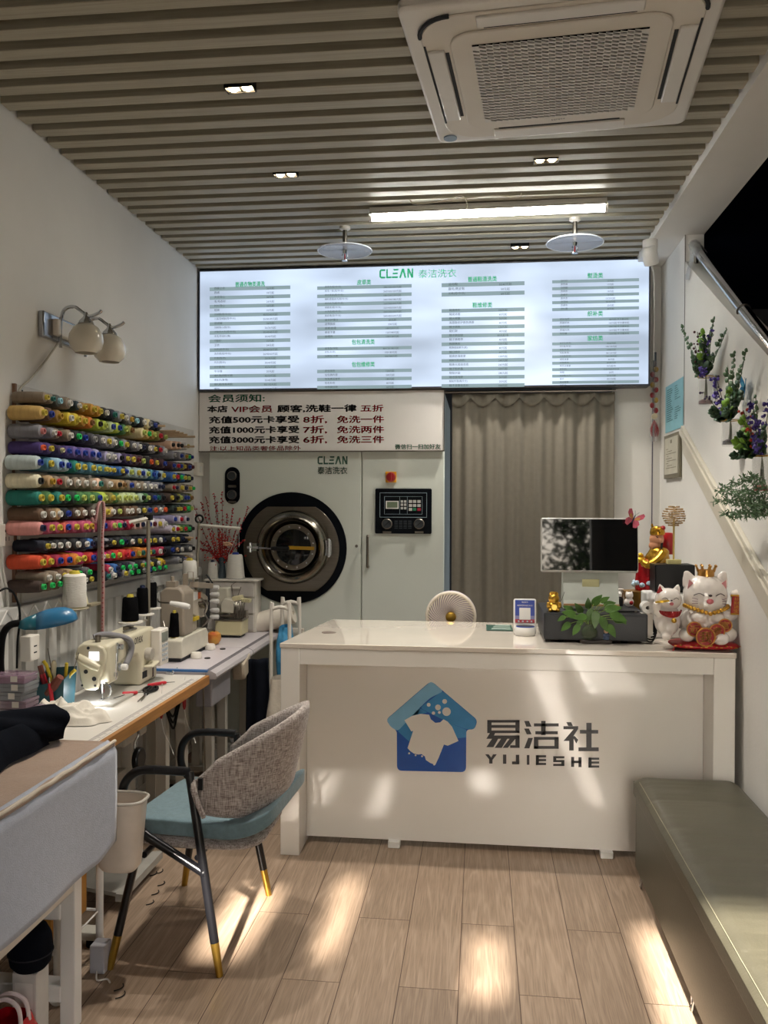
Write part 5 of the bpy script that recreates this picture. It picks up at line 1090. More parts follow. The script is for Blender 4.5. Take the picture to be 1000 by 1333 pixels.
for i, (px, py, dy) in enumerate(tips):
    E = bz(px, py, dy); mid = bz(290+(px-290)*.45, 705+(py-640)*.2, dy*.5)
    c = smoothpts([(0, 0, .06), mid, E], 12); tw.tube(c, [.0028]*12+[.0018]*(len(c)-12), 5)
    for k in range(6, len(c)):
        for j in range(2):
            p = c[k]+Vector((rnd.uniform(-.008, .008), rnd.uniform(-.008, .008), rnd.uniform(-.006, .006))); r = rnd.uniform(.0035, .006)
            be.ball(p, r, 6, 5)
for i in range(260):
    a = rnd.uniform(0, 2*PI); r = abs(rnd.gauss(0, .055)); z = rnd.uniform(.13, .30); p = Vector((r*math.cos(a)*1.2-.005, r*math.sin(a)*.5, z-r*.3))
    d = Vector((rnd.uniform(-1, 1), rnd.uniform(-1, 1), rnd.uniform(-.4, 1))).normalized()*rnd.uniform(.010, .018); s = d.orthogonal().normalized()*.006
    lf._add([p, p+d*.5+s, p+d, p+d*.5-s], [(0, 1, 2, 3)])
tw.build('branches', M_twig, t); be.build('berries', M_berry, t)['kind'] = 'stuff'; l_ = lf.build('leaves', M_redleaf, t, smooth=False); l_['kind'] = 'stuff'
fl = MB(); p = bz(296, 708, -.05)
for k in range(7):
    d = Vector((math.cos(k*.9)*.018, -.006, math.sin(k*.9)*.008)); fl.ball(p+d, (.011, .006, .007), 8, 6)
fl.ball(p+Vector((.022, -.004, -.004)), (.014, .006, .008), 8, 6); fl.build('pale_flower', M('pale_pink_yellow', '#cfa98a', .6), t)

# apple, scissors and small tools
ap = at(277, 826, Z=.822)
ap = at(280, 827, X=-1.50)
t = thing('apple', 'red and yellow apple on the middle sewing table by the overlock machine', 'apple', (at(280, 838, Z=.781).x, at(280, 838, Z=.781).y-.02, .781))
MB().lathe([(0, .012), (.012, .002), (.026, .004), (.038, .022), (.042, .042), (.038, .062), (.024, .074), (.010, .073), (0, .066)], 24).build('flesh', M('red_yellow_apple', '#b5742e', .35, var=.45, scale=14), t)
_r = [n for n in MATS['red_yellow_apple'].node_tree.nodes if n.type == 'VALTORGB'][0]; _r.color_ramp.elements[0].color = lin('#b5482a')+(1,); _r.color_ramp.elements[1].color = lin('#cfa545')+(1,)
MB().tube([(0, 0, .066), (.002, .001, .078), (.005, .002, .086)], .002, 6).build('stem', M('brown_stem', '#4a3320', .7), t)
def scissors(label, x, y, z, a, k, hm, n):
    t = thing('scissors', label, 'scissors', (x, y, z), a)
    for s in (-1, 1):
        MB().prism([(0, .004), (.0, -.006), (.10*k, -.001), (.105*k, .002)], .002+.002*(s > 0), .004+.002*(s > 0), 'Z', Matrix.Rotation(s*.06, 4, 'Z')).build('blade', M_steel, t, smooth=False)
        hh = smoothpts([(0, s*.004, .005), (-.04*k, -s*.012, .006), (-.07*k, -s*.028, .006), (-.105*k, -s*.022, .006), (-.105*k, -s*.006, .006), (-.07*k, -s*.008, .006), (-.035*k, -s*.006, .006)], 5)
        MB().tube(hh, .005*k, 8).build('handle', hm, t)
    MB().cyl((0, 0, .001), (0, 0, .009), .005, seg=12).build('pivot', M_chrome, t)
M_rh = M('red_handle', '#b01c2a', .4)
p = at(190, 905, Z=.762); scissors('long black handled tailor scissors on the near sewing table', p.x, p.y, .762, 1.75+PI, 1.3, M_blk, 0)
p = at(170, 905, Z=.762)
t = thing('seam_ripper', 'small tool with a red handle lying before the near sewing machine', 'tool', (p.x, p.y, .764), .4)
MB().tube([(-.035, 0, .008), (-.03, 0, .008), (.025, 0, .008), (.03, 0, .008)], [.004, .008, .008, .005], 10).build('handle', M_rh, t); MB().tube([(.03, 0, .008), (.08, 0, .004)], [.002, .001], 6).build('blade', M_steel, t)
p = at(205, 893, Z=.762)
t = thing('seam_ripper', 'red handled tool lying at the foot of the near sewing machine control panel', 'tool', (p.x, p.y, .764), .9)
MB().tube([(-.05, 0, .008), (-.045, 0, .008), (.04, 0, .008), (.045, 0, .008)], [.004, .008, .008, .005], 10).build('handle', M_rh, t); MB().tube([(.045, 0, .008), (.09, 0, .004)], [.002, .001], 6).build('blade', M_blk, t)
p = at(158, 909, Z=.762)
t = thing('screwdriver', 'thin black screwdriver lying on the near sewing table by the white cloth', 'tool', (p.x, p.y, .763), 1.3)
MB().tube([(-.05, 0, .006), (.02, 0, .006)], .005, 8).build('handle', M_blk, t); MB().tube([(.02, 0, .006), (.075, 0, .005)], .002, 6).build('shaft', M_steel, t)
p = at(223, 876, Z=.762)
t = thing('presser_foot_parts', 'small steel presser feet lying on the near table by the blue strip', 'parts', (p.x, p.y, .762))
fm = MB()
for k in range(4): fm.torus((.0+.02*math.cos(k*1.9), .022*k-.03, .008), .009, .0035, 'XYZ'[k % 3], 16, 6); fm.cbox((.012*(k % 2), .022*k-.03, .006), (.03, .008, .008), rz=k)
fm.build('feet', M_chrome, t, ang=40)

# crumpled white cloth under the needle
t = thing('white_cloth', 'crumpled white cloth lying under the sewing machine needle', 'cloth', (-1.60, 3.10, .761))
def crumple(u, v):
    a = 2*PI*u; R = 1+.14*math.sin(2*a+.6)+.10*math.sin(3*a+2)+.06*math.sin(7*a)+.04*math.sin(11*a)
    x = .155*R*math.cos(a)*v; y = .115*R*math.sin(a)*v
    rg = ridge(x, y*1.0+x*.5, 9, 1.5); r2 = ridge(x*.7-y, y, 17, 5)
    h = (.034+.030*rg+.020*r2+.008*ridge(x, y-x, 30, 9))*(1-v**4.0)
    return (x, y, max(.002, h))
MB().grid(crumple, 110, 40, cu=True).build('cloth', M('white_cotton', '#d6cfc2', .85, var=.03, bump=.1, bscale=120), t, ang=180)

# desk lamp, organisers, tool bin
lp = at(45, 920, Z=.765)
bx, by = -1.675, 2.93
tag(MB().prism(rrect(bx-.095, by-.11, bx+.135, by+.11, .01), .7612, .808, 'Z').build('pattern_box', M('white_flat_box', '#c5c2bc', .5), smooth=False, bevel=.003), 'flat white box under the base of the blue desk lamp', 'box')
t = thing('desk_lamp', 'blue desk lamp with a black gooseneck at the left edge', 'lamp', (bx, by, .809))
MB().prism(rrect(-.085, -.10, .12, .10, .03), .0, .022, 'Z').build('base', M('blue_lamp_plastic', '#2c6a92', .3, var=.03), t, bevel=.006)
ga = [Vector((bx-.070, by+.05, .83)), at(2, 880, Y=by), at(1, 850, Y=by), at(4, 826, Y=by), at(13, 814, Y=by), at(26, 811, Y=by+.01)]
MB().tube(smoothpts(ga, 6), .013, 12).build('gooseneck', M_rub, t, world=True)
s0, s1 = at(25, 813, Y=by+.01), at(101, 803, Y=by+.10)
ax = (s1-s0); n = 16; sh = MB(); ax_n = ax.normalized(); sd_ = ax_n.cross(UZ).normalized(); V = []; nn = 14
def ring(tt, top, bot, wd):
    c = s0+ax*tt; R = []
    for k in range(nn+1):
        q = PI*k/nn; R.append(c+sd_*(wd*math.cos(q))+UZ*(bot+(top-bot)*math.sin(q)))
    return R
prof = [(0, .010, -.012, .014), (.10, .020, -.020, .022), (.29, .032, -.024, .034)]
prof2 = [(.29, .032, -.024, .034), (.45, .041, -.022, .050), (.62, .045, -.019, .056), (.78, .042, -.016, .056), (.90, .031, -.012, .048), (.97, .014, -.009, .033), (1.0, -.004, -.008, .014)]
def loft(pr):
    m = MB(); k = len(pr)
    V = [p for r in pr for p in ring(*r)]; F = [(j*(nn+1)+i, j*(nn+1)+i+1, (j+1)*(nn+1)+i+1, (j+1)*(nn+1)+i) for j in range(k-1) for i in range(nn)]
    return m._add(V, F)
loft(prof).build('shade_neck', M('teal_lamp_plastic', '#1d5c6b', .3), t, solid=.003, world=True, ang=60)
loft(prof2).build('shade', MATS['blue_lamp_plastic'], t, solid=.003, world=True, ang=60)
MB().tube([s0+ax*.32+UZ*.005, s0+ax*.85+UZ*.008], .012, 10).build('bulb', M_white, t, world=True)
cd_ = smoothpts([at(0, 769, Y=2.95), at(10, 766, Y=2.98), at(20, 776, Y=3.0), at(26, 800, Y=3.0), at(23, 835, Y=3.0), at(22, 870, Y=3.0)], 6)
tag(MB().tube(cd_, .004, 6).build('black_cord', M_rub), 'black cord arching behind the blue desk lamp', 'cord')
boxes = [('#a98f9c', 0, 'pink clear organiser box, lowest of the stack by the desk lamp'), ('#a9929e', .004, 'pink clear organiser box, second from the bottom by the desk lamp'), ('#a5a7ab', -.006, 'grey clear organiser box in the middle of the stack by the lamp'), ('#a6a8ac', .003, 'grey clear organiser box just under the topmost pink one'), ('#b292a6', -.012, 'pink clear organiser box on top of the stack by the lamp')]
z = .8315
oc = at(22, 905, Y=2.90)
for k, (c_, dx, lab) in enumerate(boxes):
    w_ = .125 if k in (0, 4) else .105; h = .030
    t = thing('organiser_box', lab, 'box', (oc.x+dx+(.018 if k == 0 else 0), 2.905, z), .05*math.sin(k*2.1), 'stacked organiser boxes')
    mt = M('clear_tint_%d' % k, c_, .2, alpha=.6, var=.05)
    MB().box((-w_/2, -.05, 0), (w_/2, .05, h*.6)).build('tray', mt, t, smooth=False, bevel=.004)
    MB().box((-w_/2-.002, -.052, h*.6), (w_/2+.002, .052, h)).build('lid', mt, t, smooth=False, bevel=.004)
    gdv = MB()
    for j in range(1, 5): gdv.box((-w_/2+w_*j/5-.001, -.046, .004), (-w_/2+w_*j/5+.001, .046, h*.58))
    gdv.box((-w_/2+.006, -.001, .004), (w_/2-.006, .001, h*.58)).build('dividers', mt, t, smooth=False)
    cn = MB()
    for j in range(14): cn.cbox((rnd.uniform(-w_/2+.012, w_/2-.012), rnd.uniform(-.038, .038), .009), (rnd.uniform(.006, .014), .010, .008), rz=rnd.uniform(0, 3))
    c_o = cn.build('findings', M('mixed_findings', '#6b4f58', .5, var=.5, scale=80), t, smooth=False); c_o['kind'] = 'stuff'
    MB().box((w_/2-.05, -.0535, h*.25), (w_/2-.025, -.0525, h*.95)).build('clip', M_white2, t, smooth=False)
    z += h+.0006
b0, b1 = at(38, 905, Z=.765), at(90, 893, Z=.765)
t = thing('tool_bin', 'teal open plastic bin of hand tools against the ribbed panel', 'bin', (-1.718, 3.285, .762))
bn = MB()
bo = [(-.060, -.045), (.050, -.045), (.050, .045), (-.060, .045)]; ti = [(-.068, -.055), (.058, -.055), (.058, .055), (-.068, .055)]; zt4 = [.10, .13, .165, .155]
V = [(p[0], p[1], 0) for p in bo]+[(p[0], p[1], zt4[i]) for i, p in enumerate(ti)]
bn._add(V, [(0, 3, 2, 1), (0, 1, 5, 4), (1, 2, 6, 5), (2, 3, 7, 6), (3, 0, 4, 7)]); bn.build('body', M('dark_teal_plastic', '#28505a', .4), t, solid=.004, smooth=False)
def tool(name, lab, parts, x, y, lean, ly, z0=.01, sc=1):
    tt = thing(name, lab, 'tool', (-1.718+x*.7, 3.285+y, .762+z0))
    T = Matrix.Rotation(lean, 4, 'Y') @ Matrix.Rotation(ly, 4, 'X')
    for nm, pts, r, mt in parts:
        MB().tube([T @ Vector(p) for p in pts], r, 8).build(nm, mt, tt)
M_ylw = M('yellow_grip', '#b8a021', .4); M_rbr = M('red_brown_leather', '#6e3426', .5)
tool('pliers', 'yellow handled pliers standing in the teal bin, left pair', [('grip', [(0, 0, .08), (.018, 0, .12), (.012, 0, .17), (.002, 0, .19)], .007, M_ylw), ('jaw', [(0, 0, .02), (0, 0, .08)], .006, M_steel)], -.03, 0, -.15, .1)
tool('pliers', 'yellow handled cutters standing in the teal bin, right pair by the machine', [('grip', [(0, 0, .09), (.012, 0, .13), (.035, 0, .155)], .007, M_ylw), ('grip', [(0, 0, .09), (-.004, 0, .13), (-.002, 0, .18)], .007, M_ylw), ('jaw', [(0, 0, .02), (0, 0, .09)], .006, M_steel)], .045, .01, .1, .1)
tool('leather_sheath', 'red brown leather sheath leaning in the teal bin', [('sheath', [(-.01, -.03, .06), (.02, -.03, .10), (.045, -.03, .14)], [.012, .020, .016], M_rbr)], -.02, -.01, .1, .1)
tool('awl', 'thin steel awl pointing up left out of the teal bin', [('shaft', [(0, 0, .05), (-.01, 0, .235)], .0022, M_steel), ('handle', [(.004, 0, 0), (0, 0, .06)], .007, M_blk)], -.015, .02, -.12, 0)
tool('awl', 'thin steel awl pointing up right out of the teal bin', [('shaft', [(0, 0, .05), (.02, 0, .225)], .0022, M_steel), ('handle', [(-.004, 0, 0), (0, 0, .06)], .007, M_blk)], .03, .02, .2, 0)
tool('snips', 'red handled snips hanging over the front of the teal bin', [('handle', [(0, -.062, .03), (-.004, -.064, .07), (-.012, -.062, .105)], .008, M_rh), ('blade', [(-.012, -.062, .105), (-.02, -.05, .125)], .004, M_steel)], .02, 0, 0, 0)
tool('screwdriver', 'red and black handled screwdriver at the left of the teal bin', [('handle', [(0, 0, .09), (-.01, 0, .13)], .012, M_rh), ('handle_tip', [(-.01, 0, .13), (-.018, 0, .165)], .011, M_rbr), ('shaft', [(0, 0, 0), (0, 0, .09)], .003, M_steel)], -.065, .0, -.05, 0)
tool('ivory_tool', 'cream handled bone tool standing in the teal bin between pliers', [('handle', [(0, 0, .01), (0, 0, .12), (.003, 0, .165), (.004, 0, .18)], [.008, .012, .012, .006], M('ivory_handle', '#b8ad90', .5))], -.045, .03, 0, 0)
sp_ = at(97, 850, X=-1.79)
sp_ = at(33, 843, X=-1.79)
t = thing('socket_adapter', 'white plug adapter on the ribbed panel behind the desk lamp', 'socket', (-1.7935, sp_.y, sp_.z))
MB().box((-.0, -.035, -.05), (.045, .035, .05)).build('body', M_white2, t, bevel=.004)
MB().box((.045, -.01, .005), (.046, .012, .01)).box((.045, -.01, -.02), (.046, .012, -.015)).build('socket_holes', M_slot, t, smooth=False)
# ================================================================== reception counter and what stands on it
M_lac = M('white_lacquer', '#e2ded6', .12, var=.015, scale=2, coat=.6)
M_top = M('cream_polished_stone', '#d8cfc2', .05, var=.05, scale=3, coat=.8)
def remesh(o, vox=.004, sm=True):
    md = o.modifiers.new('fuse', 'REMESH'); md.mode = 'VOXEL'; md.voxel_size = vox; md.use_smooth_shade = True
    if sm:
        m2 = o.modifiers.new('soften', 'SMOOTH'); m2.factor = .6; m2.iterations = 6
    return o
CF_, CT = 3.78, .968
t = thing('reception_counter', 'long white lacquered reception counter with a recessed front panel and blue house logo', 'counter', (.09, 4.18, 0))
MB().prism([(-.906, CF_-.004), (1.094, CF_-.004), (1.094, 4.60), (-.812, 4.60)], CT-.022, CT, 'Z').build('countertop', M_top, t, smooth=False, bevel=.003, world=True)
fr = MB(); fr.box((-.902, CF_, 0), (-.814, 4.0, CT-.0225)).box((1.0, CF_, 0), (1.090, 4.0, CT-.0225)).box((-.814, CF_, .872), (1.0, 4.0, CT-.0225))
fr.build('front_frame', M_lac, t, smooth=False, bevel=.003, world=True)
PY = 3.945
MB().box((-.813, PY, .028), (.999, PY+.02, .871)).build('front_panel', M_lac, t, smooth=False, world=True)
MB().box((-.86, 4.0, .05), (-.83, 4.56, CT-.023)).build('side_panel', M_lac, t, smooth=False, world=True)
MB().box((1.06, 4.0, .05), (1.088, 4.56, CT-.023)).build('side_panel', M_lac, t, smooth=False, world=True)
MB().box((-.83, 4.05, .40), (1.06, 4.5, .42)).build('inner_shelf', M_lac, t, smooth=False, world=True)
for px, py in ((513, 1101), (790, 1116)):
    p = at(px, py, Y=PY-.02); MB().box((p.x-.028, PY-.03, 0), (p.x+.028, PY+.02, .03)).build('foot', M_white, t, smooth=False, bevel=.003, world=True)
for x in (-.80, 1.02): MB().box((x, 4.4, 0), (x+.06, 4.5, .05)).build('foot', M_white, t, smooth=False, world=True)
gr = MB().lathe([(.034, 0), (.034, .002), (.03, .003), (.0, .003)], 28, at(428, 823.5, Z=CT+.0005)); gr.build('cable_grommet', M('brown_grey_grommet', '#6b5f58', .4), t, world=True)

def Q(u, v, d=.0): return at(490+u*.31, 870+v*.31, Y=PY-.0006-d)
def flat(mb, pts, d): mb._add([Q(u, v, d) for u, v in pts], [tuple(range(len(pts)))])
def rnd_poly(P, r, n=5):
    out = []; k = len(P)
    for i in range(k):
        a, b, c = Vector(P[i-1]).to_3d(), Vector(P[i]).to_3d(), Vector(P[(i+1) % k]).to_3d()
        r1 = min(r, (a-b).length*.45, (c-b).length*.45); p = b+(a-b).normalized()*r1; q = b+(c-b).normalized()*r1
        for j in range(n+1):
            s = j/n; e = (1-s)**2*p+2*s*(1-s)*b+s*s*q; out.append((e.x, e.y))
    return out
house = rnd_poly([(230, 52), (426, 218), (412, 257), (378, 257), (377, 436), (87, 430), (86, 262), (62, 246), (40, 216)], 22)
lg = MB(); flat(lg, house, 0); lg.build('logo_house', M('logo_deep_blue', '#1f55a8', .3), t, smooth=False, world=True)
r1 = rnd_poly([(232, 54), (424, 216), (412, 256), (385, 257), (380, 290), (330, 290), (200, 290), (140, 305), (90, 262), (62, 246), (40, 216)], 14)
# the roof's middle blue and the lighter band
rf = MB(); flat(rf, rnd_poly([(278, 94), (424, 218), (411, 256), (380, 257), (300, 226), (182, 166)], 16, 4), .0004)
flat(rf, rnd_poly([(182, 166), (215, 185), (190, 192), (120, 218), (156, 262), (138, 308), (90, 264)], 4, 2), .0004)
flat(rf, rnd_poly([(300, 226), (378, 258), (378, 290), (340, 294)], 2, 2), .0004)
rf.build('logo_roof', M('logo_middle_blue', '#3c87bd', .3), t, smooth=False, world=True)
bd = MB(); flat(bd, rnd_poly([(230, 54), (282, 96), (225, 125), (182, 166), (90, 264), (60, 246), (42, 216)], 12, 4), .0008); bd.build('logo_light_band', M('logo_light_blue', '#7db3d3', .3), t, smooth=False, world=True)
cl = MB(); flat(cl, [(118, 218), (150, 200), (185, 191), (222, 195), (229, 214), (248, 229), (268, 227), (282, 214), (300, 224), (318, 245), (345, 305), (300, 325), (284, 320), (262, 375), (248, 405), (228, 398), (208, 385), (204, 370), (190, 360), (176, 362), (158, 358), (142, 347), (131, 335), (155, 262), (147, 265)], .0012)
for u, v, r in ((220, 153, 8), (259, 164, 12), (287, 139, 10), (240, 188, 7), (265, 185, 6), (295, 182, 18), (138, 357, 4), (165, 365, 4), (192, 369, 4), (243, 404, 4)):
    flat(cl, [(u+r*math.cos(q), v+r*math.sin(q)) for q in [2*PI*i/20 for i in range(20)]], .0014)
cl.build('logo_garment', M_lac, t, smooth=False, world=True)
ch = MB(); CHS = []
def rc(u0, v0, u1, v1): flat(ch, [(u0, v0), (u1, v0), (u1, v1), (u0, v1)], .0006)
def qd(*p): flat(ch, list(p), .0008)
for a in ((466, 217, 602, 228), (466, 238, 602, 250), (466, 261, 602, 272), (466, 217, 484, 272), (584, 217, 602, 272), (478, 282, 602, 296), (584, 282, 602, 334), (562, 323, 602, 334)): rc(*a)
qd((478, 270), (500, 270), (488, 296), (462, 296)); qd((486, 296), (512, 296), (492, 331), (462, 331)); qd((524, 296), (550, 296), (527, 334), (497, 334)); qd((560, 296), (584, 296), (552, 334), (530, 334))
CHS.append(ch); ch = MB()
qd((621, 221), (641, 221), (652, 245), (630, 245)); qd((621, 253), (641, 253), (652, 277), (632, 277)); qd((638, 292), (658, 292), (643, 336), (621, 336))
for a in ((692, 221, 711, 280), (662, 231, 766, 244), (668, 264, 762, 277), (662, 288, 766, 300), (662, 326, 766, 338), (662, 288, 680, 338), (748, 288, 766, 338)): rc(*a)
CHS.append(ch); ch = MB()
qd((798, 226), (818, 226), (826, 242), (806, 242))
for a in ((786, 243, 848, 256), (810, 284, 829, 345), (855, 259, 932, 274), (882, 229, 904, 347), (849, 332, 934, 348)): rc(*a)
qd((830, 254), (848, 254), (815, 305), (786, 305)); qd((826, 290), (832, 283), (848, 300), (840, 316))
CHS.append(ch); ch = MB()
def L8(P): flat(ch, P, .0006)
def rc(u0, v0, u1, v1):
    global ch
    k = (u0 > 520)+(u0 > 560)+(u0 > 620)+(u0 > 660)+(u0 > 730)+(u0 > 800)+(u0 > 880)
    flat(LET.setdefault(k, MB()), [(u0, v0), (u1, v0), (u1, v1), (u0, v1)], .0006)
LET = {0: ch}
L8([(457, 361), (472, 361), (485, 378), (477, 386)]); L8([(490, 361), (506, 361), (487, 386), (477, 386)]); rc(474, 382, 488, 400)
rc(532, 362, 546, 401); rc(586, 363, 600, 403); rc(570, 391, 600, 403); rc(632, 364, 643, 405)
rc(670, 365, 683, 406); [rc(670, a, 713, a+9) for a in (365, 381, 397)]
[rc(743, a, 790, a+9) for a in (369, 385, 401)]; rc(743, 369, 756, 392); rc(777, 387, 790, 410)
rc(818, 372, 831, 414); rc(849, 373, 862, 415); rc(818, 388, 862, 398)
rc(891, 375, 904, 417); [rc(891, a, 936, a+9) for a in (375, 391, 408)]
CHS += list(LET.values())
for ch in CHS: ch.build('logo_lettering', M('charcoal_letters', '#2c2b2d', .35), t, smooth=False, world=True)

# ---- fan behind the counter
fc = at(587, 803, Y=4.74)
t = thing('pedestal_fan', 'round cream fan with a swirling grille and brass hub behind the counter', 'fan', (fc.x, 4.84, 0))
M_fan = M('cream_fan_plastic', '#cfc4b4', .4)
FR = .139
MB().lathe([(FR-.012, .0), (FR, .012), (FR+.004, .03), (FR-.004, .07), (FR-.03, .10), (.0, .11)], 48, (fc.x, 4.75, fc.z), 'Y').build('housing', M('lilac_grey_fan_back', '#aca0ac', .4), t, world=True)
MB().torus((fc.x, 4.745, fc.z), FR-.006, .010, 'Y', 48, 10).build('rim', M_fan, t, world=True)
sw = MB()
for k in range(44):
    a0 = 2*PI*k/44; pts = []
    for i in range(9):
        s = i/8; r = .026+(FR-.034)*s; a = a0-1.05*(s**.75)*1.0; pts.append((fc.x+r*math.cos(a), 4.742-.014*math.sin(PI*s)-.004, fc.z+r*math.sin(a)))
    sw.tube(pts, [.0013+.0017*i/8 for i in range(9)], 5)
sw.build('grille', M_fan, t, world=True)
MB().cyl((fc.x, 4.752, fc.z), (fc.x, 4.756, fc.z), FR-.01, seg=40).build('dark_interior', M('dark_brown_interior', '#2e2623', .8), t, world=True)
MB().lathe([(0, 0), (.012, .002), (.026, .010), (.030, .022), (.030, .03), (0, .03)], 24, (fc.x, 4.715, fc.z), 'Y').build('hub', M_brass, t, world=True)
MB().cyl((fc.x, 4.84, .02), (fc.x, 4.84, fc.z-.1), .016, seg=14).cyl((fc.x, 4.84, fc.z-.12), (fc.x, 4.82, fc.z), .022, seg=12).build('pole', M_fan, t, world=True)
MB().lathe([(0, 0), (.14, 0), (.14, .012), (.03, .025), (0, .025)], 32, (fc.x, 4.84, 0)).build('base', M_fan, t, world=True)

# ---- flat green card, payment stand
a, b = at(633, 814, Z=CT), at(668, 822, Z=CT)
t = thing('green_card', 'dark green printed card lying on the counter behind the payment stand', 'card', ((a.x+b.x)/2, (a.y+b.y)/2, CT+.001))
wx, wy = (b.x-a.x)/2, (a.y-b.y)/2
MB().box((-wx, -wy, 0), (wx, wy, .003)).build('card', M('dark_green_card', '#2c4a40', .4), t, smooth=False)
ln = MB()
for k in range(3): ln.box((-wx*.6+.01*k, -wy*.6+.04*k*wy/.06, .003), (wx*.85, -wy*.6+.04*k*wy/.06+wy*.3, .0034))
ln.build('print', M('pale_print', '#9aa79c', .5), t, smooth=False)
p = at(684.5, 829, Z=CT)
t = thing('payment_stand', 'white payment stand with a blue and red plate on the counter', 'payment stand', (p.x, p.y+.05, CT+.001))
MB().lathe([(0, 0), (.048, 0), (.052, .012), (.050, .032), (.044, .040), (0, .042)], 32, sy=.85).build('base', M_white, t)
MB().lathe([(0, .040), (.036, .040), (.042, .0425), (.040, .046), (0, .047)], 32, (0, -.002, 0), sy=.8).build('speaker_face', M('dark_speaker_face', '#20242c', .3), t)
MB().torus((0, -.002, .043), .0425, .0025, seg=32, s2=6).xf(Matrix.Diagonal((1, .8, 1, 1))).build('light_ring', M('blue_ring', '#2d4a9a', .3), t)
T = Matrix.Translation((0, .03, .0)) @ Matrix.Rotation(-.14, 4, 'X')
MB().prism(rrect(-.055, .0, .055, .172, .010), -.006, .006, 'Y', T).build('plate_holder', M_white, t, bevel=.002)
def plate(z0, z1, nm, mt, x0=-.047, x1=.047, d=-.0075): MB().prism([(x0, z0), (x1, z0), (x1, z1), (x0, z1)], d, d+.001, 'Y', T).build(nm, mt, t, smooth=False)
plate(.085, .165, 'plate_blue', M('plate_blue', '#2a3f96', .35)); plate(.055, .085, 'plate_red', M('plate_red', '#a83040', .35)); plate(.072, .089, 'plate_blend', M('plate_violet_grey', '#7d7aa5', .35), d=-.0079)
plate(.070, .128, 'white_panel', M_white, -.027, .027, d=-.0085)
tx = MB(); tx.text('微信支付', T @ Vector((0, -.0087, .155)), UX, T.to_3x3() @ UZ, .008, .030); tx.text('推荐使用微信支付', T @ Vector((0, -.0087, .139)), UX, T.to_3x3() @ UZ, .008, .074)
tx.build('plate_lettering', M_white, t, smooth=False)
dt = MB()
for x in (-.03, -.01, .012, .032): dt.cyl(T @ Vector((x, -.0085, .062)), T @ Vector((x, -.0076, .062)), .0045, seg=10)
dt.build('plate_marks', M('pale_marks', '#a9b7c4', .4), t)

# ---- cash drawer, terminal
a, b = at(708, 833, Z=CT+.01), at(843.5, 836, Z=CT+.01)
DX0, DX1, DY0 = a.x, b.x, (a.y+b.y)/2; DH = at(776, 799, Y=DY0).z
t = thing('cash_drawer', 'wide black cash drawer on the counter under the screen', 'cash drawer', ((DX0+DX1)/2, DY0+.2, CT))
MB().box((DX0, DY0, CT+.012), (DX1, DY0+.42, DH)).build('case', M('charcoal_metal', '#202226', .45, var=.05), t, smooth=False, bevel=.004, world=True)
MB().box((DX0+.006, DY0-.004, CT+.018), (DX1-.006, DY0, DH-.008)).build('drawer_front', M('charcoal_metal', '#202226', .45), t, smooth=False, bevel=.002, world=True)
for x in (DX0+.08, DX1-.10):
    for y in (DY0+.03, DY0+.38): MB().cyl((x, y, CT+.001), (x, y, CT+.013), .015, seg=12).build('rubber_foot', M_rub, t, world=True)
MY = DY0+.16
m0, m1, m2 = at(704.5, 674, Y=MY), at(831, 746, Y=MY), at(733, 795, Y=MY)
t = thing('checkout_terminal', 'checkout terminal with a wide black screen on the cash drawer', 'screen', ((m0.x+m1.x)/2, MY+.1, DH))
T = Matrix.Translation(((m0.x+m1.x)/2, MY, (m0.z+m1.z)/2)) @ Matrix.Rotation(-.06, 4, 'X')
hw, hh = (m1.x-m0.x)/2, (m0.z-m1.z)/2
MB().prism(rrect(-hw, -hh, hw, hh, .010), .0, .022, 'Y', T).build('screen_case', M('pale_grey_case', '#b4b4b0', .3), t, bevel=.004, world=True)
MB().prism(rrect(-hw+.006, -hh+.010, hw-.004, hh-.006, .007), -.0015, .0005, 'Y', T).build('screen_glass', M('black_screen_glass', '#050608', .03, var=.1), t, smooth=False, world=True)
s0, s1 = at(733, 748, Y=MY), at(806, 797, Y=MY-.02)
pf = [(MY+.03, s0.z+.06), (MY+.01, s0.z), (MY-.02, DH+.045), (MY-.03, DH+.02), (MY-.03, DH+.002), (MY+.10, DH+.002), (MY+.10, DH+.02), (MY+.05, s0.z+.06)]
st_ = MB().prism(pf, s0.x, s1.x, 'X').build('stand', M('pale_green_grey_plastic', '#b7bdb6', .3), t, smooth=False, bevel=.004, world=True)
MB().box((s0.x+.09, MY-.004, s0.z-.06), (s0.x+.17, MY-.002, s0.z-.02)).xf(Matrix.Translation((0, .0, 0))).build('yellow_note', M('pale_yellow_note', '#bcb98d', .6), t, smooth=False, world=True)
MB().box((s0.x, MY-.034, DH+.020), (s1.x, MY-.029, DH+.030)).build('wood_strip', M('tan_strip', '#b48c64', .5), t, smooth=False, world=True)
bp = at(824, 676, Y=MY-.01)
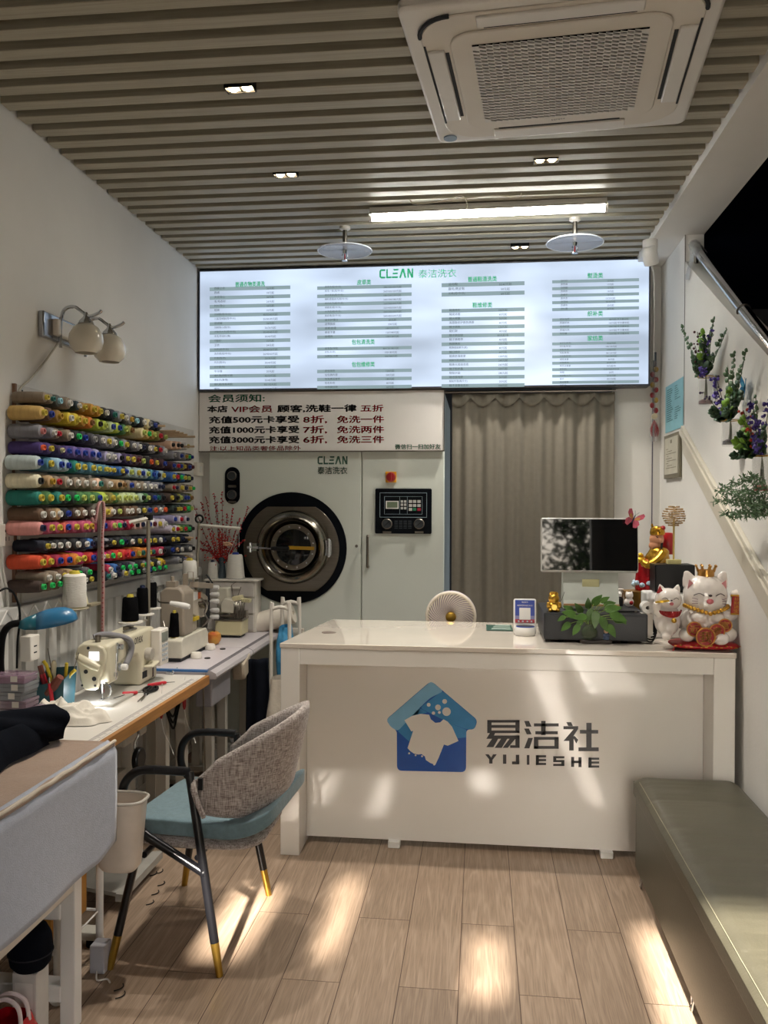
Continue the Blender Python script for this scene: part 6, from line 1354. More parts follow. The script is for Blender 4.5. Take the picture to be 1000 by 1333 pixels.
def butterfly(label, p, s, T, mt, mt2, mb_):
    t = thing('butterfly_ornament', label, 'ornament', p)
    for sx in (-1, 1):
        up_ = [(0, .002), (.3, .55), (.75, 1.0), (1.0, .85), (.95, .45), (.6, .1), (.05, -.05)]; lo = [(.05, -.02), (.6, .05), (.85, -.25), (.7, -.75), (.35, -.85), (.08, -.3)]
        w = MB()
        for P in (up_, lo): w.prism([(sx*x*s, z*s) for x, z in P], -.0008, .0008, 'Y', T @ Matrix.Rotation(sx*-.35, 4, 'Z'))
        w.build('wing', mt, t)
        w = MB().prism([(sx*x*s*.55+sx*.1*s, z*s*.5) for x, z in up_], -.0013, .0013, 'Y', T @ Matrix.Rotation(sx*-.35, 4, 'Z')); w.build('wing_patch', mt2, t)
    MB().tube([T @ Vector((0, -.001, -.45*s)), T @ Vector((0, -.003, 0)), T @ Vector((0, -.001, .5*s))], [.0012, .003, .002], 8).build('body', mb_, t)
    an = MB()
    for sx in (-1, 1): an.tube([T @ Vector((0, 0, .5*s)), T @ Vector((sx*.25*s, -.004, .95*s))], .0007, 4)
    an.build('feelers', mb_, t)
butterfly('pink and orange butterfly clipped to the top corner of the screen', bp+Vector((0, -.012, 0)), .043, Matrix.Rotation(.45, 4, 'Y'), M('pink_wing', '#b9556a', .5, var=.3, scale=60), M('orange_wing', '#c08a4a', .5), M('dark_blue_body', '#233a55', .5))
# golden fortune figurine on the drawer
gp = at(721, 797, Y=DY0+.06)
t = thing('golden_figurine', 'small golden figurine on the left end of the cash drawer', 'figurine', (gp.x, DY0+.06, DH+.001))
gm = MB().ball((0, 0, .024), (.034, .030, .026), 16, 10).ball((0, -.004, .060), (.026, .024, .024), 16, 10)
for s in (-1, 1): gm.lathe([(.008, 0), (.0, .016)], 8, (s*.016, 0, .078)); gm.ball((s*.026, -.016, .030), (.010, .010, .016), 8, 6); gm.ball((s*.018, -.022, .006), (.011, .012, .008), 8, 6)
remesh(gm.build('body', M_gold, t), .0025)
MB().lathe([(.014, 0), (.016, .010), (.010, .012), (0, .012)], 14, (0, 0, .080)).build('cap', M_gold, t)
MB().cyl((0, -.030, .022), (0, -.034, .022), .013, seg=18).build('coin', M('pale_gold', '#d8b75a', .3, .8), t)
MB().tube([(.035, 0, .05), (.045, .01, .075), (.05, .01, .09)], .0012, 5).build('feeler', M_blk, t)

# ---- potted pothos with tray and child figurine
p = at(777, 838.5, Z=CT); TRX, TRY = p.x, p.y+.03
t = thing('ornament_tray', 'dark wooden tray on the counter in front of the cash drawer', 'tray', (TRX, TRY, CT+.001))
MB().prism(rrect(-.072, -.032, .072, .032, .02), 0, .016, 'Z').build('tray', M('dark_brown_wood', '#2f2824', .5, var=.2, stretch=(1, 12, 12)), t, bevel=.004)
v = at(767, 820, Y=TRY)
t = thing('pothos_vase', 'small round glass vase of trailing green pothos leaves in front of the cash drawer', 'plant', (v.x, TRY, CT+.0175))
M_vgl = M('green_tinted_glass', '#54604a', .08, alpha=.62, var=.1)
MB().lathe([(0, 0), (.022, 0), (.036, .016), (.040, .034), (.034, .052), (.022, .062), (.024, .070), (.021, .070), (.019, .062), (.030, .050), (.036, .034), (.031, .016), (0, .005)], 28).build('vase', M_vgl, t)
M_lf = M('pothos_leaf', '#46662c', .35, var=.25, scale=20); M_sm = M('pothos_stem', '#7d9446', .5)
leaves = [(748, 801, 1.0, -.04, 2.4), (741, 812, .8, -.05, 3.6), (735, 803, .6, -.02, 3.3), (757, 797, .9, .02, 1.9), (773, 786, .95, .02, 1.2), (790, 793, 1.1, -.02, .6), (797, 800, 1.15, -.04, .0), (776, 799, 1.1, -.05, 4.6), (784, 806, 1.0, -.06, 5.2), (793, 815, .95, -.06, 5.4), (808, 803, .7, -.02, 5.6), (753, 815, .8, -.07, 4.0), (766, 791, .8, .03, 1.6), (783, 783, .7, .0, 1.0), (762, 803, .9, -.06, 2.8), (770, 795, .9, -.03, 4.2), (745, 795, .8, .01, 2.2), (801, 807, .8, -.03, .3), (788, 787, .8, .02, .7), (757, 809, .7, -.05, 3.8)]
stm = MB()
for i, (px, py, s, dy, ang) in enumerate(leaves):
    E = at(px, py, Y=TRY+dy)-Vector((v.x, TRY, CT+.0175))
    stm.tube(smoothpts([(0, 0, .03), (E.x*.25, E.y*.3, .085+.25*max(0, E.z-.08)), E], 6), .0016, 5)
    L = .046*s; d2 = Vector((math.cos(ang), -.25, math.sin(ang)*.9-.35)).normalized(); side = d2.cross(Vector((0, -1, .5))).normalized(); nrm = side.cross(d2)
    lm = MB()
    prof = [(0, 0), (.08, .30), (.25, .46), (.5, .44), (.75, .27), (1.0, 0)]
    mid = [E+d2*(L*1.6*(a-.15))-nrm*(.010*a*a) for a, w_ in prof]; V = []
    for (a, w_), c in zip(prof, mid): V += [c-side*(L*w_)+nrm*.004*w_, c, c+side*(L*w_)+nrm*.004*w_]
    lm._add(V, [f for k in range(5) for f in ((3*k, 3*k+1, 3*k+4, 3*k+3), (3*k+1, 3*k+2, 3*k+5, 3*k+4))])
    lm.build('leaf', M_lf, t, solid=.0006, sub=1, ang=180)
stm.build('stems', M_sm, t)
c = at(789, 828, Y=TRY)
t = thing('child_figurine', 'small painted figurine in blue standing on the dark tray by the vase', 'figurine', (c.x, TRY-.004, CT+.0175))
MB().lathe([(.013, 0), (.015, .006), (.012, .022), (.008, .030), (0, .031)], 16).build('robe', M('faded_blue_robe', '#5a6b8c', .6, var=.25, scale=60), t)
MB().ball((0, -.002, .040), .012, 14, 10).build('head', M('figurine_skin', '#c49e82', .5), t)
MB().ball((.001, .002, .046), (.016, .013, .010), 14, 8).build('hat', M('red_brown_hat', '#8a5a44', .6), t)
for s in (-1, 1): MB().tube([(s*.010, -.002, .024), (s*.012, -.010, .020), (s*.004, -.014, .022)], .0035, 6).build('arm', MATS['faded_blue_robe'], t)

# ---- lucky cats
K = 1/292.0
CY = 3.895; CX = at(917, 838, Y=CY).x
t = thing('red_cushion', 'flat red cushion with gold marks under the lucky cats', 'cushion', (CX, CY, CT+.001))
def cush(u, v):
    a = 2*PI*u; k = (abs(math.cos(a))**4+abs(math.sin(a))**4)**(-.25); r = math.sin(PI*v)**.55
    return (.146*k*math.cos(a)*r-.004, .092*k*math.sin(a)*r, .018+.017*-math.cos(PI*v))
MB().grid(cush, 48, 12, cu=True).build('cushion', M('red_satin', '#a3121b', .4, var=.1), t, ang=180)
gm = MB()
for k in range(14):
    x = -.14+.021*k; gm.cbox((x, -.091+.018*abs(x/.15)**3, .020+.004*math.sin(k*2)), (.010, .006, .005), rz=k)
gm.build('gold_marks', M('gold_thread', '#b98a35', .4, .5), t, smooth=False)
for s in (-1, 1): MB().tube(smoothpts([(s*.145, -.078, .016), (s*.150, -.09, .008), (s*.155, -.10, .003), (s*.158, -.105, .003)], 4), .0018, 5).build('tassel', MATS['red_satin'], t)
M_porc = M('white_porcelain', '#d9d2cc', .15, var=.015, coat=.5); M_pink = M('pink_glaze', '#cf8b8e', .3); M_rglz = M('red_glaze', '#9c1a20', .3); M_eye = M('dark_line', '#3a3033', .5)
def X(px): return (px-917)*K
def Zc(py): return (836-py)*K
t = thing('lucky_cat', 'large white lucky cat with a gold crown, sitting on the red cushion', 'figurine', (CX+.004, CY+.01, CT+.0365))
ct = MB()
ct.ball((X(917), 0, Zc(778)), (28*K, 25*K, 27*K), 24, 16); ct.ball((X(917), -.03, Zc(784)), (24*K, 16*K, 19*K), 20, 12)
ct.ball((X(916), .0, Zc(815)), (31*K, 26*K, 25*K), 22, 14)
for s in (-1, 1):
    ct.lathe([(11*K, 0), (8*K, 9*K), (3*K, 18*K), (0, 19*K)], 14, T=Matrix.Translation((X(917)+s*18*K, .0, Zc(764))) @ Matrix.Rotation(s*.35, 4, 'Y') @ Matrix.Diagonal((1, .6, 1, 1)))
    ct.ball((X(916)+s*10*K, -.062, Zc(805)), (11*K, 11*K, 9*K), 14, 10)
ct.ball((X(891), -.05, Zc(828)), (10*K, 14*K, 9*K), 14, 10); ct.ball((X(940), -.04, Zc(826)), (14*K, 14*K, 11*K), 16, 10); ct.ball((X(930), -.085, Zc(830)), (11*K, 12*K, 9*K), 14, 10)
ct.tube(smoothpts([(X(935), -.01, Zc(803)), (X(949), -.02, Zc(801)), (X(955), -.03, Zc(792)), (X(954), -.03, Zc(777))], 5), [10*K]*5+[8.5*K]*5+[7.5*K]*6, 12); ct.ball((X(953), -.03, Zc(776)), (7.5*K, 7*K, 7*K), 12, 8)
remesh(ct.build('body', M_porc, t), .004)
for s in (-1, 1):
    MB().prism([(-6*K, 0), (6*K, 0), (s*1*K, 12*K)], -.002, .002, 'Y', Matrix.Translation((X(917)+s*18.5*K, -.034, Zc(767.5))) @ Matrix.Rotation(.25, 4, 'X') @ Matrix.Rotation(s*.3, 4, 'Y')).build('inner_ear', M_pink, t, bevel=.002)
    ey = MB().tube(smoothpts([(X(917)+s*7*K, -.089, Zc(776.5)), (X(917)+s*13*K, -.083, Zc(773.5)), (X(917)+s*19*K, -.070, Zc(776.5))], 5), .0018, 5).build('closed_eye', M_eye, t)
    wk = MB()
    for j in range(3): wk.tube([(X(917)+s*15*K, -.086, Zc(781+2.6*j)), (X(917)+s*21*K, -.072, Zc(780+3.4*j))], .0012, 4)
    wk.build('whiskers', M('violet_line', '#6a4a5c', .5), t)
MB().ball((X(917), -.091, Zc(776)), (2.4*K, 1.6*K, 1.6*K), 10, 6).build('nose', M_eye, t)
mo = MB().ball((X(917), -.088, Zc(783.5)), (4.5*K, 2*K, 3.4*K), 12, 8).build('mouth', M('mouth_red', '#c0666c', .3), t)
nk = MB()
for k in range(17):
    a = PI+PI*(k+.5)/17; nk.ball((X(917)+27*K*math.cos(a), -.012+.082*math.sin(a), Zc(797+2*abs(math.cos(a))*-4+2)), 2.7*K, 10, 8)
nk.build('gold_beads', M_gold, t)
cr = MB().lathe([(10*K, 0), (10.5*K, 2*K), (10.5*K, 9*K), (9.4*K, 9*K), (9.2*K, 1*K), (0, 1*K)], 28, (X(918), 0, Zc(754)))
for k in range(8):
    a = 2*PI*k/8+.2; b = (X(918)+10*K*math.cos(a), 10*K*math.sin(a), Zc(747)); e = (X(918)+13*K*math.cos(a), 13*K*math.sin(a), Zc(740)); cr.cyl(b, e, 1.9*K, .9*K, 8); cr.ball(e, 1.7*K, 8, 6)
cr.build('crown', M('copper_gold', '#b98a4a', .3, .9), t)
sc_ = MB().cbox((X(950.5), -.062, Zc(788)), (11*K, .010, 22*K), ry=.10).build('scroll', M_rglz, t, bevel=.003)
sr = MB()
for dz_ in (-11.5, 11.5): sr.tube([(X(950.5)-6.5*K-dz_*K*.1*-1*.0, -.062, Zc(788)+dz_*K), (X(950.5)+6.5*K, -.062, Zc(788)+dz_*K)], 1.4*K, 8)
sr.build('scroll_rods', M_gold, t)
tx = MB()
for i, chh in enumerate('招财进宝'): tx.text(chh, (X(950.8)-(i-1.5)*.3*K, -.0682, Zc(780.5+5*i)), UX, UZ, 4.4*K, 6.5*K)
tx.build('scroll_lettering', M_gold, t, smooth=False)
for (px, py, r, s, yy) in ((897, 818.5, 9.5, '近', -.098), (909.5, 827.5, 12, '我', -.118), (924, 820, 9.5, '者', -.110), (934.5, 813, 8.5, '富', -.098)):
    cn = MB().lathe([(0, 0), (r*K*.98, 0), (r*K, .003), (r*K, .007), (r*K*.86, .008), (r*K*.84, .006), (0, .006)], 28, (X(px), yy+.006, Zc(py)), '-Y')
    cn = cn.build('coin', M_rglz, t); MB().torus((X(px), yy-.0015, Zc(py)), r*K*.94, r*K*.09, 'Y', 28, 8).build('coin_rim', M('orange_gold_rim', '#c98f4a', .35, .6), cn)
    MB().text(s, (X(px), yy-.0008, Zc(py)), UX, UZ, r*1.15*K, r*1.2*K, bold=.03).build('coin_character', MATS['orange_gold_rim'], cn, smooth=False)
# small cat
t = thing('lucky_cat', 'small white lucky cat raising a gold coin beside the crowned cat', 'figurine', (CX+.004, CY+.01, CT+.0365))
ct = MB(); ct.ball((X(869), -.03, Zc(783)), (17*K, 15*K, 14.5*K), 20, 12); ct.ball((X(869), -.01, Zc(810)), (17*K, 16*K, 22*K), 18, 12); ct.ball((X(867), -.045, Zc(817)), (13*K, 11*K, 12*K), 14, 10)
for px, s in ((861, -1), (879, 1)): ct.lathe([(5.5*K, 0), (3.5*K, 6*K), (0, 11*K)], 12, T=Matrix.Translation((X(px), -.028, Zc(773))) @ Matrix.Rotation(s*.3, 4, 'Y') @ Matrix.Diagonal((1, .6, 1, 1)))
ct.tube(smoothpts([(X(861), -.03, Zc(803)), (X(855), -.04, Zc(796)), (X(855), -.05, Zc(787))], 5), [7*K]*5+[5.6*K]*6, 10)
ct.ball((X(866), -.05, Zc(826)), (8*K, 10*K, 8*K), 12, 8); ct.ball((X(864.5), -.07, Zc(829)), (6.5*K, 8*K, 6*K), 12, 8)
remesh(ct.build('body', M_porc, t), .0032)
MB().lathe([(0, 0), (9*K, 0), (9*K, .004), (0, .006)], 24, T=Matrix.Translation((X(859), -.075, Zc(785.5))) @ Matrix.Rotation(-.15, 4, 'Y') @ Matrix.Diagonal((1, .6, 1.6, 1))).build('gold_coin', M('bright_gold', '#cfa72c', .3, .7), t)
cl_ = MB()
for k in range(15):
    a = PI+PI*k/14; b = PI+PI*(k+1)/14
    if k < 14: cl_._add([(X(870)+16*K*math.cos(a), -.028+.058*math.sin(a), Zc(797)), (X(870)+16*K*math.cos(b), -.028+.058*math.sin(b), Zc(797)), (X(870)+14*K*math.cos(b), -.030+.062*math.sin(b), Zc(797+8*abs(math.sin(b)))), (X(870)+14*K*math.cos(a), -.030+.062*math.sin(a), Zc(797+8*abs(math.sin(a))))], [(0, 1, 2, 3)])
cl_.build('red_bib', M_rglz, t, solid=.004)
MB().ball((X(872), -.10, Zc(808)), 3.4*K, 12, 8).build('bell', M_brass, t)
bw = MB()
for s in (-1, 1): bw.prism([(0, 0), (s*8*K, 6*K), (s*8*K, -5*K)], -.004, .004, 'Y', Matrix.Translation((X(862.5), -.045, Zc(774))) @ Matrix.Rotation(.4, 4, 'Y'))
bw.build('red_bow', M_rglz, t, bevel=.002)
for s in (-1, 1):
    MB().tube(smoothpts([(X(869)+s*3.5*K, -.082, Zc(782)), (X(869)+s*7*K, -.079, Zc(780)), (X(869)+s*10.5*K, -.072, Zc(782))], 4), .0013, 5).build('closed_eye', M_eye, t)
MB().ball((X(869.5), -.086, Zc(783)), (1.5*K, 1*K, 1*K), 8, 6).build('nose', M_eye, t); MB().ball((X(870), -.083, Zc(787.5)), (2.6*K, 1.4*K, 2.2*K), 10, 6).build('mouth', MATS['mouth_red'], t)

# ---- black box, white box, golden wish tree
SY = CY+.30
a, b = at(853, 735, Y=SY), at(905, 772, Y=SY)
wb0, wb1 = at(842, 771, Y=SY-.02), at(872, 800, Y=SY-.02)
t = thing('white_printer', 'white printer box behind the small lucky cat, carrying a black speaker box', 'printer', ((a.x+b.x)/2, SY+.1, CT))
MB().prism([(SY-.03, CT+.001), (SY+.13, CT+.001), (SY+.13, b.z-.001), (SY+.0, b.z-.001), (SY-.03, b.z-.03)], wb0.x, b.x+.01, 'X').build('body', M_white, t, smooth=False, bevel=.008, world=True)
MB().box((wb0.x+.02, SY-.034, CT+.05), (wb0.x+.16, SY-.028, CT+.056)).build('paper_slot', M_slot, t, smooth=False, world=True)
t = thing('speaker_box', 'black speaker box on the white printer behind the crowned cat', 'speaker', ((a.x+b.x)/2, SY+.1, b.z+.001))
MB().box((a.x, SY, b.z+.001), (b.x, SY+.13, a.z)).build('case', M_blk, t, smooth=False, bevel=.005, world=True)
MB().box((a.x+.006, SY-.004, b.z+.010), (b.x-.006, SY, a.z-.006)).build('front', M('matt_black_front', '#16171a', .6), t, smooth=False, world=True)
MB().box((a.x+.05, SY-.006, b.z+.02), (b.x-.06, SY-.0041, b.z+.032)).build('slot', M_slot, t, smooth=False, world=True)
q = at(877, 735, Y=SY+.05); q2 = at(876.5, 690, Y=SY+.05)
t = thing('wish_tree', 'small pale gold layered tree ornament on top of the black speaker box', 'ornament', (q.x, SY+.05, a.z+.001))
MB().prism(rrect(-.032, -.022, .032, .022, .004), 0, .022, 'Z').build('base', M('pale_yellow_wood', '#b8b07a', .5), t, bevel=.002)
MB().cyl((0, 0, .022), (0, 0, q2.z-a.z+.05), .0045, seg=10).build('trunk', M('light_gold', '#c0a55c', .4, .3), t)
zc_ = at(876, 672, Y=SY+.05).z-a.z
tr = MB()
for k in range(9):
    f_ = (k-4)/4.5; r = .052*math.sqrt(max(.05, 1-f_*f_)); z = zc_+f_*.05
    tr.tube([(r*math.cos(a_)*(1+.08*math.sin(5*a_+k)), r*math.sin(a_), z+.003*math.sin(3*a_+k)) for a_ in [2*PI*i/24 for i in range(24)]], .002, 5, closed=True)
    for j in range(5): a_ = j*2*PI/5+k; tr.tube([(0, 0, z-.006), (r*math.cos(a_), r*math.sin(a_), z)], .0012, 4); tr.ball((r*math.cos(a_+.3), r*math.sin(a_+.3), z), .0045, 6, 5)
tr.build('branches', M('brown_gold_twigs', '#a08358', .5, .2, var=.35, scale=70), t)

# ---- seated golden deity statue with base
GY = SY+.225
ba, bb = at(828, 765, Y=GY), at(828, 795, Y=GY)
sx_ = at(846, 700, Y=GY).x
Kz = 5.0/1104*0.84
def gx(px): return at(px, 700, Y=GY).x-sx_
def gz(py): return at(846, py, Y=GY).z-(CT+.001)
wb = wb0.x-sx_
t = thing('fortune_statue', 'gold and red robed bearded statue with a gold hat, left of the black speaker box', 'statue', (sx_, GY, CT+.001))
b0z = gz(768)
MB().lathe([(0, 0), (.055, 0), (.065, .03), (.058, b0z*.5), (.07, b0z-.015), (.074, b0z-.004), (0, b0z)], 32, (gx(832)-.005, 0, 0)).build('base', M('antique_gold', '#8f6a30', .35, .7, var=.25, scale=40), t)
cxs = gx(846)
MB().lathe([(.070, b0z), (.074, b0z+.02), (.066, gz(742)), (.056, gz(730)), (0, gz(724))], 28, (cxs, 0, 0), sy=.8).build('red_robe', M('red_metallic', '#a3141c', .25, .4, var=.15, scale=40), t)
sk = MB()
for k in range(12): a_ = 2*PI*k/12; sk.ball((cxs-.012+.062*math.cos(a_), .05*math.sin(a_), b0z+.028+.01*(k % 2)), (.016, .014, .013), 8, 6)
sk.build('skirt_ornament', M('pale_blue_white', '#9db4c4', .4, var=.4, scale=60), t)
up_ = MB(); up_.ball((gx(856), .0, gz(728)), (.062, .055, .055), 18, 12); up_.ball((gx(858), 0, gz(719)), (.052, .05, .034), 16, 10)
up_.tube(smoothpts([(gx(862), -.045, gz(718)), (gx(852), -.062, gz(729)), (gx(842), -.06, gz(735)), (gx(836), -.03, gz(731))], 5), [.024]*10+[.02]*6, 10)
up_.tube(smoothpts([(gx(862), .045, gz(718)), (gx(850), .06, gz(728)), (gx(838), .04, gz(732))], 5), .024, 10)
remesh(up_.build('gold_robe', M('bright_metal_gold', '#b88a2e', .25, .85, var=.15, scale=30), t), .004)
ig = MB(); ig.ball((gx(834), -.005, gz(729)), (.026, .022, .017), 14, 8); ig.ball((gx(834), -.005, gz(723)), (.015, .015, .013), 12, 8); ig.build('gold_ingot', M('bright_gold', '#cfa72c', .3, .7), t)
for s in (-1, 1): MB().ball((gx(837), s*.022-.01, gz(735)), (.014, .012, .011), 12, 8).build('hand', M('statue_skin', '#b98263', .45), t)
hd_ = MB(); hd_.ball((gx(855), 0, gz(702)), (.036, .034, .040), 18, 12); hd_.ball((gx(853), 0, gz(710)), (.032, .030, .026), 16, 10); hd_.ball((gx(848.5), 0, gz(703)), (.010, .009, .008), 10, 8)
for s in (-1, 1): hd_.ball((gx(859), s*.034, gz(704)), (.008, .006, .014), 8, 6)
remesh(hd_.build('head', MATS['statue_skin'], t), .003)
for s in (-1, 1):
    MB().tube([(gx(849.5)+.002, s*.010-.0, gz(699)), (gx(851.5), s*.024, gz(697.5)), (gx(855), s*.033, gz(699.5))], .0028, 6).build('eyebrow', M_blk, t)
    MB().tube([(gx(850), s*.012, gz(702)), (gx(852), s*.024, gz(702))], .0018, 5).build('eye', M_blk, t)
bd_ = MB()
bd_.tube(smoothpts([(gx(853), -.012, gz(711)), (gx(850), -.012, gz(720)), (gx(845), -.008, gz(729))], 4), [.016]*4+[.012]*4+[.003], 8)
for s in (-1, 1):
    bd_.tube(smoothpts([(gx(860), s*.032, gz(706)), (gx(859), s*.034, gz(714)), (gx(855), s*.028, gz(722))], 4), [.006]*8+[.002], 6); bd_.tube(smoothpts([(gx(849), s*.004, gz(708)), (gx(849), s*.014, gz(710)), (gx(849), s*.016, gz(717))], 4), [.004]*8+[.002], 6)
bd_.build('beard', M_blk, t, ang=180)
ht = MB(); ht.lathe([(.036, 0), (.038, .012), (.034, .030), (.026, .042), (0, .046)], 20, (gx(856), 0, gz(696))); ht.ball((gx(851), 0, gz(689)), (.010, .022, .012), 10, 8)
for s in (-1, 1): ht.ball((gx(857), s*.034, gz(690)), (.010, .012, .014), 8, 6); 
ht.ball((gx(849), 0, gz(684)), (.006, .006, .010), 8, 6); ht.build('gold_hat', MATS['bright_metal_gold'], t)
MB().ball((gx(862), -.020, gz(687)), (.013, .012, .012), 10, 8).build('red_pompom', M_rglz, t)
rp = MB().lathe([(0, 0), (.03, 0), (.033, .02), (.03, .09), (.022, .11), (0, .112)], 18, (gx(873), .06, gz(722))); rp.build('red_banner', M_rglz, t)
# small ornaments between terminal and statue
jx = at(807, 770, Y=GY+.0).x
for k, (px, zb, h, r, mt, lab, cap) in enumerate(((807, 0, .10, .020, M('amber_jar', '#8a6a4a', .3), 'brown glass jar with a white lid behind the terminal, lower of two', M_white), (807, .115, .075, .019, M('amber_jar', '#8a6a4a', .3), 'brown glass jar with a pale lid stacked on the lower jar behind the terminal', M_white2))):
    x = at(px, 770, Y=GY+.06).x
    t = thing('jar', lab, 'jar', (x, GY+.06, CT+.001+zb), 0, 'jars behind the terminal')
    MB().lathe([(0, 0), (r, 0), (r*1.05, .01), (r, h*.85), (r*.9, h*.9), (0, h*.9)], 18).build('glass', mt, t); MB().cyl((0, 0, h*.9), (0, 0, h+.012), r*1.02, seg=18).build('lid', cap, t)
x = at(820, 785, Y=GY-.06).x
dzd = DH+.001-CT
t = thing('lucky_cat', 'tiny white lucky cat figurine at the right end of the cash drawer', 'figurine', (at(819, 790, Y=DY0+.3).x, DY0+.30, DH+.001))
m_ = MB().ball((0, 0, .022), (.024, .02, .024), 14, 10).ball((0, -.004, .055), (.020, .018, .018), 14, 10)
for s in (-1, 1): m_.lathe([(.007, 0), (0, .014)], 8, (s*.012, -.004, .066))
remesh(m_.build('body', M_porc, t), .0025)
MB().ball((.008, -.019, .020), (.010, .006, .010), 10, 6).build('red_coin', M_rglz, t)
t = thing('small_bottle', 'small black bottle with a white cap beside the tiny cat on the cash drawer', 'bottle', (at(811, 790, Y=DY0+.3).x-.012, DY0+.33, DH+.001))
MB().lathe([(0, 0), (.018, 0), (.018, .035), (.010, .045), (0, .046)], 16).build('bottle', M_blk, t); MB().lathe([(.012, .046), (.013, .06), (.006, .07), (0, .071)], 14).build('cap', M_white, t)
t = thing('pen', 'black pen lying along the cash drawer top', 'pen', (at(812, 796, Y=DY0+.05).x, DY0+.05, DH+.006), .1)
MB().tube([(-.07, 0, 0), (.05, 0, 0)], .0045, 8).build('barrel', M_blk, t); MB().tube([(.05, 0, 0), (.062, 0, 0)], [.005, .005], 8).build('grip_ring', M_steel, t); MB().tube([(.062, 0, 0), (.075, 0, 0)], [.004, .001], 8).build('tip', M_blk, t)
c0 = at(845, 812, Y=CY+.05)
t = thing('cable_tangle', 'tangle of black cable between the cash drawer and the small lucky cat', 'cable', (c0.x+.010, CY+.12, CT+.002))
cb_ = MB()
for k in range(7):
    pts = [(.034*math.cos(a_+k)*(.8+.06*k), .05*math.sin(a_*1.0+k*.4)+.01*k, .045+.035*math.sin(a_+k*.9)+.008*k) for a_ in [2*PI*i/20 for i in range(20)]]
    cb_.tube(pts, .0035, 6, closed=True)
cb_.build('loops', M_rub, t)
t = thing('paper_roll', 'small white paper roll lying by the cable tangle behind the small cat', 'paper roll', (at(840, 789, Y=CY+.16).x, CY+.16, at(840, 789, Y=CY+.16).z-.028))
MB().lathe([(.026, 0), (.026, .06), (.008, .06), (.008, 0)], 20, (0, 0, .027), '-Y').build('roll', M_white, t)
MB().box((-.025, -.055, CT+.002-(at(840, 789, Y=CY+.16).z-.028)), (.025, -.005, 0)).build('roll_box', M_white2, t, smooth=False)
# ================================================================== armchair
def linen():
    m = M('grey_brown_linen', '#857a76', .95, var=.1, scale=60, sheen=.2)
    t = m.node_tree; N = t.nodes.new; L = t.links.new; b = t.nodes['Principled BSDF']; old = b.inputs['Base Color'].links[0].from_socket
    tc = N('ShaderNodeTexCoord'); fac = []
    for sc in ((40, 40, 420), (300, 300, 26)):
        mp = N('ShaderNodeMapping'); mp.inputs['Scale'].default_value = sc; L(tc.outputs['Object'], mp.inputs[0])
        n = N('ShaderNodeTexNoise'); n.inputs['Scale'].default_value = 1; n.inputs['Detail'].default_value = 2; L(mp.outputs[0], n.inputs['Vector']); fac.append(n.outputs['Fac'])
    ad = N('ShaderNodeMath'); ad.operation = 'ADD'; L(fac[0], ad.inputs[0]); L(fac[1], ad.inputs[1])
    mr = N('ShaderNodeMapRange'); mr.inputs['From Min'].default_value = .75; mr.inputs['From Max'].default_value = 1.25; L(ad.outputs[0], mr.inputs['Value'])
    mx = N('ShaderNodeMix'); mx.data_type = 'RGBA'; mx.inputs['A'].default_value = lin('#6d615d')+(1,); mx.inputs['B'].default_value = lin('#bfb5ae')+(1,); L(mr.outputs[0], mx.inputs[0])
    L(mx.outputs['Result'], b.inputs['Base Color'])
    bp = N('ShaderNodeBump'); bp.inputs['Strength'].default_value = .3; bp.inputs['Distance'].default_value = .003; L(ad.outputs[0], bp.inputs['Height']); L(bp.outputs[0], b.inputs['Normal'])
    return m
M_linen = linen()
M_tealc = M('teal_cushion_cloth', '#657b82', .92, var=.10, scale=50, bump=.25, bscale=260, sheen=.2)
M_frame = M('black_painted_steel', '#101013', .28, var=.1)
M_goldtip = M('gold_leg_tip', '#b08d3f', .3, .9, var=.05)
FA, FB, FC, FD = at(286, 1271, Z=.0), at(350, 1165, Z=.0), at(143, 1261, Z=.0), at(240, 1152, Z=.0)
cA = at(247, 1001, Y=FA.y+.06)
t = thing('armchair', 'armchair with black tubular frame, gold tipped legs, grey linen back and teal cushion', 'chair', ((FA.x+FC.x)/2, (FA.y+FB.y)/2, 0))
AZ = cA.z-.008
def V3(x, y, z): return Vector((x, y, z))
RT = .0155
def legtip(P, Q_, par):
    d = (Q_-P).normalized(); MB().tube([P, P+d*.115], [.0125, .0150], 14).build('gold_tip', M_goldtip, par, world=True)
    return P+d*.115
for (R0, F0, s) in ((FA, FC, 1), (FB, FD, -1)):
    yy = R0.y+s*.055
    rc_ = V3(cA.x if s > 0 else cA.x+.02, yy, AZ)
    fx = F0.x+.02
    jn = R0.lerp(rc_, .50)
    lg_ = MB(); st0 = R0+(rc_-R0).normalized()*.112; lg_.tube([st0, rc_], RT, 14); lg = lg_.build('rear_leg', M_frame, t, world=True); legtip(R0, rc_, lg)
    # arm, front bend and the brace back to the rear leg
    arm = [rc_+V3(0, 0, .0), V3(rc_.x-.12, yy, AZ+.002), V3(fx+.12, yy+s*.0, AZ+.002), V3(fx+.055, yy, AZ-.006), V3(fx+.012, yy, AZ-.045), V3(fx, yy, AZ-.10), V3(fx+.01, yy, AZ-.15), V3(fx+.045, yy, AZ-.195), V3(fx+.10, yy-.003*s, AZ-.235), jn]
    a = MB().tube(smoothpts(arm[:-1], 6)+[jn], RT, 14).build('arm', M_frame, t, world=True)
    ft = V3(fx+.075, yy, AZ-.205)
    lg_ = MB(); st0 = F0+(ft-F0).normalized()*.112; lg_.tube([st0, ft], RT*.95, 14); lg = lg_.build('front_leg', M_frame, t, world=True); legtip(F0, ft, lg)
    MB().cyl(jn+V3(0, -.0, -.0)+V3(-.002, -.017*s*0, 0), jn+V3(.004, 0, 0), .018, seg=12).build('weld', M_frame, t, world=True)
ys = (FA.y+.055, FB.y-.055); ym = (ys[0]+ys[1])/2
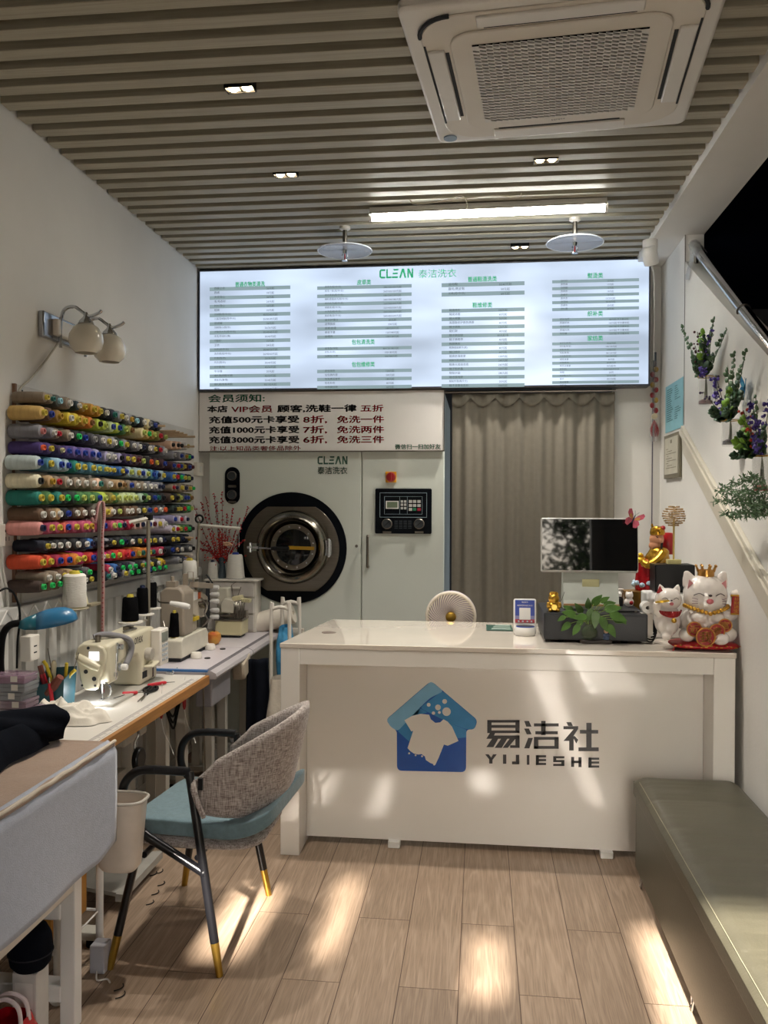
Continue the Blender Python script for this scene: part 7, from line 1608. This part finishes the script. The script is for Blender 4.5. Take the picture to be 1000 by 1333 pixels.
for x in (FC.x+.10, cA.x+.03): MB().tube([(x, ys[0], .375), (x, ys[1], .375)], .011, 10).build('cross_bar', M_frame, t, world=True)
sx0, sx1 = FC.x+.035, cA.x+.30
# seat pan
def pan(u, v):
    a = 2*PI*u; k = (abs(math.cos(a))**5+abs(math.sin(a))**5)**(-.2); r = math.sin(PI*min(1, max(0, v)))**.45 if 0 < v < 1 else 0
    return ((sx0+sx1)/2-.03+(.235)*k*math.cos(a)*r, ym+.225*k*math.sin(a)*r, .405-.028*math.cos(PI*v))
MB().grid(pan, 48, 12, cu=True).build('seat', M_linen, t, world=True, ang=180)
# teal cushion lying askew
rz_ = -.10
def cushn(u, v):
    a = 2*PI*u; k = (abs(math.cos(a))**9+abs(math.sin(a))**9)**(-1/9); r = 1-abs(2*v-1)**14
    if v in (0, 1): r = 0
    r = max(0, 1-abs(2*v-1)**8)**.3
    x, y = .262*k*math.cos(a)*r, .235*k*math.sin(a)*r
    X_, Y_ = x*math.cos(rz_)-y*math.sin(rz_), x*math.sin(rz_)+y*math.cos(rz_)
    z = .465+(.030)*(-math.cos(PI*v)) + .010*(1-r)*0
    z += .10*max(0, (X_-.06)/.24)**2 + .012*math.cos(x*6)*math.cos(y*6)
    return ((sx0+sx1)/2+.01+X_, ym-.005+Y_, z)
MB().grid(cushn, 72, 20, cu=True).build('cushion', M_tealc, t, world=True, ang=180)
# wrapped back
def back(u, v, off=0.0):
    th = (u-.5)*2
    a = th*1.72
    cxx = cA.x+.06
    rx, ry = .236+off, (ys[1]-ys[0])/2-.012+off
    bx = cxx+rx*math.cos(a) if abs(a) < PI/2 else cxx+rx*math.cos(a)*1.4
    by = ym+ry*math.copysign(abs(math.sin(a))**.8, a) if abs(a) > 1e-6 else ym
    e = abs(th)
    zt = AZ-.005+(.868-AZ)*(1-e**1.7); zb = .50+.03*e**3
    if e > .86: zt -= (e-.86)*.3
    z = zb+(zt-zb)*v
    lean = .085*(v-.15)*(1-e**2)
    return Vector((bx+lean-.01, by, z))
NU, NV = 60, 14
bk = MB(); V = []; F = []
for side in (0, 1):
    for j in range(NV+1):
        for i in range(NU+1):
            p = back(i/NU, j/NV, (.018 if side else -.018)*(1-(2*j/NV-1)**8*.7)*(1-abs(2*i/NU-1)**10*.7)); V.append(p)
N1 = (NU+1)*(NV+1)
for s in (0, 1):
    for j in range(NV):
        for i in range(NU):
            a_ = s*N1+j*(NU+1)+i; q = (a_, a_+1, a_+NU+2, a_+NU+1); F.append(q if s else q[::-1])
for i in range(NU):
    for j in (0, NV): a_ = j*(NU+1)+i; F.append((a_, a_+1, N1+a_+1, N1+a_))
for j in range(NV):
    for i in (0, NU): a_ = j*(NU+1)+i; F.append((a_, a_+NU+1, N1+a_+NU+1, N1+a_))
bk._add(V, F); bk.build('backrest', M_linen, t, world=True, ang=180)
for s, y in ((1, ys[0]), (-1, ys[1])):
    MB().box((cA.x+.035, y-.010, AZ-.06), (cA.x+.05, y+.010, AZ-.02)).build('back_bracket', M_frame, t, smooth=False, world=True)
    MB().tube(smoothpts([(cA.x+.005, y+s*.004, AZ-.015), (cA.x+.03, y-.020*s, AZ-.08), (cA.x+.06, y-.022*s, AZ-.15)], 4), [.012, .012, .012, .012, .011, .011, .010, .010, .008], 8).build('cover_tie', M_linen, t, world=True)

# ================================================================== storage bench
M_leather = M('olive_grey_leather', '#4d4a3d', .42, var=.06, scale=8, bump=.08, bscale=120)
BX0, BX1, BY0, BY1 = .662, 1.094, .55, 3.742
t = thing('storage_bench', 'long olive grey leather storage bench along the right wall', 'bench', ((BX0+BX1)/2, 2.1, 0))
MB().box((BX0+.006, BY0, .045), (BX1, BY1-.004, .352)).build('base', M_leather, t, smooth=False, bevel=.008, bseg=3, world=True)
def topc(u, v):
    x = BX0-.004+(BX1-BX0+.004)*u; y = BY0+(BY1-BY0)*v
    e = min(u, 1-u)*(BX1-BX0); ey = min(v, 1-v)*(BY1-BY0)
    n = (y-BY0)/.29; fr_ = abs(n-round(n))*.29
    puff = .010*min(1, fr_/.05)**.5 if ey > .02 else .01
    mid = math.exp(-(((u-.5)*(BX1-BX0))/.10)**2)
    puff = .010-(.010-puff)*(.35+.65*mid*0+.0)*(1 if 2.0 < y < 3.5 or True else 0)
    z = .412+.018*min(1, e/.03)**.5*min(1, ey/.03)**.5+puff*min(1, e/.05)
    z += .0016*noise.noise((x*8, y*22, 0))*min(1, e/.05)+.002*noise.noise((x*3, y*60, 3))*min(1, e/.05)
    return (x, y, z)
MB().grid(topc, 22, 240).build('cushion_top', M_leather, t, world=True, ang=180)
MB().box((BX0-.004, BY0, .357), (BX1, BY1, .4145)).build('lid', M_leather, t, smooth=False, bevel=.008, bseg=3, world=True)
sm_ = MB(); sm_.tube([(BX0+.012, BY0+.02+.0635*k, topc(.035, (.02+.0635*k)/(BY1-BY0))[2]+.0005) for k in range(50)], .0014, 5); sm_.build('stitching', M('pale_stitching', '#8a8570', .6), t, world=True)
for y in (at(831, 1158, X=BX0).y, at(897, 1305, X=BX0).y, 1.3):
    for x in (BX0+.014, BX1-.04):
        f_ = MB(); f_.tube([(x, y-.012, .046), (x-.006, y-.012, .012), (x-.004, y-.004, .004), (x-.004, y+.012, .004), (x, y+.02, .012), (x, y+.02, .046)], .004, 8); f_.build('leg', M_chrome, t, world=True)

# ================================================================== wall vases, fern and butterfly on the right wall
M_glass = M('clear_vase_glass', '#cfd3d0', .05, alpha=.13, var=.02)
M_leafs = [M('eucalyptus_leaf', '#4d6a48', .5, var=.25, scale=30), M('dark_leaf', '#2b4a30', .45, var=.25, scale=30), M('lime_leaf', '#6f9a2f', .45, var=.2, scale=30)]
M_purp = M('violet_flower', '#4a3a8c', .6, var=.3, scale=40); M_pb = M('purple_berry', '#2a1c40', .4); M_rb = M('orange_red_berry', '#b03a22', .35, var=.2); M_mb = M('maroon_berry', '#4d1826', .4)
M_stem = M('green_brown_stem', '#4d5138', .6)
def leafquad(mb, p, d, n, L, wd):
    d = d.normalized(); s = d.cross(n).normalized()
    mb._add([p, p+d*L*.35+s*wd, p+d*L*.75+s*wd*.7, p+d*L, p+d*L*.75-s*wd*.7, p+d*L*.35-s*wd], [(0, 1, 2, 3, 4, 5)])
def P_(px, py, X_): return at(px, py, X=X_)
def wall_vase(label, top, bot, sprays, fill):
    """top/bot: the vase's two ends in the photo"""
    XV = 1.072
    a, b = P_(*top, XV), P_(*bot, XV); c = (a+b)/2
    org = Vector((XV, c.y, b.z)); t = thing('wall_vase', label, 'vase', org, 0, 'glass vases on the right wall')
    h = a.z-b.z; r = .036
    MB().lathe([(0, 0), (r*.9, 0), (r, .008), (r, h), (r-.003, h), (r-.003, .008), (0, .008)], 24).build('glass', M_glass, t)
    MB().torus((0, 0, h*.93), r+.002, .0022, seg=24, s2=6).tube([(r+.002, 0, h*.93), (XR-XV-.001, 0, h*.93)], .0022, 6).build('wire_ring', M_brass, t)
    MB().lathe([(0, .009), (r*.88, .009), (r*.88, .022), (r*.5, .03), (0, .027)], 16).build('filling', fill, t)
    stem = MB(); G = {}
    rr = random.Random(int(c.y*1000))
    for kind, px, py, n, XS in sprays:
        E = P_(px, py, XS)-org; mid = Vector((E.x*.4, E.y*.35, h+.25*(E.z-h)))
        L = smoothpts([(rr.uniform(-.01, .01), rr.uniform(-.01, .01), .02), (0, 0, h*.9), mid, E], 8); stem.tube(L, .0016, 5)
        upl = L[13 if kind in ('dark', 'lime') else 11:]
        n = int(n*1.35)
        for i in range(n):
            k = i/(n-1)*(len(upl)-1); j = min(int(k), len(upl)-2); p = upl[j].lerp(upl[j+1], k-j); ax = (upl[j+1]-upl[j]).normalized(); f_ = 1-.55*i/n
            if kind in ('euc', 'dark', 'lime'):
                mb = G.setdefault(('leaves', {'euc': 0, 'dark': 1, 'lime': 2}[kind]), MB())
                for s in (-1, 1):
                    d = (ax*.5+Vector((rr.uniform(-.5, .1), s*1.0*math.cos(i*1.57*.5)+.2, s*.4*math.sin(i*1.57)))).normalized()
                    L_2 = {'euc': .044, 'dark': .060, 'lime': .060}[kind]*f_*rr.uniform(.8, 1.2); leafquad(mb, p, d, Vector((-1, -.9+rr.uniform(-.4, .4), rr.uniform(-.2, .6))), L_2, L_2*.36)
            else:
                mb = G.setdefault((kind, kind), MB()); q = p+Vector((rr.uniform(-.016, .012), rr.uniform(-.016, .016), rr.uniform(-.01, .01)))
                rad = {'purp': .011, 'pb': .006, 'rb': .0075, 'mb': .006}[kind]*rr.uniform(.7, 1.15)
                if kind == 'purp':
                    for w_ in range(4): leafquad(mb, q, Vector((rr.uniform(-1, .4), rr.uniform(-1, 1), rr.uniform(-.6, 1))), Vector((rr.uniform(-1, 1), rr.uniform(-1, 1), .3)), rad*1.5, rad*.7)
                else: mb.ball(q, rad, 8, 6)
    stem.build('stems', M_stem, t)
    mm = {'purp': M_purp, 'pb': M_pb, 'rb': M_rb, 'mb': M_mb}
    for (nm, key), mb in G.items():
        o = mb.build({'purp': 'violet_flowers', 'pb': 'dark_berries', 'rb': 'red_berries', 'mb': 'maroon_berries'}.get(nm, 'leaves'), M_leafs[key] if nm == 'leaves' else mm[nm], t, solid=.0006 if nm in ('leaves', 'purp') else 0, ang=180); o['kind'] = 'stuff'
wall_vase('highest of three glass wall vases, tall eucalyptus sprigs and maroon berries', (919, 488), (919, 528),
          [('euc', 888, 425, 13, 1.05), ('euc', 929, 417, 12, 1.06), ('euc', 946, 430, 11, 1.06), ('dark', 918, 440, 8, 1.04), ('lime', 915, 436, 5, 1.03), ('dark', 905, 470, 7, 1.03), ('mb', 908, 432, 16, 1.02), ('mb', 905, 450, 12, 1.02), ('purp', 924, 432, 8, 1.05), ('purp', 916, 480, 10, 1.0), ('dark', 930, 462, 7, 1.06), ('euc', 906, 478, 8, 1.02)], M('maroon_pebbles', '#5a2a33', .6, var=.4, scale=90))
wall_vase('middle of three glass wall vases, violet flowers and dark berries', (951, 545), (951, 581),
          [('euc', 956, 461, 12, 1.05), ('euc', 971, 459, 12, 1.06), ('euc', 948, 480, 10, 1.05), ('dark', 962, 495, 8, 1.04), ('dark', 968, 515, 8, 1.03), ('purp', 930, 495, 16, 1.0), ('purp', 936, 515, 14, 1.0), ('pb', 916, 510, 14, .99), ('pb', 932, 488, 10, 1.02), ('dark', 928, 535, 7, 1.0), ('lime', 951, 510, 6, 1.0), ('dark', 950, 530, 7, 1.0)], M('grey_pebbles', '#4a4246', .6, var=.4, scale=90))
wall_vase('lowest of three glass wall vases at the frame edge, red berries and violet flowers', (992, 590), (992, 642),
          [('rb', 968, 534, 12, .99), ('rb', 976, 560, 10, .98), ('rb', 972, 540, 8, 1.0), ('purp', 980, 525, 14, .99), ('purp', 987, 550, 16, .97), ('purp', 985, 575, 12, .97), ('purp', 1003, 520, 14, 1.0), ('dark', 966, 566, 6, .98), ('lime', 968, 548, 6, .98), ('lime', 962, 575, 6, .97), ('euc', 984, 518, 8, 1.02), ('dark', 960, 592, 6, .96), ('dark', 996, 560, 8, 1.0)], M('orange_petals', '#8a3a2a', .6, var=.4, scale=90))
# fern spray coming in from the right
F0 = P_(1012, 672, 1.03); 
t = thing('fern_spray', 'feathery grey green fern spray reaching in at the right frame edge below the vases', 'plant', (1.118, F0.y, F0.z))
MB().box((-.012, -.02, -.02), (.0, .02, .03)).build('wall_clip', M_brass, t, smooth=False)
fb = MB(); sb = MB(); rr = random.Random(3)
for i, (px, py) in enumerate(((934, 639), (930, 652), (940, 634), (952, 627), (965, 622), (978, 620), (942, 668), (952, 674), (960, 668), (968, 640), (945, 650), (955, 645), (975, 655))):
    E = P_(px, py, .97+.03*rr.random())-Vector((1.118, F0.y, F0.z)); c = smoothpts([(0, 0, 0), (E.x*.5, E.y*.45, E.z*.2+.0), E*.75+Vector((0, 0, .006)), E], 8); sb.tube(c, .0012, 4)
    for k in range(9, len(c)):
        for q in range(7):
            d = Vector((rr.uniform(-1, 1), rr.uniform(-.6, 1.2), rr.uniform(-1, 1))); p = c[k]+Vector((rr.uniform(-.006, .006),)*3)
            leafquad(fb, p, d, Vector((rr.uniform(-1, 1), rr.uniform(-1, 1), rr.uniform(-1, 1))), rr.uniform(.014, .026), .0028)
sb.build('stems', M_stem, t); o = fb.build('fronds', M('fern_green', '#5c7a58', .6, var=.25, scale=30), t, smooth=False); o['kind'] = 'stuff'
bq = P_(969, 505, 1.10)
butterfly('blue butterfly ornament on the right wall behind the middle vase', Vector((1.105, bq.y, bq.z)), .045, Matrix.Rotation(-PI/2, 4, 'Z') @ Matrix.Rotation(.3, 4, 'Y'), M('blue_wing', '#2f7fae', .5, var=.2), M('pale_blue_wing', '#5aa9cc', .5), M_blk)

# handrail over the parapet
t = thing('handrail', 'polished steel stair handrail above the sloping wall, wrapped in film at its top', 'handrail', (1.17, 4.6, 2.9))
a, b = at(903, 318, X=1.17), at(1000, 446, X=1.17); d = (b-a)/(a.y-b.y)
e = a+d*(a.y-.2)
MB().tube([a, e], .027, 20).build('rail', M_chrome, t, world=True)
for k in (.06, .9, 2.0, 3.2):
    p = a+d*k; MB().cyl((1.17, p.y, p.z-.02), (1.17, p.y, 2.95-.557*(4.87-p.y)), .012, seg=12).build('baluster', M_steel, t, world=True)
MB().ball(a, .028, 16, 10).build('end_cap', M_chrome, t, world=True)
MB().torus((0, 0, 0), .0285, .004, seg=20, s2=6).xf(Matrix.Translation(a+d*.92) @ d.to_track_quat('Z', 'Y').to_matrix().to_4x4()).build('joint_ring', M_steel, t, world=True)
wp = MB()
def wrapf(u, v):
    q = 2*PI*u; dd = d.normalized(); s1 = dd.cross(UX).normalized(); p = a+d*(-.05+.22*v)
    r = .031+.004*noise.noise((math.cos(q)*2, math.sin(q)*2, v*9)); return p+UX*(r*math.cos(q))+s1*(r*math.sin(q))
wp.grid(wrapf, 24, 12, cu=True)
wp.grid(lambda u, v: at(898+3*math.sin(v*5)+(u-.5)*5, 318+46*v, X=1.118-.006*math.sin(v*9)-.004), 3, 16)
wp.build('film_wrap', M('crinkled_film', '#b7babb', .25, alpha=.45, bump=.3, bscale=60), t, world=True)
# yellow sign in the stairwell
p = at(995, 140, X=2.2)
t = thing('yellow_sign', 'yellow sign with dark letters high in the stairwell at the upper right frame edge', 'sign', (2.245, p.y, p.z))
MB().box((-.01, -.35, -.11), (0, .16, .11)).build('plate', M('yellow_sign_plate', '#8f7a1c', .5), t, smooth=False)
MB().text('CO', (-.0115, -.06, .03), (0, -1, 0), UZ, .09, al='C', bold=.03).text('AND T', (-.0115, -.08, -.06), (0, -1, 0), UZ, .035, al='C').build('lettering', M_black, t, smooth=False)

# ================================================================== waste bin, rolls and bags
bc = Vector((-1.205, 2.736, .365))
t = thing('waste_bin', 'small white plastic bin hung at the corner of the near sewing table', 'bin', bc)
def binf(off):
    def f(u, v):
        a = 2*PI*u; k = (abs(math.cos(a))**3.2+abs(math.sin(a))**3.2)**(-1/3.2); s = (.76+.24*v)*(1 if v > .06 else .86+.14*v/.06)
        return ((.086+off)*k*math.cos(a)*s, (.060+off)*k*math.sin(a)*s, .005+.236*v)
    return f
b_ = MB().grid(binf(0), 48, 16, cu=True); b_.poly([binf(0)(i/48, 0) for i in range(48)]); b_.build('body', M('white_bin_plastic', '#cbc0b3', .4), t, solid=.003, ang=60, weld=True)
MB().tube([binf(.003)(i/48, 1.0) for i in range(48)], .0055, 8, closed=True).build('rim', M('grey_bin_rim', '#aba59b', .4), t)
MB().text('LIXIANG', (.0, -.1215, .225), (1, 0, -.0), UZ, .012, .06).xf(Matrix.Translation((.055, .018, 0)) @ Matrix.Rotation(.55, 4, 'Z')).build('lettering', M('grey_bin_print', '#6b6560', .5), t, smooth=False) if False else None
hk = MB(); hk.box((-.125, -.015, .19), (-.072, .015, .215)); hk.box((-.135, -.015, .19), (-.118, .015, .349)); hk.build('hanging_strap', M_white2, t, smooth=False, bevel=.002)
t = thing('power_adapter', 'pale grey power adapter box on the floor by the front table leg', 'adapter', at(131, 1262, Z=0))
MB().box((-.026, -.03, .0), (.026, .03, .095)).build('body', M('pale_grey_adapter', '#a7a7ad', .4), t, smooth=False, bevel=.004)
MB().tube(smoothpts([(.0, -.03, .01), (.02, -.07, .004), (.05, -.06, .004), (.07, -.08, .004)], 5), .003, 6).build('lead', M_white, t)

t = thing('garment_trolley', 'white tubular trolley behind the sewing tables holding wrapping rolls', 'trolley', (-1.20, 5.12, 0))
TX0, TX1, TY0, TY1 = -1.232, -1.122, 4.92, 5.20
for y in (TY0, TY1):
    zt_ = at(347, 790, Y=TY0).z
    MB().tube(smoothpts([(TX0, y, .02), (TX0, y, zt_-.05), (TX0+.012, y, zt_-.012), (TX0+.05, y, zt_), (TX1-.05, y, zt_), (TX1-.012, y, zt_-.012), (TX1, y, zt_-.05), (TX1, y, .02)], 6), .011, 10).build('end_frame', M_white2, t, world=True)
for z in (.12, .55):
    for x in (TX0, TX1): MB().cyl((x, TY0, z), (x, TY1, z), .008, seg=8).build('rail', M_white2, t, world=True)
    s_ = MB()
    for k in range(6): s_.cyl((TX0+(TX1-TX0)*k/5, TY0, z), (TX0+(TX1-TX0)*k/5, TY1, z), .004, seg=6)
    s_.build('wire_shelf', M_white2, t, world=True)
r0, r1 = at(326, 812, Y=5.36), at(382, 796, Y=5.36)
t = thing('wrapping_roll', 'thick roll of white wrapping film lying across the trolley', 'roll', r0)
dd = (r1-r0); n = dd.normalized(); T = Matrix.Translation(r0+Vector((0, 0, -.01))) @ n.to_track_quat('Z', 'Y').to_matrix().to_4x4()
MB().lathe([(.016, 0), (.066, 0), (.068, .02), (.066, dd.length-.01), (.062, dd.length), (.016, dd.length), (.016, 0)], 28, T=T).build('film', M('white_film_roll', '#ddd5c8', .45, var=.05, bump=.1, bscale=40), t, world=True)
MB().cyl(T @ Vector((0, 0, -.02)), T @ Vector((0, 0, dd.length-.004)), .015, seg=14).build('core', M('cardboard_core', '#9a8263', .8), t, world=True)
MB().box((-1.215, 5.345, .0), (-1.13, 5.38, .80)).build('support_post', M_white2, t, smooth=False, world=True)
bag('blue_bag', 'clear bag with bright blue contents on the trolley beside the far sewing table', (-1.178, 5.06, .56), .042, .10, .30, M('blue_film_bag', '#3f86b0', .25, var=.35, scale=12, bump=.3, bscale=40), 5)
bag('plastic_bag', 'pale beige plastic bag of garments on the lower trolley shelf', (-1.178, 5.06, .13), .045, .11, .41, M('beige_film_bag', '#b8a890', .3, var=.15, scale=10, bump=.5, bscale=26), 12)
bag('plastic_bag', 'crumpled clear plastic bag on the floor between the hanging navy cloth and the counter', (-1.115, 4.70, .0), .075, .10, .62, M('clear_film_bag', '#bdb4a6', .3, var=.15, scale=10, bump=.5, bscale=26), 21)
t = thing('lint_bits', 'few dark thread scraps scattered on the floor under the armchair', 'scraps', at(200, 1160, Z=0))
ls = MB(); o_ = at(200, 1160, Z=0)
for px, py in ((195, 1140), (203, 1137), (190, 1178), (197, 1165), (205, 1153), (150, 1300), (148, 1290)):
    p = at(px, py, Z=.004)-o_; ls.tube(smoothpts([p, p+Vector((.015, .012, 0)), p+Vector((.02, .03, 0)), p+Vector((.012, .045, 0))], 4), .002, 5)
ls.build('threads', M_blk, t); t['kind'] = 'stuff'

# street trees outside (mirrored in the checkout screen; the taller one dapples the sun)
def street_tree(label, loc, seed, n, per, lo, hi, rx, ry, spread):
    t = thing('street_tree', label, 'tree', loc, 0, 'street trees outside the shop')
    MB().tube(smoothpts([(0, 0, 0), (.05, .02, lo*.5), (.0, 0, lo), (-.1, 0, (lo+hi)/2)], 6), [.13]*6+[.11]*6+[.08]*7, 12).build('trunk', M('grey_brown_bark', '#4b4036', .9, var=.3, scale=12, bump=.6, bscale=30), t)
    br_ = MB(); lv = MB(); rr = random.Random(seed)
    for k in range(n):
        a_ = rr.uniform(0, 2*PI); E = Vector((rx*math.cos(a_)*rr.uniform(.3, 1), ry*math.sin(a_)*rr.uniform(.3, 1), rr.uniform(lo, hi))); br_.tube(smoothpts([(0, 0, min(lo, E.z*.8)), E*.55+Vector((0, 0, (E.z)*.1)), E], 5), [.04]*5+[.02]*5+[.008], 6)
        for j in range(per):
            p = E+Vector((rr.gauss(0, spread), rr.gauss(0, spread), rr.gauss(0, spread*.85))); leafquad(lv, p, Vector((rr.uniform(-1, 1), rr.uniform(-1, 1), rr.uniform(-1, .4))), Vector((rr.uniform(-1, 1), rr.uniform(-1, 1), 1)), rr.uniform(.09, .16), .035)
    br_.build('branches', MATS['grey_brown_bark'], t); o = lv.build('foliage', M('street_tree_leaf', '#3e5a2a', .6, var=.3, scale=3), t, smooth=False); o['kind'] = 'stuff'
street_tree('tall leafy street tree outside the shop front that dapples the floor', (-.95, -6.2, -.02), 11, 36, 40, 2.2, 5.7, 1.15, 1.6, .24)
street_tree('low bushy street tree outside the shop front, mirrored in the checkout screen', (2.3, -6.6, -.02), 5, 44, 150, .4, 3.4, 1.4, .8, .26)
